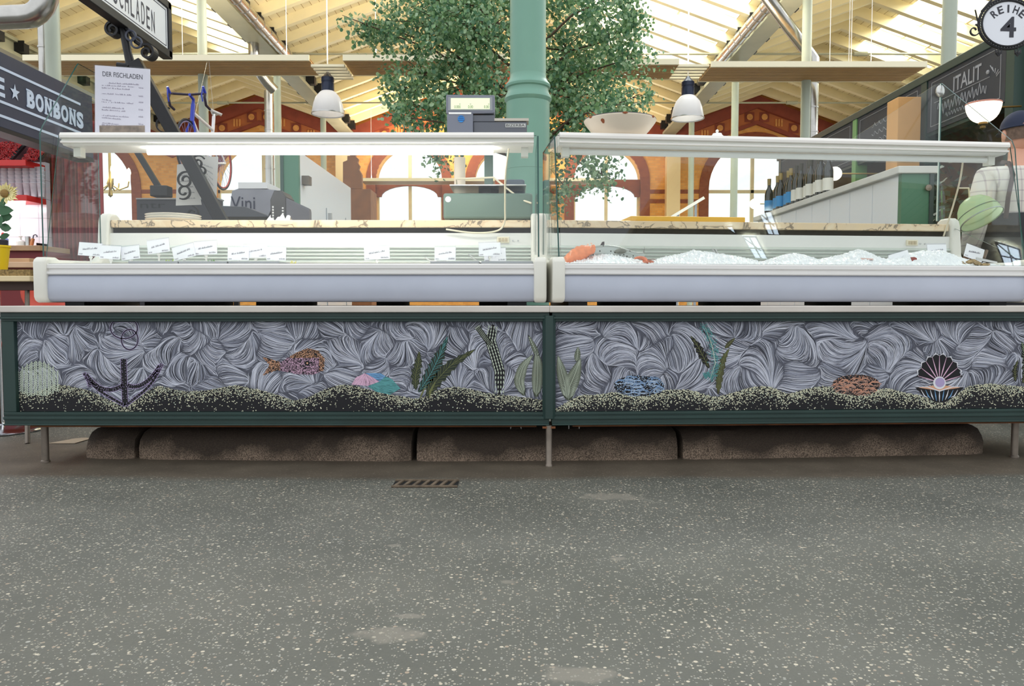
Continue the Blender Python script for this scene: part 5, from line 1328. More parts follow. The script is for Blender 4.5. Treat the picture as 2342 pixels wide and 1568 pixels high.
# menu sheet standing on the left canopy
def menu():
    Y = 3.50
    t = thing('menu_stand', 'white printed menu sheet in a clear stand on the left canopy', 'menu', (XA(280, Y), Y, CANZ))
    TL, TR, BL, BR = W(217, 149, Y), W(343, 158, Y), W(217, 304, Y), W(343, 304, Y)
    for q in (BL, BR): q.z = CANZ + .002
    m = MB().prism([BL, BR, TR, TL], (0, .003, 0)); m.build('sheet', PAPER, t)
    m = MB(); pane(m, BL + Vector((-.004, -.004, 0)), BR + Vector((.004, -.004, 0)), TR + Vector((.004, -.004, .004)), TL + Vector((-.004, -.004, .004)), -.002); m.build('acrylic_front', [ACRY, ACRY], t)
    MB().box(BL.x - .004, BR.x + .004, Y - .03, Y + .05, CANZ, CANZ + .003).build('acrylic_foot', ACRY, t)
    I = M('menu_ink', (120, 112, 124), .8); m = MB()
    def pt(px, py): return W(px, py, Y) + Vector((0, -.0008, 0))
    a, b_ = pt(235, 174), pt(326, 182); put_text(m, 'DER FISCHLADEN', a, b_ - a, Vector((0, 0, .021)))
    m.build('title', INK, t); m = MB()
    for i, (y, x1) in enumerate(((188, 318), (193, 307), (199, 297), (212, 302), (225, 255), (231, 305), (243, 285), (249, 287), (262, 297), (267, 277), (279, 272), (284, 302))):
        q = pt(233 if i else 248, y + 3); scribble(m, q, pt(x1, y + 7) - q, Vector((0, 0, .006)), i + 200)
    for i, y in enumerate((199, 218, 232, 249, 265, 282)): q = pt(317, y + 3); scribble(m, q, pt(328, y + 4) - q, Vector((0, 0, .007)), i + 300)
    m.build('menu_lines', M('menu_grey', (168, 162, 172), .8), t)
    q0, q1 = W(228, 305, Y), W(331, 287, Y)
    MB().box(q0.x, q1.x, Y - .0012, Y - .0004, CANZ + .003, q1.z).build('picture', M('menu_photo', (150, 134, 110), .6, noise=(30, .4)), t)
menu()
# ---- green cast-iron column
def iron_column():
    Y = 5.0; x = XA(1207, Y); r = 40.5 * Y / FPX; zr = ZA(186, Y); zr2 = ZA(236, Y); r2 = 49 * Y / FPX
    t = thing('iron_column', 'tall green cast-iron column with moulded ring in front of the tree', 'column', (x, Y, 0))
    MB().lathe([(0, 0), (r2*1.5, 0), (r2*1.5, .18), (r2*1.25, .24), (r2*1.2, .3), (r2*1.0, .36), (r2, zr2)], (x, Y, 0), 40).build('lower_shaft', COLGREEN, t, smooth=40)
    MB().lathe([(r2, zr2), (r2*1.04, zr2 + .008), (r2*1.09, zr2 + .022), (r2*1.05, zr2 + .040), (r2*.98, zr2 + .055), (r2*.94, zr2 + .075), (r2*.95, zr2 + .085), (r2*1.02, zr2 + .092), (r2*1.04, zr2 + .106), (r2*.99, zr2 + .118), (r2*.93, zr2 + .126), (r*1.02, zr2 + .15), (r, zr2 + .17)], (x, Y, 0), 40).build('moulded_ring', COLGREEN, t, smooth=30)
    MB().lathe([(r, zr2 + .17), (r*.96, 4.6), (r*1.4, 4.7), (r*1.4, 4.9), (0, 4.9)], (x, Y, 0), 40).build('upper_shaft', COLGREEN, t, smooth=40)
    MB().lathe([(r2*1.004, ZA(388, Y) - .003), (r2*1.012, ZA(388, Y)), (r2*1.004, ZA(388, Y) + .003)], (x, Y, 0), 40).build('joint_ring', COLGREEN, t, smooth=40)
iron_column()
# ---- indoor tree
def tree():
    Y = 8.0; x = XA(1195, Y); r = np.random.default_rng(21)
    t = thing('indoor_tree', 'leafy green tree growing behind the green iron column', 'tree', (x, Y, 0))
    BARK = M('bark', (84, 66, 50), .85, noise=(14, .3))
    MB().tube([(x, Y, 0), (x + .02, Y, 1.2), (x - .02, Y + .02, 2.4), (x, Y, 3.6), (x + .03, Y, 4.7)], [.10, .085, .075, .055, .03], 12).build('trunk', BARK, t, smooth=60)
    MB().lathe([(0, 0), (.42, 0), (.5, .5), (.52, .55), (.48, .55), (.46, .48), (0, .48)], (x, Y, 0), 32).build('planter', M('planter_grey', (110, 108, 104), .7), t, smooth=40)
    clumps = [(1000, -25, 150, 85), (1100, -60, 150, 80), (1300, -40, 150, 90), (1400, 15, 75, 60), (1010, 60, 130, 75), (870, 45, 62, 36), (835, 50, 26, 14), (1100, 90, 130, 90), (960, 150, 90, 60), (1060, 180, 110, 75), (900, 175, 45, 26), (960, 235, 80, 42), (1060, 262, 115, 45), (930, 285, 40, 25), (1140, 240, 80, 80), (1300, 90, 110, 90), (1400, 80, 85, 60), (1440, 125, 55, 40), (1290, 190, 90, 85), (1380, 185, 85, 55), (1450, 210, 45, 30), (1300, 275, 80, 55), (1390, 265, 75, 45), (1265, 330, 35, 50), (1335, 355, 45, 40), (1380, 390, 40, 30), (1290, 420, 30, 40), (1000, 345, 35, 22)]
    br = MB(); lv = MB()
    for px, py, rx, ry in clumps:
        c = W(px, py, Y); c.y = Y + r.uniform(-.45, .45); sx, sz = rx * Y / FPX, ry * Y / FPX
        base = Vector((x, Y, max(2.1, c.z - abs(c.x - x) * .5 - .1)))
        mid = base.lerp(c, .55) + Vector((0, 0, .12))
        br.tube([base, mid, c, c + (c - mid) * .35], [.018, .010, .006, .003], 7)
        n = int(50 + rx * ry / 11.0)
        for k in range(max(10, n // 12)):          # twigs with leaves in drooping sprays
            d = r.normal(0, 1, 3); d /= np.linalg.norm(d); q = r.random() ** .45
            e = c + Vector((d[0]*sx*q, d[1]*.55*q, d[2]*sz*q))
            if k % 5 == 0: br.tube([c, c.lerp(e, .5) + Vector((0, 0, .03)), e], [.006, .004, .002], 5)
            tip = e + Vector((r.normal(0, .10), r.normal(0, .08), -.09 - .06*r.random()))
            for j in range(20):
                u = r.random(); p = e.lerp(tip, u) + Vector(tuple(r.normal(0, .045, 3)))
                L_ = r.uniform(.030, .052); w_ = L_ * .42
                a1 = Vector(tuple(r.normal(0, 1, 3) + np.array([0, 0, -.7]))).normalized(); a2 = a1.orthogonal().normalized()
                a2 = (Matrix.Rotation(r.uniform(0, 2*PI), 3, a1) @ a2)
                nn = a1.cross(a2) * .006
                lv.add([p, p + a1*L_*.35 + a2*w_ + nn, p + a1*L_*.8 + a2*w_*.75, p + a1*L_, p + a1*L_*.8 - a2*w_*.75, p + a1*L_*.35 - a2*w_ + nn], [(0, 1, 2, 3), (0, 3, 4, 5)], int(r.integers(0, 3)))
    br.build('branches', BARK, t, smooth=60)
    lv.build('foliage', [frosted('leaf_green', (124, 160, 108), .3), frosted('leaf_dark_green', (90, 132, 98), .3), frosted('leaf_pale_green', (164, 192, 152), .35)], t)
tree()
# ------------------------------------------------------------------ signs, stalls, bicycle, person
def spiral(mb, c, r0, turns, a0, w=.016, th=.005, dirn=1, Y=None):
    P = []
    for i in range(int(22*abs(turns)) + 1):
        a = a0 + dirn * 2*PI*i/22; r = r0 * (1 - .72 * i / (22*abs(turns)))
        P.append(Vector((c[0] + r*math.cos(a), c[1], c[2] + r*math.sin(a))))
    n = len(P); vs = []
    for i, p in enumerate(P):
        d = (P[min(n-1, i+1)] - P[max(0, i-1)]).normalized(); nn = Vector((-d.z, 0, d.x)) * th
        vs += [p - nn + Vector((0, -w, 0)), p + nn + Vector((0, -w, 0)), p + nn + Vector((0, w, 0)), p - nn + Vector((0, w, 0))]
    fs = []
    for i in range(n - 1):
        for k in range(4): fs.append((i*4+k, i*4+(k+1) % 4, (i+1)*4+(k+1) % 4, (i+1)*4+k))
    fs += [(3, 2, 1, 0), tuple((n-1)*4 + k for k in range(4))]
    mb.add(vs, fs)
    return P[0]
# ---- shop sign on its wrought-iron stand
SIGNW = M('sign_white', (232, 234, 236), .4)
def shop_sign():
    X = -2.2; y0, y1 = 3.35, 5.09; zb, zt = 2.215, 2.56; Ys = 4.52
    t = thing('hanging_shop_sign', 'black-framed white shop sign with tall thin letters on a leaning iron stand', 'sign', (X, Ys, 0))
    MB().box(X - .02, X + .02, y0, y1, zb, zt).build('sign_panel', SIGNW, t)
    f = MB(); w = .045
    f.box(X - .03, X + .03, y0, y1, zb - .005, zb + w); f.box(X - .03, X + .03, y0, y1, zt - w, zt + .005); f.box(X - .03, X + .03, y0, y0 + w, zb, zt); f.box(X - .03, X + .03, y1 - w, y1 + .005, zb, zt)
    f.build('frame', BLACK, t, bevel=.004)
    l = MB(); xx = X + .0215
    for a, b_ in ((zb + .06, zb + .064), (zt - .064, zt - .06)): l.box(X + .02, xx, y0 + .06, y1 - .065, a, b_)
    l.box(X + .02, xx, y1 - .069, y1 - .065, zb + .06, zt - .06)
    l.build('border_line', INK, t)
    m = MB()
    for i, ch in enumerate('FISCHLADEN'): w_ = .010 if ch == 'I' else .042; put_text(m, ch, (xx, 4.24 + .065*i + (.016 if ch == 'I' else 0), 2.300), (0, w_, 0), (0, 0, .128))
    m.build('lettering', M('sign_ink', (52, 52, 66), .6), t)
    a, b_ = W(296, 118, Ys), W(503, 498, Ys); d = (b_ - a)
    s = MB(); s.beam(a + d*.06, a + d * 2.1, .07, .05, (0, 1, 0)); s.build('leaning_strut', BLACK, t, bevel=.004)
    s = MB(); s.beam(W(262, 262, 4.4), W(368, 436, 4.4), .03, .02, (0, 1, 0)); s.build('mirrored_strut', BLACK, t)  # thin bar and block built solid for the strut's reflection in the glass
    q = W(368, 438, 4.4); MB().box(q.x - .045, q.x + .05, 4.36, 4.44, q.z - .03, q.z + .03).build('mirrored_block', BLACK, t, bevel=.006)
    c = W(262, 70, Ys); b1 = MB(); spiral(b1, (c.x, Ys, c.z), .045, 1.5, math.radians(60), .03, .006, 1)
    b1.build('scroll', BLACK, t)
    b1 = MB(); b1.tube([W(270, 52, Ys), W(285, 80, Ys), W(292, 120, Ys), W(300, 152, Ys)], [.012, .024, .022, .026], 10); b1.build('scroll_stem', BLACK, t, smooth=50)
    c = W(340, 122, Ys); b1 = MB(); spiral(b1, (c.x, Ys, c.z), .045, 1.4, math.radians(120), .03, .006, -1); b1.build('scroll', BLACK, t)
    b1 = MB(); b1.tube([W(325, 105, Ys), W(310, 95, Ys), W(300, 75, Ys), W(285, 60, Ys)], .012, 8); b1.build('scroll_stem', BLACK, t, smooth=50)
    for px, py, r in ((303, 84, .028), (316, 100, .03)):
        c = W(px, py, Ys); b1 = MB(); b1.tube([(c.x + r*math.cos(k*PI/9), Ys - .02, c.z + r*math.sin(k*PI/9)) for k in range(18)], .006, 6, closed=True); b1.build('ring_ornament', M('grey_iron', (74, 78, 92), .5, .2), t)
    MB().tube([W(268, 148, Ys), W(282, 150, Ys), W(310, 150, Ys)], .014, 10).build('hinge_pin', BLACK, t, smooth=50)
    for px, py, r, a, dr, tn in ((452, 372, .045, 30, 1, 1.3), (462, 392, .04, -60, -1, 1.2), (424, 412, .05, 60, 1, 1.4), (420, 438, .045, -120, 1, 1.3), (440, 487, .04, 90, -1, 1.2), (380, 262, .04, 60, 1, 1.3), (375, 283, .055, -30, -1, 1.2)):
        c = W(px, py, Ys + .03); b1 = MB(); spiral(b1, (c.x, Ys + .03, c.z), r, tn, math.radians(a), .008, .004, dr); b1.build('scroll', BLACK, t)
    return t
shop_sign()
def hung_sheet(pts, Y, label, seed):
    P = [W(px, py, Y) for px, py in pts]; t = thing('paper_sheet', label, 'paper', (P[0].x, Y, P[0].z), 0, 'paper menus on the iron stand')
    MB().prism(P, (0, .003, 0)).build('sheet', M('grey_paper', (214, 212, 208), .7), t)
    m = MB()
    for k in range(5):
        u = .15 + k*.14; a = P[3].lerp(P[0], 1-u).lerp(P[2].lerp(P[1], 1-u), .15); b_ = P[3].lerp(P[0], 1-u).lerp(P[2].lerp(P[1], 1-u), .8); scribble(m, a + Vector((0, -.001, 0)), b_ - a, (0, 0, .008), seed + k)
    m.build('lettering', M('faint_ink', (150, 150, 156), .8), t)
hung_sheet([(402, 470), (461, 468), (442, 372), (405, 376)], 4.62, 'grey paper sheet hanging left of the leaning strut, seen through the left case', 20)
hung_sheet([(470, 398), (494, 468), (499, 358), (432, 357)], 4.66, 'grey paper sheet hanging right of the leaning strut, seen through the left case', 30)
# ---- confectioner's stall on the left
NAVY = M('navy_board', (46, 54, 78), .5, noise=(3, .06)); SIGNL = M('sign_letter', (206, 220, 240), .5)
def sweet_sign():
    X = -3.0; Y0, Y1 = 4.35, XA(213, 1.0) and (1790*3.0/(1171-213) + 1.2 * _sp) / _cp; t = thing('navy_sign_board', 'navy stall sign board with a white star and big slab letters', 'sign', (X, 5.0, 1.69))
    MB().box(X - .05, X, Y0, Y1, 1.69, 2.13).build('board', NAVY, t, bevel=.003)
    l = MB()
    for z in (2.035, 1.838, 1.755): l.box(X, X + .003, Y0, Y1 - .16 if z > 1.8 else Y1 - .06, z - .008, z + .008)
    l.build('white_lines', SIGNL, t)
    def yz(px): return (1790 * 3.0 / (1171 - px) + 1.26 * _sp) / _cp
    m = MB(); ya_, yb_ = yz(59), yz(191); pw = (yb_ - ya_) / 7
    for i, ch in enumerate('BONBONS'):
        y_ = ya_ + pw*i + .004; w_ = pw - .010; z_ = 1.868; put_text(m, ch, (X + .003, y_ + (.006 if ch in 'BN' else 0), z_), (0, w_ - (.012 if ch == 'N' else .006 if ch == 'B' else 0), 0), (0, 0, .112), bold=.05)
        ser = {'B': [(0, 0), (0, .1)], 'N': [(0, 0), (0, .1), (w_ - .034, .1)], 'S': [], 'O': []}[ch]      # slab serifs
        for dy, dz in ser: m.box(X + .003, X + .0035, y_ + dy - .003, y_ + dy + .034, z_ + dz, z_ + dz + .012)
    put_text(m, 'E', (X + .003, yz(-18), 1.868), (0, yz(10) - yz(-18), 0), (0, 0, .112), bold=.035)
    o = m.build('lettering', SIGNL, t); sd = o.modifiers.new('weight', 'SOLIDIFY'); sd.thickness = .004
    c = yz(33); s = MB(); s.add([(X + .004, c + (.048 if k % 2 == 0 else .019)*math.sin(2*PI*k/10), 1.924 + (.052 if k % 2 == 0 else .021)*math.cos(2*PI*k/10)) for k in range(10)], [tuple(range(10))]); s.build('star', SIGNL, t)
    MB().box(X - .12, X - .0, Y0, Y1, 1.665, 1.69).build('lower_edge', BLACK, t)
    MB().beam((X - .06, Y1 - .1, 1.95), (XA(100, 6.2), 6.195, 1.95), .05, .06).build('bracket', BLACK, t)
sweet_sign()
def tile_mat():
    m = bpy.data.materials.new('white_tiles'); m.use_nodes = True; nt = m.node_tree; N = nt.nodes; L = nt.links; b = N['Principled BSDF']; b.inputs['Roughness'].default_value = .15
    tc = N.new('ShaderNodeTexCoord'); mp = N.new('ShaderNodeMapping'); mp.inputs['Rotation'].default_value = (PI/2, 0, 0); L.new(tc.outputs['Object'], mp.inputs[0])
    br = N.new('ShaderNodeTexBrick'); br.offset = 0; L.new(mp.outputs[0], br.inputs['Vector']); br.inputs['Scale'].default_value = 3.4; br.inputs['Brick Width'].default_value = .5; br.inputs['Row Height'].default_value = .5; br.inputs['Mortar Size'].default_value = .006
    br.inputs['Color1'].default_value = (*lin((226, 226, 232)), 1); br.inputs['Color2'].default_value = (*lin((222, 222, 230)), 1); br.inputs['Mortar'].default_value = (*lin((160, 160, 170)), 1); L.new(br.outputs['Color'], b.inputs['Base Color'])
    return m
YS = 6.2
XSR = XA(113, YS)
REDP = M('red_paint', (206, 44, 40), .4); DRED = M('dark_red_paint', (122, 34, 38), .5, noise=(5, .08)); WOODT = M('counter_wood', (186, 150, 112), .5, noise=(6, .15))
tw = thing('stall_back_wall', 'white tiled back wall of the left stall below the red shelves', 'wall', (XSR - .8, YS, 0))
MB().box(XSR - 1.8, XSR, YS, YS + .06, 0, 1.76).build('tiling', tile_mat(), tw); MB().box(XSR - 1.8, XSR, YS, YS + .06, 1.76, 2.3).build('upper_panel', M('wine_panel', (84, 40, 48), .6, noise=(4, .2)), tw)
for zc, lab in ((ZA(452, YS - .25), 'lower red shelf with the light strip beneath it in the left stall'), (ZA(372, YS - .25), 'upper red shelf holding the trays of red sweets')):
    t = thing('red_shelf', lab, 'shelf', (XSR - .9, YS - .12, zc), 0, 'red shelves in the left stall')
    MB().box(XSR - 1.8, XSR, YS - .25, YS, zc - .022, zc + .022).build('board', REDP, t, bevel=.003)
    if zc < 1.6:
        MB().box(XSR - 1.4, XA(58, YS - .2), YS - .22, YS - .16, zc - .055, zc - .024).build('light_strip', M('strip_light', (250, 250, 255), .4, emit=((.92, .95, 1), 10)), t)
zsh = ZA(452, YS - .25) + .022
CUP = M('clear_cup', (206, 204, 212), .12, spec=.8, noise=(20, .15)); cfirst = None
for i, px in enumerate((6, 21, 37, 53, 70, 86, 102)):
    for k in range(5):
        if cfirst is None:
            cfirst = MB().lathe([(.0, 0), (.021, 0), (.028, .10), (.031, .104), (.030, .107), (.026, .10), (.019, .004), (0, .004)], (0, 0, 0), 20).build('plastic_cup', CUP, None, loc=(0, 0, 0), smooth=40); o = cfirst
        else: o = link(cfirst.copy())
        o.location = (XA(px, YS - .12), YS - .12, zsh + .001 + k * .030)
        tag(o, 'clear plastic cup nested in one of the tall stacks between the red shelves', 'cup', 'clear cups stacked between the red shelves')
def sweets_tray(px0, px1, label, seed):
    Yt = YS - .22; t = thing('sweets_tray', label, 'tray', (XA((px0+px1)/2, Yt), Yt, ZA(366, Yt)), 0, 'tilted trays of red sweets')
    a, b_ = XA(px0, Yt), XA(px1, Yt); z0 = ZA(366, Yt) + .0; z1 = ZA(318, Yt)
    MB().prism([(a, Yt, z0), (b_ - .02, Yt, z0), (b_ + .015, Yt + .14, z1), (a + .02, Yt + .14, z1)], (0, .03, -.0)).build('tray', M('black_tray', (36, 34, 38), .4), t)
    r = random.Random(seed); m = MB()
    for k in range(420):
        u, v = r.random(), r.random(); p = Vector((a + .012, Yt, z0)).lerp(Vector((b_ - .03, Yt, z0)), u).lerp(Vector((a + .025, Yt + .13, z1)).lerp(Vector((b_ + .002, Yt + .13, z1)), u), v); p.y -= .006 + r.random()*.012
        d = Vector((r.uniform(-1, 1), r.uniform(-.4, .4), r.uniform(-1, 1))).normalized() * .012
        m.tube([p - d, p + d], [.0035, .002], 5)
    o = m.build('red_sweets', M('sweet_red', (158, 24, 28), .35, noise=(60, .4)), t); o['kind'] = 'stuff'
sweets_tray(-20, 42, 'tilted black tray of red sweets at the left edge on the upper red shelf', 1); sweets_tray(60, 106, 'tilted black tray of red sweets nearest the left glass case', 2)
zct = ZA(563, 5.9)
t = thing('stall_counter', 'dark red counter with a light wooden top below the white tiles', 'counter', (XSR - .9, 6.0, 0))
MB().box(XSR - 1.8, XA(95, 5.8), 5.8, YS - .003, zct - .04, zct).build('top', WOODT, t, bevel=.004); MB().box(XSR - 1.8, XA(95, 5.8), 5.84, YS - .003, 0, zct - .04).build('body', DRED, t)
MB().box(XA(97, 6.1), XSR, 6.05, YS, 0, ZA(556, 6.1)).build('stall_bin', BLACK, None, loc=(XA(105, 6.1), 6.1, 0), bevel=.004); tag(bpy.data.objects['stall_bin'], 'black panel box beside the stall counter', 'box')
def bottle_lathe(name, px, prof, mat_, label, parts=(), Y=5.98, cat='bottle'):
    x = XA(px, Y); t = thing(name, label, cat, (x, Y, zct))
    MB().lathe(prof, (x, Y, zct), 20).build('body', mat_, t, smooth=50)
    for nm, pr, m_ in parts: MB().lathe(pr, (x, Y, zct), 18).build(nm, m_, t, smooth=50)
bottle_lathe('squeeze_bottle', 12, [(0, 0), (.022, 0), (.024, .05), (.016, .075), (.010, .08)], WHITE, 'white squeeze bottle with a red cap on the stall counter', [('cap', [(.012, .08), (.012, .1), (.005, .11), (0, .11)], REDP)])
bottle_lathe('cleaner_bottle', 19, [(0, 0), (.016, 0), (.016, .06), (.008, .068), (0, .07)], M('bottle_blue', (120, 140, 190), .3), 'small blue and white bottle on the stall counter')
bottle_lathe('soap_dispenser', 52, [(0, 0), (.03, 0), (.03, .038), (.022, .05), (.008, .054)], WHITE, 'white pump soap dispenser on the stall counter', [('pump', [(.007, .054), (.007, .075), (.014, .078), (.012, .084), (0, .085)], WHITE)])
bottle_lathe('steel_beaker', 68, [(0, 0), (.018, 0), (.018, .08), (.016, .08), (.016, .005), (0, .005)], STEEL, 'narrow polished steel beaker on the stall counter', cat='beaker')
x = XA(79, 5.98); t = thing('copper_ladle', 'copper ladle cup with a hooked handle leaning on the stall counter', 'ladle', (x, 5.98, zct))
MB().tube([(x - .012, 5.98, zct), (x - .004, 5.98, zct + .04), (x + .004, 5.98, zct + .065)], [.012, .014, .012], 12).build('cup', M('copper', (206, 140, 100), .3, .8), t, smooth=50); MB().tube([(x + .004, 5.98, zct + .065), (x + .008, 5.98, zct + .088), (x + .022, 5.98, zct + .094), (x + .034, 5.98, zct + .088), (x + .034, 5.98, zct + .075)], .004, 8).build('handle', LAMPB, t, smooth=50)
# red curtain behind the glass
rows = []
for j in range(2):
    rows.append([(XA(117, 6.3) + (XA(238, 6.3) - XA(117, 6.3)) * i / 90, 6.3 + .035*math.sin(i*.85) + .015*math.sin(i*.31), [.02, 2.1][j]) for i in range(91)])
m = MB().grid(rows); o = m.build('red_curtain', M('curtain_red', (138, 28, 34), .8), None, loc=(-3.3, 6.3, 0), smooth=80); sd = o.modifiers.new('cloth', 'SOLIDIFY'); sd.thickness = .004
tag(o, 'dark red pleated curtain beside the tiled stall, seen through the left case', 'curtain')
# bench boards, pedestal table and what stands on it
zb_ = ZA(590, 5.0)
t = thing('wooden_bench', 'pale wooden bench board on a dark red base behind the pedestal table', 'bench', (XA(20, 5.0), 5.1, 0))
MB().box(-4.6, XA(70, 5.0), 5.0, 5.2, zb_ - .035, zb_).build('board', WOODT, t, bevel=.004); MB().box(-4.2, XA(93, 4.9), 4.88, 5.0, zb_ - .065, zb_ - .03).build('front_board', M('pale_wood', (206, 172, 138), .5, noise=(6, .1)), t, bevel=.004); MB().box(-4.5, XA(88, 5.0), 4.98, 5.3, 0, zb_ - .065).build('base', DRED, t)
f1_ = on_floor(63, 1014); Yt = 3.95; zt_ = ZA(631, Yt); bc = on_floor(22, 985)
t = thing('pedestal_table', 'small wooden pedestal table on a chrome disc foot left of the counter', 'table', (bc.x, bc.y, 0))
MB().tube([(f1_.x, f1_.y, 0), (f1_.x - .20, f1_.y + .36, zt_ - .03)], .011, 10).build('support_leg', LEGST, t, smooth=50)
MB().box(-3.2, XA(81, Yt), Yt - .04, Yt + .2, zt_ - .028, zt_).build('tabletop', M('table_birch', (226, 206, 164), .45, noise=(5, .06)), t, bevel=.004)
MB().box(-3.1, XA(70, Yt), Yt + .02, Yt + .18, zt_ - .07, zt_ - .028).build('apron', M('dark_apron', (70, 48, 40), .6), t)
MB().lathe([(0, 0), (.215, 0), (.22, .008), (.20, .018), (.10, .030), (.04, .04), (.032, .06), (.032, zt_ - .07)], (bc.x - .06, bc.y, 0), 48).build('pedestal', M('chrome', (200, 200, 205), .15, 1.0), t, smooth=50)
MB().box(-3.0, XA(77, Yt), Yt - .02, Yt + .19, zt_, zt_ + .032).build('cork_mat', M('cork', (142, 118, 74), .9, noise=(90, .5), bump=(90, .8)), None, loc=(-2.6, Yt, zt_)); tag(bpy.data.objects['cork_mat'], 'thick speckled cork slab lying on the pedestal table', 'cork slab')
xp_ = XA(-22, Yt); zp_ = zt_ + .032; t = thing('potted_sunflower', 'pale yellow sunflower in a yellow pot on the cork slab', 'flower', (xp_, Yt + .05, zp_))
YP_ = Yt + .05
MB().lathe([(0, 0), (.052, 0), (.066, .115), (.070, .115), (.070, .125), (.062, .125), (.05, .01), (0, .01)], (xp_, YP_, zp_), 28).build('pot', M('pot_yellow', (236, 200, 30), .4), t, smooth=40); MB().lathe([(0, .12), (.055, .12), (.058, .15), (.052, .155), (0, .15)], (xp_, YP_, zp_), 24).build('inner_pot', M('inner_pot_dark', (48, 44, 58), .6), t, smooth=40)
hc = W(16, 443, YP_); MB().tube([(xp_, YP_, zp_ + .14), (xp_ + .005, YP_, zp_ + .28), (hc.x, YP_ + .02, hc.z)], [.006, .006, .005], 8).build('stem', SALAD, t, smooth=50)
pm = MB()
for k in range(22):
    a = 2*PI*k/22; d = Vector((math.cos(a), -.25, math.sin(a)*.72)); s_ = Vector((-math.sin(a), 0, math.cos(a)*.8)) * .011; c = hc + Vector((0, 0, 0)); L_ = .066 + .008*(k % 3)
    pm.add([c + d*.015 - s_*.5, c + d*.015 + s_*.5, c + d*L_*.6 + s_ + Vector((0, -.008, 0)), c + d*L_, c + d*L_*.6 - s_ + Vector((0, -.008, 0))], [(0, 1, 2, 3, 4)])
pm.build('petals', M('petal_yellow', (240, 228, 170), .6), t); MB().ball(hc + Vector((-.005, -.014, 0)), .021, 12, sc=(1, .6, 1)).build('flower_centre', M('flower_brown', (140, 110, 60), .8), t)
lm = MB()
for k, (px, py, w) in enumerate(((5, 480, .05), (14, 495, .045), (2, 505, .05), (12, 520, .04), (-5, 470, .05), (8, 462, .04), (-14, 500, .05), (10, 540, .03))):
    c = W(px, py, YP_ + .03*math.sin(k*2)); lm.grid([[c + Vector((u*w*math.cos(k), u*.3*w, v*w*.55*(1 - u*u) + u*w*.3*math.sin(k*3))) for v in (-1, 0, 1)] for u in (-1, -.5, 0, .5, 1)])
lm.build('leaves', M('flower_leaf', (60, 104, 70), .5), t)
OR = M('orange_red_shell', (224, 96, 78), .4)
f1 = on_floor(63, 1014); t = thing('shell_chair', 'orange-red rounded chair back showing beside the left case', 'chair', (XA(116, 4.55), 4.4, 0))
cc = Vector((XA(116, 4.55), 4.55, ZA(668, 4.55)))
sh = MB(); rows = []
for i in range(9):
    v = -1 + 2*i/8; row = []
    for k in range(13):
        a = -1 + 2*k/12; hw_ = .175 * math.sqrt(max(.02, 1 - v*v*.72)); row.append((cc.x + hw_*a, cc.y + .06*(1 - a*a), cc.z + v*.11))
    rows.append(row)
sh.grid(rows); o = sh.build('backrest', OR, t, smooth=60); sd = o.modifiers.new('shell', 'SOLIDIFY'); sd.thickness = .012
MB().box(cc.x - .17, cc.x + .17, cc.y - .38, cc.y + .02, .44, .465).build('seat', OR, t, bevel=.01)
for sx, yy in ((-.15, 4.22), (.15, 4.22), (-.15, 4.54), (.15, 4.54)):
    MB().tube([(cc.x + sx, yy, 0), (cc.x + sx, yy, .45)], .012, 10).build('leg', LEGST, t, smooth=50)
# chandelier built solid for a faint reflection in the left case
c = W(252, 420, 6.9); BRASS = M('brass', (206, 180, 110), .3, .8); t = thing('chandelier', 'small brass candle chandelier built solid for a faint reflection beside the red curtain', 'chandelier', (c.x, 6.9, c.z), 0)
MB().lathe([(0, -.12), (.02, -.1), (.012, -.04), (.03, 0), (.012, .05), (.01, .4), (0, .4)], tuple(c), 16).build('stem', BRASS, t, smooth=50)
for k in range(5):
    a = 2*PI*k/5 + .3; d = Vector((math.cos(a), math.sin(a), 0)); MB().tube([c, c + d*.07 + Vector((0, 0, -.05)), c + d*.14 + Vector((0, 0, -.02)), c + d*.15 + Vector((0, 0, .03))], .006, 7).build('arm', BRASS, t, smooth=50)
    q = c + d*.15 + Vector((0, 0, .03)); MB().lathe([(.012, 0), (.012, .05), (.018, .07), (.012, .10), (0, .115)], tuple(q), 12).build('candle_bulb', M('warm_bulb', (255, 240, 200), .4, emit=((1, .88, .6), 6)), t, smooth=60)
MB().tube([c + Vector((0, 0, .4)), (c.x, 6.9, 2.35), (-3.02, 5.6, 2.135)], .004, 6).build('chain', BRASS, t)
# dark counter, wine stall sign and grey table in the middle distance
t = thing('dark_partition', 'dark grey low partition behind the stacked plates', 'partition', (XA(415, 5.5), 5.5, 0))
MB().box(XA(318, 5.5), XA(505, 5.5), 5.5, 5.58, 0, ZA(456, 5.5)).build('panel', M('anthracite', (58, 58, 64), .6, noise=(4, .1)), t); MB().box(XA(318, 5.5), XA(505, 5.5), 5.49, 5.6, ZA(456, 5.5), ZA(453, 5.5)).build('top_edge', M('edge_grey', (150, 150, 150), .4), t)
m = MB(); put_text(m, 'ntr', (XA(325, 5.49), 5.497, ZA(476, 5.5)), (XA(382, 5.5) - XA(325, 5.5), 0, 0), (0, 0, ZA(464, 5.5) - ZA(476, 5.5))); m.build('lettering', BLACK, t)
t = thing('grey_table', 'grey folding table edge in front of the wine stall sign', 'table', (XA(560, 5.2), 5.3, 0))
P = [W(500, 470, 5.2), W(556, 472, 5.2), W(560, 472, 5.2), W(622, 496, 5.2), W(500, 496, 5.2)]
MB().prism(P, (0, .25, 0)).build('tabletop', M('table_grey', (84, 86, 92), .5), t, bevel=.004)
for px in (510, 610): MB().box(XA(px, 5.3) - .02, XA(px, 5.3) + .02, 5.3, 5.34, 0, 1.2).build('leg', BLACK, t)
Yv = 6.5; t = thing('wine_stall_sign', 'grey awning box lettered for the wine stall', 'sign', (XA(580, Yv), Yv, 0))
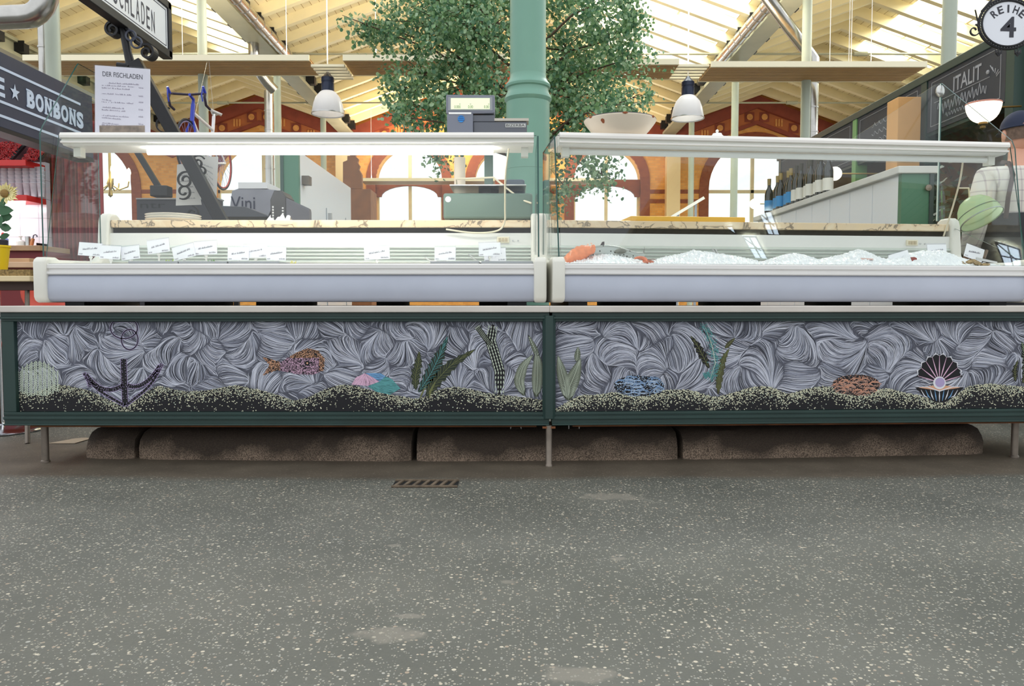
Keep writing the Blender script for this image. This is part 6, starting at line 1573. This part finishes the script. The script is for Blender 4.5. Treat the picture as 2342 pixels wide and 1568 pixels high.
AWN = M('awning_grey', (150, 150, 158), .6, noise=(5, .08))
MB().prism([W(522, 500, Yv), W(636, 500, Yv), W(632, 434, Yv), W(552, 428, Yv), W(530, 436, Yv)], (0, .4, 0)).build('awning', AWN, t, bevel=.006)
MB().box(XA(550, Yv), XA(616, Yv), Yv - .005, Yv + .42, ZA(431, Yv), ZA(417, Yv)).build('roof_box', PAPER, t)
m = MB(); put_text(m, 'Vini', W(528, 478, Yv - .005), (XA(586, Yv) - XA(531, Yv), 0, 0), (0, 0, ZA(448, Yv) - ZA(477, Yv))); m.build('lettering', M('sign_navy', (30, 34, 60), .5), t)
for px in (530, 628): MB().box(XA(px, Yv) - .02, XA(px, Yv) + .02, Yv + .1, Yv + .14, 0, ZA(499, Yv)).build('post', BLACK, t)
Xw = -1.48; t = thing('white_cabinet', 'tall white cabinet with a green end panel behind the left worktop', 'cabinet', (Xw, 6.3, 0))
zc_ = ZA(345, 5.5); MB().box(Xw - .14, Xw, 5.52, 7.25, 0, zc_).build('body', M('cabinet_white', (248, 249, 250), .25), t, bevel=.004)
MB().box(XA(652, 5.5), Xw, 5.48, 5.52, 0, zc_).build('end_panel', M('cabinet_green', (92, 140, 116), .4), t); MB().box(XA(648, 5.5), XA(655, 5.5), 5.47, 5.53, 0, zc_ + .02).build('corner_post', M('post_green', (70, 96, 88), .4), t)
for k, yy in enumerate((6.28, 7.0)): MB().box(Xw, Xw + .004, yy, yy + .008, .3, zc_ - .3).build('door_seam', M('seam_grey', (150, 160, 166), .5), t)
hb = MB().box(Xw, Xw + .03, 6.34, 6.36, 1.28, 1.38).build('handle', STEEL, t)
MB().box(Xw - .01, Xw + .05, 5.56, 5.64, zc_ - .22, zc_ - .16).build('hinge', LEGST, t)
Yb = 9.0; t = thing('carved_sideboard', 'brown carved wooden sideboard top beyond the white cabinet', 'sideboard', (XA(805, Yb), Yb, 0)); CARV = M('carved_oak', (150, 96, 56), .6, noise=(9, .2))
MB().prism([W(px, py, Yb) for px, py in ((784, 432), (784, 370), (794, 366), (794, 356), (800, 356), (800, 346), (812, 346), (813, 358), (819, 362), (817, 370), (822, 378), (820, 386), (827, 398), (828, 432))], (0, .08, 0)).build('crest', CARV, t, bevel=.006)
q0, q1 = XA(784, Yb), XA(850, Yb); MB().box(q0, q1, Yb, Yb + .4, 0, ZA(432, Yb)).build('cupboard', CARV, t, bevel=.006)
Yq = 14.0; t = thing('stair_rail', 'white sloping handrail beneath the right arched window', 'handrail', (XA(1570, Yq), Yq, 0))
a, b_ = W(1535, 497, Yq), W(1610, 452, Yq); MB().beam(a, b_, .06, .05).build('rail', PAPER, t)
for u in (.2, .75): q = a.lerp(b_, u); MB().box(q.x - .02, q.x + .02, Yq - .02, Yq + .02, 0, q.z).build('baluster', M('baluster_steel', (150, 156, 170), .4), t)
# ---- right-hand stall: white counter, bottles, chalkboards, timber post
Xc = 2.27; zs = ZA(385, 4.6); t = thing('white_counter', 'white panelled bar counter with a green end in the right stall', 'counter', (Xc, 5.9, 0))
CW = M('counter_white', (226, 228, 230), .28); MB().box(Xc + .01, 2.45, 4.64, 7.3, 0, zs - .03).build('body', CW, t)
for k in range(8): MB().box(Xc, Xc + .012, 4.64 + k*.332 + .004, 4.64 + (k+1)*.332 - .004, .1, zs - .04).build('panel', CW, t, bevel=.003)
MB().box(Xc - .03, 2.47, 4.58, 7.32, zs - .03, zs + .012).build('slab', M('slab_grey', (206, 206, 200), .4, noise=(6, .06)), t, bevel=.004)
MB().box(Xc, XA(2125, 4.62), 4.60, 4.64, 0, zs - .03).build('end_panel', M('stall_green', (64, 116, 88), .4), t); MB().box(XA(2118, 4.6), XA(2127, 4.6), 4.59, 4.66, 0, zs - .03).build('corner_post', M('post_dark_green', (40, 60, 58), .4), t)
kn = MB().lathe([(0, 0), (.012, 0), (.018, .012), (.018, .022), (0, .026)], (0, 0, 0), 16).xf(Matrix.Translation((XA(2117, 4.58), 4.6, ZA(430, 4.6))) @ Matrix.Rotation(PI/2, 4, 'X')).build('knob', LEGST, t, smooth=40)
def wine(kind):
    return MB().lathe([(0, 0), (.037, 0), (.038, .01), (.038, .175), (.034, .20), (.018, .235), (.0145, .25), (.0145, .305), (.016, .306), (.016, .318), (0, .318)], (0, 0, 0), 20)
DKG = M('bottle_dark', (30, 32, 26), .08, spec=.8); first_b = {}
lblc = {'blue': M('label_blue', (56, 140, 196), .5), 'white': M('label_white', (224, 220, 208), .5)}
for i, px in enumerate((1754, 1768, 1780, 1792, 1803, 1815, 1826, 1837, 1848, 1859, 1870, 1881)):
    kind = 'blue' if i < 5 else 'white'
    Yw = 2.315 * FPX / (px - CX); lab = '%s wine bottle from the window end of the white counter, %s label' % (ORDN[i], kind)
    if kind not in first_b:
        t = thing('wine_bottle', lab, 'bottle', (0, 0, 0), 0, 'wine bottles in a row on the white counter'); wine(kind).build('bottle_glass', DKG, t, smooth=50)
        MB().lathe([(.0386, .035), (.0386, .125)], (0, 0, 0), 20).build('label', lblc[kind], t, smooth=50); MB().lathe([(.0152, .262), (.0165, .30), (.0168, .3195), (0, .3196)], (0, 0, 0), 16).build('capsule', M('capsule_' + kind, (150, 130, 80) if kind == 'blue' else (60, 56, 40), .4, .3), t, smooth=50)
        first_b[kind] = t; t.location = (2.315, Yw, zs + .012)
    else: dup(first_b[kind], (2.315 + (.02 if i % 2 else 0), Yw, zs + .012), None, lab)
XB = 3.03; YO = 1.5 * _sp; CBD = M('stall_chalkboard', (50, 52, 58), .7, noise=(4, .2)); DG = M('fascia_green', (40, 62, 58), .45); CHW = M('stall_chalk', (158, 158, 160), .9)
t = thing('stall_fascia', 'dark green timber fascia frame over the chalkboards of the right stall', 'frame', (XB + .05, 6.5, 0))
MB().box(XB - .02, XB + .10, 4.72 + YO, 9.0, 2.265, 2.325).build('top_rail', DG, t, bevel=.005); MB().box(XB - .0, XB + .10, 4.72 + YO, 9.0, 1.865, 1.89).build('bottom_rail', DG, t)
for yy, c_ in ((4.74 + YO, DG), (5.74 + YO, DG), (6.90 + YO, M('post_light_green', (110, 158, 100), .5)), (8.9, DG)): MB().box(XB - .015, XB + .085, yy - .04, yy + .04, 0 if yy > 6 else 1.0, 2.27).build('post', c_, t)
MB().box(XB + .6, XB + .66, 4.9, 9.0, 0, 2.27).build('back_panel', M('stall_brown', (88, 70, 50), .7, noise=(2, .3)), t); MB().box(XB + .1, XB + .6, 4.9, 9.0, 2.2, 2.26).build('stall_ceiling', M('stall_brown', (88, 70, 50), .7), t)
for k, (ya, yb, lab) in enumerate(((4.79, 5.69, 'chalkboard with lettering nearest the oval number sign'), (5.79, 6.85, 'chalkboard behind the timber post in the right stall'), (6.95, 8.85, 'farthest long chalkboard of the right stall'))):
    ya += YO; yb += YO
    b = thing('stall_chalkboard', lab, 'chalkboard', (XB - .01, (ya+yb)/2, 1.89), 0, 'chalkboards along the right stall')
    MB().box(XB - .01, XB + .012, ya, yb, 1.89, 2.265).build('board', CBD, b)
    m = MB(); X_ = XB - .0105
    def ln(y0_, z0_, y1_, z1_, w=.004):
        m.tube([(X_, y0_, z0_), (X_, y1_, z1_)], w * .5, 4)
    for z in (1.925, 2.235): ln(ya + .05, z, yb - .05, z, .005)
    for y_ in (ya + .05, yb - .05): ln(y_, 1.925, y_, 2.235, .004)
    if k == 0:
        put_text(m, 'ITALIT', (X_ - .001, 5.36 + YO, 2.10), (0, -.32, 0), (0, 0, .10), bold=.015)
        ln(4.95 + YO, 2.085, 5.6 + YO, 2.085, .005)
        rr = random.Random(9); pts = [(X_, 5.55 + YO - .009*q, 2.03 + .035*math.sin(q*1.4) + .012*math.sin(q*.6)) for q in range(64)]; m.tube(pts, .003, 4)
        pts = [(X_, 5.45 + YO - .009*q, 1.965 + .016*math.sin(q*1.7)) for q in range(44)]; m.tube(pts, .002, 4)
        for a in range(5): m.tube([(X_, 4.90 + YO - .02*math.cos(a*.7), 2.07 + .012*a), (X_, 4.90 + YO - .05*math.cos(a*.7), 2.09 + .016*a)], .0035, 4)
        m.ball((X_ + .004, 4.97 + YO, 2.12), .016, 8)
    else:
        for q in range(3): m.tube([(X_, ya + .25 + .016*j + .012*math.cos(j*1.3), 2.14 - .07*q + .018*math.sin(j*1.3 + q)) for j in range(34)], .0022, 4)
    m.build('chalk_drawing', CHW, b)
Yp = 5.78; t = solo(MB().box(XA(2052, Yp, 320), XA(2105, Yp, 320), Yp, Yp + .17, 0, ZA(221, Yp)), 'timber_post', M('raw_timber', (216, 164, 104), .6, noise=(3, .12)), 'square raw timber post in front of the right stall chalkboards', 'post', (XA(2078, Yp), Yp, 0), bevel=.004)
# shade lamp of the right stall
YL = 4.72; xl = XA(2249, YL, 262); zl = ZA(237, YL); kl = 36.5 * YL / FPX; t = thing('bowl_lamp', 'lit white glass bowl lamp with a brass knob in front of the chalkboard', 'lamp', (xl, YL, zl))
MB().lathe([(kl, 0), (kl*1.0, -.004), (kl*.98, -.022), (kl*.93, -.042), (kl*.84, -.064), (kl*.72, -.082), (kl*.57, -.096), (kl*.4, -.106), (kl*.2, -.111), (0, -.112)], (xl, YL, zl), 32).build('glass_bowl', M('lit_opal', (250, 240, 216), .4, emit=((1, .90, .70), 1.6)), t, smooth=60)
MB().lathe([(.0, -.108), (.024, -.110), (.028, -.122), (.014, -.130), (.016, -.144), (.006, -.152), (0, -.156)], (xl, YL, zl), 16).build('brass_knob', M('aged_brass', (110, 84, 40), .35, .8), t, smooth=50); MB().lathe([(kl*1.005, -.006), (kl*1.01, .002), (kl*.99, .004)], (xl, YL, zl), 32).build('rim', M('rim_rose', (210, 140, 120), .4), t)
MB().tube([(xl, YL, zl - .06), (xl + .1, YL, zl - .02), (XB + .01, YL + .02, zl - .01)], .006, 8).build('wall_arm', M('aged_brass', (110, 84, 40), .35, .8), t)
for px, py, Yg, r, lab in ((1909, 397, 6.3, .055, 'lit white globe lamp above the row of wine bottles'), (1726, 466, 8.5, .055, 'lit white globe lamp near the glazed far window')):
    c = W(px, py, Yg); t = thing('globe_lamp', lab, 'lamp', c, 0, 'lit globe lamps in the right stall'); MB().ball(c, r, 18).build('globe', M('lit_globe', (255, 248, 230), .4, emit=((1, .94, .8), 2.2)), t, smooth=60)
    MB().tube([c + Vector((r*.8, 0, 0)), (XB + .05, c.y, c.z)], .006, 6).build('wall_arm', BRASS, t)
pr_ = random.Random(31); pc = Vector((XA(2150, 5.2), 5.2, 0)); t = thing('leafy_plant', 'dark green leafy plant between the white counter and the person', 'plant', pc)
MB().lathe([(0, 0), (.12, 0), (.15, .3), (.14, .3), (0, .28)], pc, 24).build('pot', M('planter_grey', (110, 108, 104), .7), t, smooth=40); MB().tube([pc + Vector((0, 0, .28)), pc + Vector((.02, 0, .8)), pc + Vector((0, .02, 1.4))], [.012, .010, .005], 8).build('stem', SALAD, t)
m = MB()
for k in range(260):
    q = pc + Vector((pr_.gauss(0, .075), pr_.gauss(0, .07), pr_.uniform(.7, 1.55))); a1 = Vector((pr_.uniform(-1, 1), pr_.uniform(-1, 1), pr_.uniform(-.8, .5))).normalized(); a2 = a1.orthogonal().normalized() * .02; L_ = pr_.uniform(.05, .09)
    m.add([q, q + a1*L_*.5 + a2, q + a1*L_, q + a1*L_*.5 - a2], [(0, 1, 2, 3)])
m.build('leaves', M('plant_dark_green', (28, 58, 36), .5), t)
MB().box(XB + .09, XB + .9, 4.67, 4.72, 0, 2.6).build('green_stall_panel', M('panel_green', (104, 148, 84), .6, noise=(2, .08)), None, loc=(XB + .4, 4.7, 0)); tag(bpy.data.objects['green_stall_panel'], 'green painted panel at the right edge beside the chalkboard', 'panel')
# oval number sign
YR = 4.4; c = W(2305, 54, YR); t = thing('oval_row_sign', 'oval white enamel row sign with number in an ornate iron frame', 'sign', c)
rx, ry = 57 * YR / FPX, 49 * YR / FPX
def ov(k, y=0): return [(c.x + rx*k*math.cos(2*PI*i/48), YR + y, c.z + ry*k*math.sin(2*PI*i/48)) for i in range(48)]
MB().prism(ov(1.0), (0, .012, 0)).build('enamel_plate', M('enamel_white', (226, 228, 236), .3), t)
MB().tube(ov(1.03, -.002), .006, 8, closed=True).build('inner_ring', BLACK, t); MB().tube(ov(1.13, .004), .008, 8, closed=True).build('outer_ring', BLACK, t)
bd = MB()
for i in range(60): a = 2*PI*i/60; bd.ball((c.x + rx*1.08*math.cos(a), YR, c.z + ry*1.08*math.sin(a)), .0045, 6)
bd.build('beading', M('bead_grey', (120, 122, 120), .5), t)
m = MB(); LW = .026
for i, ch in enumerate('REIHE'):
    a = math.radians(90 + 50 - i*25); o_ = Vector((c.x + rx*.72*math.cos(a), YR - .0015, c.z + ry*.66*math.sin(a))); th = (a - PI/2) * .8
    ex = Vector((math.cos(th), 0, math.sin(th))); ez = Vector((-math.sin(th), 0, math.cos(th))); w_ = .010 if ch == 'I' else .029
    put_text(m, ch, o_ - ex*w_/2 - ez*.020, ex*w_, ez*.042, bold=.02)
put_text(m, '4', (c.x - .040, YR - .0015, c.z - .075), (.086, 0, 0), (0, 0, .112), bold=.02); o = m.build('lettering', M('enamel_black', (44, 44, 56), .4), t); sd = o.modifiers.new('weight', 'SOLIDIFY'); sd.thickness = .002
s = MB(); spiral(s, (c.x - rx*1.32, YR, c.z - ry*.32), .035, 1.2, math.radians(80), .005, .003, -1); s.tube([(c.x - rx*1.13, YR, c.z), (c.x - rx*1.2, YR, c.z + .02), (c.x - rx*1.3, YR, c.z + ry*.62)], .004, 6); s.build('side_scroll', BLACK, t)
s = MB(); s.tube([(c.x - rx*1.05, YR, c.z + ry*.55), (c.x - rx*.6, YR, c.z + ry*1.15), (c.x, YR, c.z + ry*1.28), (c.x + rx*.6, YR, c.z + ry*1.15)], .006, 6); s.build('top_scroll', BLACK, t)
for dx in (-.34, .42):
    s = MB(); q = Vector((c.x + rx*dx, YR, c.z - ry*1.22))
    for sg in (-1, 0, 1): s.tube([q + Vector((0, 0, -.03)), q + Vector((sg*.012, 0, -.012)), q + Vector((sg*.018, 0, .008))], [.003, .007, .002], 7)
    s.tube([q + Vector((0, 0, -.01)), q + Vector((0, 0, .035))], .003, 6); s.build('finial', BLACK, t)
MB().tube([(c.x + rx*1.1, YR, c.z), (c.x + rx*1.5, YR + .1, c.z + .03), (XB + .3, 4.672, c.z + .05)], .010, 8).build('hanging_arm', BLACK, t)
# tilted green lamp shade, built solid in place of a reflection in the glass
GG = frosted('green_glass', (226, 244, 206), .65); c = W(2234, 482, 4.14); t = thing('reflected_lamp_shade', 'pale green lamp shade, a solid stand-in for a reflection in the right case', 'lamp shade', c)
k = .105; prof = [(k, -.055), (k*.99, -.03), (k*.93, .0), (k*.80, .032), (k*.58, .060), (k*.3, .076), (0, .080)]
R_ = Matrix.Translation(c) @ Matrix.Rotation(math.radians(-17), 4, 'Y') @ Matrix.Rotation(math.radians(-27), 4, 'X')
MB().lathe(prof, (0, 0, 0), 36).xf(R_).build('shade', GG, t, smooth=70); MB().lathe([(k*1.0, -.056), (k*1.03, -.056), (k*1.03, -.050), (k*1.0, -.050)], (0, 0, 0), 36).xf(R_).build('rim', M('rim_grey', (160, 170, 160), .3, .5), t)
MB().lathe([(k*.985, -.018), (k*1.0, -.016), (k*.985, -.013)], (0, 0, 0), 36).xf(R_).build('shade_band', M('band_grey', (110, 128, 110), .4), t)
MB().tube([tuple(R_ @ Vector((0, 0, .075))), tuple(c + Vector((-.04, .01, .12))), tuple(W(2192, 430, 4.0))], .004, 6).build('flex', CABW, t)
# ---- road bicycle hung under the roof
def bicycle():
    hb_ = W(432, 213, 9.4); z0 = hb_.z - 1.0; fw = Vector((-.02, -1, 0)).normalized(); rt = Vector((fw.y, -fw.x, 0))
    o0 = Vector((hb_.x, hb_.y, z0)) - fw * .46
    t = thing('road_bicycle', 'blue and white racing bicycle with drop handlebars hanging above the stalls', 'bicycle', o0)
    def B(x, f, z): return o0 + rt*x + fw*f + Vector((0, 0, z))
    BL = M('bike_blue', (44, 62, 176), .3); BW = M('bike_white', (238, 234, 238), .3); TAPE = M('bar_tape', (54, 44, 60), .7); RR = M('bike_red', (186, 60, 60), .4)
    def wheel(nm, f, rim):
        m = MB(); m.tube([B(0, f + .335*math.cos(a), .345 + .335*math.sin(a)) for a in [2*PI*k/36 for k in range(36)]], .012, 8, closed=True); w = m.build(nm, M('tyre', (40, 40, 46), .7), t, smooth=60)
        m = MB(); m.tube([B(0, f + .312*math.cos(a), .345 + .312*math.sin(a)) for a in [2*PI*k/36 for k in range(36)]], .010, 6, closed=True); m.build('rim', rim, w, smooth=60)
        m = MB()
        for k in range(20): a = 2*PI*k/20; m.tube([B(.02*(-1)**k, f, .345), B(0, f + .31*math.cos(a), .345 + .31*math.sin(a))], .0022, 4)
        m.build('spokes', M('spoke_lilac', (150, 140, 180), .3, .6), w); MB().tube([B(-.045, f, .345), B(.045, f, .345)], .016, 10).build('hub', STEEL, w)
    wheel('front_wheel', .50, M('rim_blue', (110, 124, 178), .3, .4)); wheel('rear_wheel', -.50, RR)
    m = MB(); m.tube([B(0, -.10, .28), B(0, -.24, .74), B(0, -.27, .90)], .021, 10); m.tube([B(0, .36, .80), B(0, -.225, .72)], .019, 10)
    m.tube([B(0, .385, .70), B(0, -.10, .28)], .024, 10)
    for sg in (-1, 1): m.tube([B(0, -.235, .70), B(sg*.05, -.50, .345)], .010, 8); m.tube([B(0, -.1, .28), B(sg*.05, -.50, .345)], .012, 8)
    m.build('frame', BW, t, smooth=60)
    m = MB(); m.tube([B(0, .345, .90), B(0, .39, .68)], .026, 12); 
    for sg in (-1, 1): m.tube([B(sg*.012, .39, .69), B(sg*.05, .42, .58), B(sg*.05, .50, .345)], .014, 8)
    m.tube([B(0, .345, .90), B(0, .34, .96), B(0, .44, .99)], .019, 10); m.build('fork', BL, t, smooth=60)
    m = MB(); 
    for sg in (-1, 1): m.tube([B(sg*.02, .44, .99), B(sg*.19, .45, 1.0), B(sg*.21, .50, .99), B(sg*.215, .53, .93), B(sg*.215, .49, .85), B(sg*.215, .38, .83)], [.014, .015, .016, .016, .016, .015], 10)
    m.build('handlebar', TAPE, t, smooth=60)
    for sg in (-1, 1):
        m = MB(); m.tube([B(sg*.21, .50, .99), B(sg*.21, .56, 1.05)], [.018, .014], 10); m.tube([B(sg*.21, .56, 1.03), B(sg*.20, .58, .95), B(sg*.20, .55, .88)], .008, 8); m.build('brake_lever', BL, t, smooth=60)
    m = MB(); rows = [[B(x*w, -.42 + u*.28, .98 - .02*x*x + .0*u) for x in (-1, -.5, 0, .5, 1)] for u, w in ((0, .05), (.15, .072), (.4, .05), (.7, .022), (1, .016))]; m.grid(rows); o = m.build('saddle', BW, t, smooth=70); sd = o.modifiers.new('pad', 'SOLIDIFY'); sd.thickness = .03
    MB().tube([B(0, -.27, .88), B(0, -.285, .97)], .014, 8).build('seat_post', STEEL, t)
    m = MB(); m.tube([B(0, -.10 + .085*math.cos(a), .28 + .085*math.sin(a)) for a in [2*PI*k/24 for k in range(24)]], .006, 6, closed=True); m.tube([B(-.08, -.10, .28), B(.08, -.10, .28)], .014, 8); m.build('chainring', BL, t)
    for f, zz in ((.30, .78), (-.27, .9)): q = B(0, f, zz); MB().tube([q, (q.x, HP_Y0, HP_Z)], .002, 5).build('hanging_wire', STEEL, t)
bicycle()
# ---- person seen from behind at the right edge
def person():
    SK = M('skin', (214, 160, 136), .5); X, Y = 2.80, 4.36
    t = thing('person', 'person seen from behind in a navy cap, checked shirt and dark apron', 'person', (X, Y, 0))
    def skin(name, verts, edges, radii, mat_, root=0, sub=2):
        me = bpy.data.meshes.new(name); me.from_pydata([tuple(Vector(v)) for v in verts], edges, []); me.materials.append(mat_)
        o = bpy.data.objects.new(name, me); link(o); o.parent = t
        sk = o.modifiers.new('skin', 'SKIN'); sk.use_smooth_shade = True
        for i, r in enumerate(radii):
            d = me.skin_vertices[0].data[i]; d.radius = r if isinstance(r, tuple) else (r, r); d.use_root = (i == root)
        ss = o.modifiers.new('sub', 'SUBSURF'); ss.levels = sub; ss.render_levels = sub
        return o
    V = [(0, 0, .93), (0, .01, 1.08), (0, .0, 1.24), (0, .0, 1.36), (0, .01, 1.44), (0, -.01, 1.50), (.0, -.03, 1.57),
         (-.10, 0, .90), (-.115, -.01, .50), (-.12, .02, .09), (-.125, -.10, .035), (.10, 0, .90), (.115, -.01, .50), (.12, .02, .09), (.125, -.10, .035),
         (-.185, 0, 1.375), (-.265, .04, 1.13), (-.20, -.12, .95), (-.15, -.19, .93), (.185, 0, 1.375), (.265, .04, 1.13), (.20, -.12, .95), (.15, -.19, .93)]
    E = [(0, 1), (1, 2), (2, 3), (3, 4), (4, 5), (5, 6), (0, 7), (7, 8), (8, 9), (9, 10), (0, 11), (11, 12), (12, 13), (13, 14), (3, 15), (15, 16), (16, 17), (17, 18), (3, 19), (19, 20), (20, 21), (21, 22)]
    R = [(.15, .11), (.14, .10), (.155, .11), (.16, .10), (.085, .07), .055, .055, .085, .06, .045, .035, .085, .06, .045, .035, .065, .05, .038, .032, .065, .05, .038, .032]
    # facing away (+y): mirror y so feet and hands point into the stall
    skin('body', [(a, -b, c) for a, b, c in V], E, R, SK)
    ids = [0, 1, 2, 3, 4, 15, 16, 17, 19, 20, 21]; mp = {k: i for i, k in enumerate(ids)}
    shirt = M('checked_shirt', (222, 216, 206), .8)
    nt = shirt.node_tree; N = nt.nodes; L = nt.links; tc = N.new('ShaderNodeTexCoord'); sp = N.new('ShaderNodeSeparateXYZ'); L.new(tc.outputs['Object'], sp.inputs[0]); cur = None
    for ax in (0, 2):
        d = N.new('ShaderNodeMath'); d.operation = 'MULTIPLY'; d.inputs[1].default_value = 17; L.new(sp.outputs[ax], d.inputs[0]); fr = N.new('ShaderNodeMath'); fr.operation = 'FRACT'; L.new(d.outputs[0], fr.inputs[0]); lt = N.new('ShaderNodeMath'); lt.operation = 'LESS_THAN'; lt.inputs[1].default_value = .14; L.new(fr.outputs[0], lt.inputs[0])
        if cur is None: cur = lt.outputs[0]
        else: a = N.new('ShaderNodeMath'); a.operation = 'ADD'; L.new(cur, a.inputs[0]); L.new(lt.outputs[0], a.inputs[1]); cur = a.outputs[0]
    ml = N.new('ShaderNodeMath'); ml.operation = 'MULTIPLY'; ml.inputs[1].default_value = .35; L.new(cur, ml.inputs[0]); mx = N.new('ShaderNodeMix'); mx.data_type = 'RGBA'; L.new(ml.outputs[0], mx.inputs[0]); mx.inputs[6].default_value = (*lin((222, 216, 206)), 1); mx.inputs[7].default_value = (*lin((150, 130, 140)), 1); L.new(mx.outputs[2], N['Principled BSDF'].inputs['Base Color'])
    skin('shirt', [(V[k][0], -V[k][1], V[k][2] + (.02 if k == 0 else 0)) for k in ids], [(mp[a], mp[b]) for a, b in E if a in mp and b in mp], [tuple(x + .016 for x in (R[k] if isinstance(R[k], tuple) else (R[k], R[k]))) for k in ids], shirt)
    TR = M('dark_trousers', (40, 42, 50), .8); ids = [0, 7, 8, 9, 11, 12, 13]; mp2 = {k: i for i, k in enumerate(ids)}
    skin('trousers', [(V[k][0], -V[k][1], V[k][2]) for k in ids], [(mp2[a], mp2[b]) for a, b in E if a in mp2 and b in mp2], [tuple(x + .02 for x in (R[k] if isinstance(R[k], tuple) else (R[k], R[k]))) for k in ids], TR)
    AP = M('black_apron', (34, 34, 40), .7); T0 = Vector((X, Y, 0))
    MB().lathe([(.175, .62), (.185, .8), (.182, 1.0), (.172, 1.17), (.166, 1.175)], (0, 0, 0), 32).xf(Matrix.Translation(T0) @ Matrix.Diagonal((1.06, .80, 1, 1))).build('apron', AP, t, smooth=60)
    m = MB(); m.tube([T0 + Vector(p) for p in ((-.15, -.128, 1.14), (-.145, -.136, 1.26), (-.11, -.115, 1.38), (-.10, -.06, 1.455), (-.10, 0, 1.47))], [.012]*5, 8); m.build('apron_strap', M('strap_brown', (70, 52, 50), .7), t, smooth=60)
    # head turned slightly to the right, cap, ear, hair
    hd = T0 + Vector((0, .02, 1.635)); rows = []
    for i in range(13):
        th = PI*i/12; zz = math.cos(th); rr_ = math.sin(th); row = []
        for k in range(21):
            a = 2*PI*k/20; wx = .076*rr_*(1 - .18*max(0, -zz)**1.5); wy = .098*rr_*(1 - .12*max(0, -zz))
            row.append(hd + Vector((wx*math.cos(a), wy*math.sin(a) + (.012 if zz < -.2 else 0)*max(0, math.sin(a)), .118*zz)))
        rows.append(row)
    h = MB().grid(rows).build('head', SK, t, smooth=80)
    for sg in (-1, 1):
        MB().ball(hd + Vector((sg*.079, .005, -.01)), .03, 10, sc=(.35, .7, 1.05)).build('ear', SK, h, smooth=60); MB().ball(hd + Vector((sg*.03, .088, .012)), .012, 10).build('eye', M('eye_white', (235, 235, 235), .3), h, smooth=60)
    MB().tube([hd + Vector((0, .092, .015)), hd + Vector((0, .118, -.02)), hd + Vector((0, .098, -.03))], [.008, .014, .008], 8).build('nose', SK, h, smooth=60); MB().tube([hd + Vector((-.024, .088, -.058)), hd + Vector((0, .096, -.056)), hd + Vector((.024, .088, -.058))], .006, 8).build('mouth', M('lips', (176, 100, 92), .5), h, smooth=60)
    rows = []
    for i in range(5):
        u = i/4; rows.append([hd + Vector((.080*math.cos(a)*(1 - .06*u), .103*math.sin(a)*(1 - .05*u), .03 - .075*u)) for a in [PI + PI*k/14 for k in range(15)]])
    MB().grid(rows).build('hair', M('hair_grey_brown', (104, 84, 72), .8, noise=(60, .3)), h, smooth=60)
    NV = M('navy_cap', (34, 42, 66), .8); cp = MB(); rows = []
    for i in range(8):
        th = PI/2*i/7; rows.append([hd + Vector((.088*math.cos(th)*math.cos(a), .110*math.cos(th)*math.sin(a), .028 + .098*math.sin(th))) for a in [2*PI*k/28 for k in range(29)]])
    cp.grid(rows); c = cp.build('cap', NV, t, smooth=60); MB().tube([hd + Vector((.088*math.cos(a), .110*math.sin(a), .026)) for a in [2*PI*k/28 for k in range(28)]], .005, 6, closed=True).build('cap_band', NV, c)
    br = MB(); br.grid([[hd + Vector((.07*math.cos(a)*(1 + .1*v), .10*math.sin(a) + .075*v*math.sin(a), .028 - .012*v)) for v in (0, .5, 1)] for a in [PI*.15 + PI*.7*k/10 for k in range(11)]]); o = br.build('cap_peak', NV, c, smooth=60); sd = o.modifiers.new('peak', 'SOLIDIFY'); sd.thickness = .004
    op = MB(); op.add([hd + Vector((.089*math.cos(a)*s_, -.1115*abs(math.sin(a))*s_, .032 + zz)) for a, zz, s_ in [(math.radians(90 - 28 + 5.6*k), .034*math.sin(PI*k/10), 1.0 - .05*math.sin(PI*k/10)) for k in range(11)]], [tuple(range(11))]); op.build('cap_opening', SK, c)
    # hands: palm and five fingers resting at the waist in front
    for sg in (-1, 1):
        w = Vector((sg*.15, .19, .93)); hv = [(0, 0, 0), (-sg*.03, .045, -.005)]; m_v = [tuple(w + Vector(v)) for v in hv]; e = [(0, 1)]; r = [(.03, .018), (.036, .015)]
        for q, L_ in enumerate((.058, .068, .072, .064)):
            b0 = Vector((-sg*(.008 + .017*q) + 0, .06 + .004*q, -.004)); i0 = len(m_v); m_v += [tuple(w + b0), tuple(w + b0 + Vector((-sg*.006, L_*.5, -.008))), tuple(w + b0 + Vector((-sg*.008, L_*.85, -.03)))]; e += [(1, i0), (i0, i0+1), (i0+1, i0+2)]; r += [.0095, .0085, .0075]
        i0 = len(m_v); m_v += [tuple(w + Vector((sg*.025, .03, .004))), tuple(w + Vector((sg*.035, .065, .0)))]; e += [(0, i0), (i0, i0+1)]; r += [.011, .009]
        skin('hand', m_v, e, r, SK)
    t.scale = (.975, .975, .975)
person()
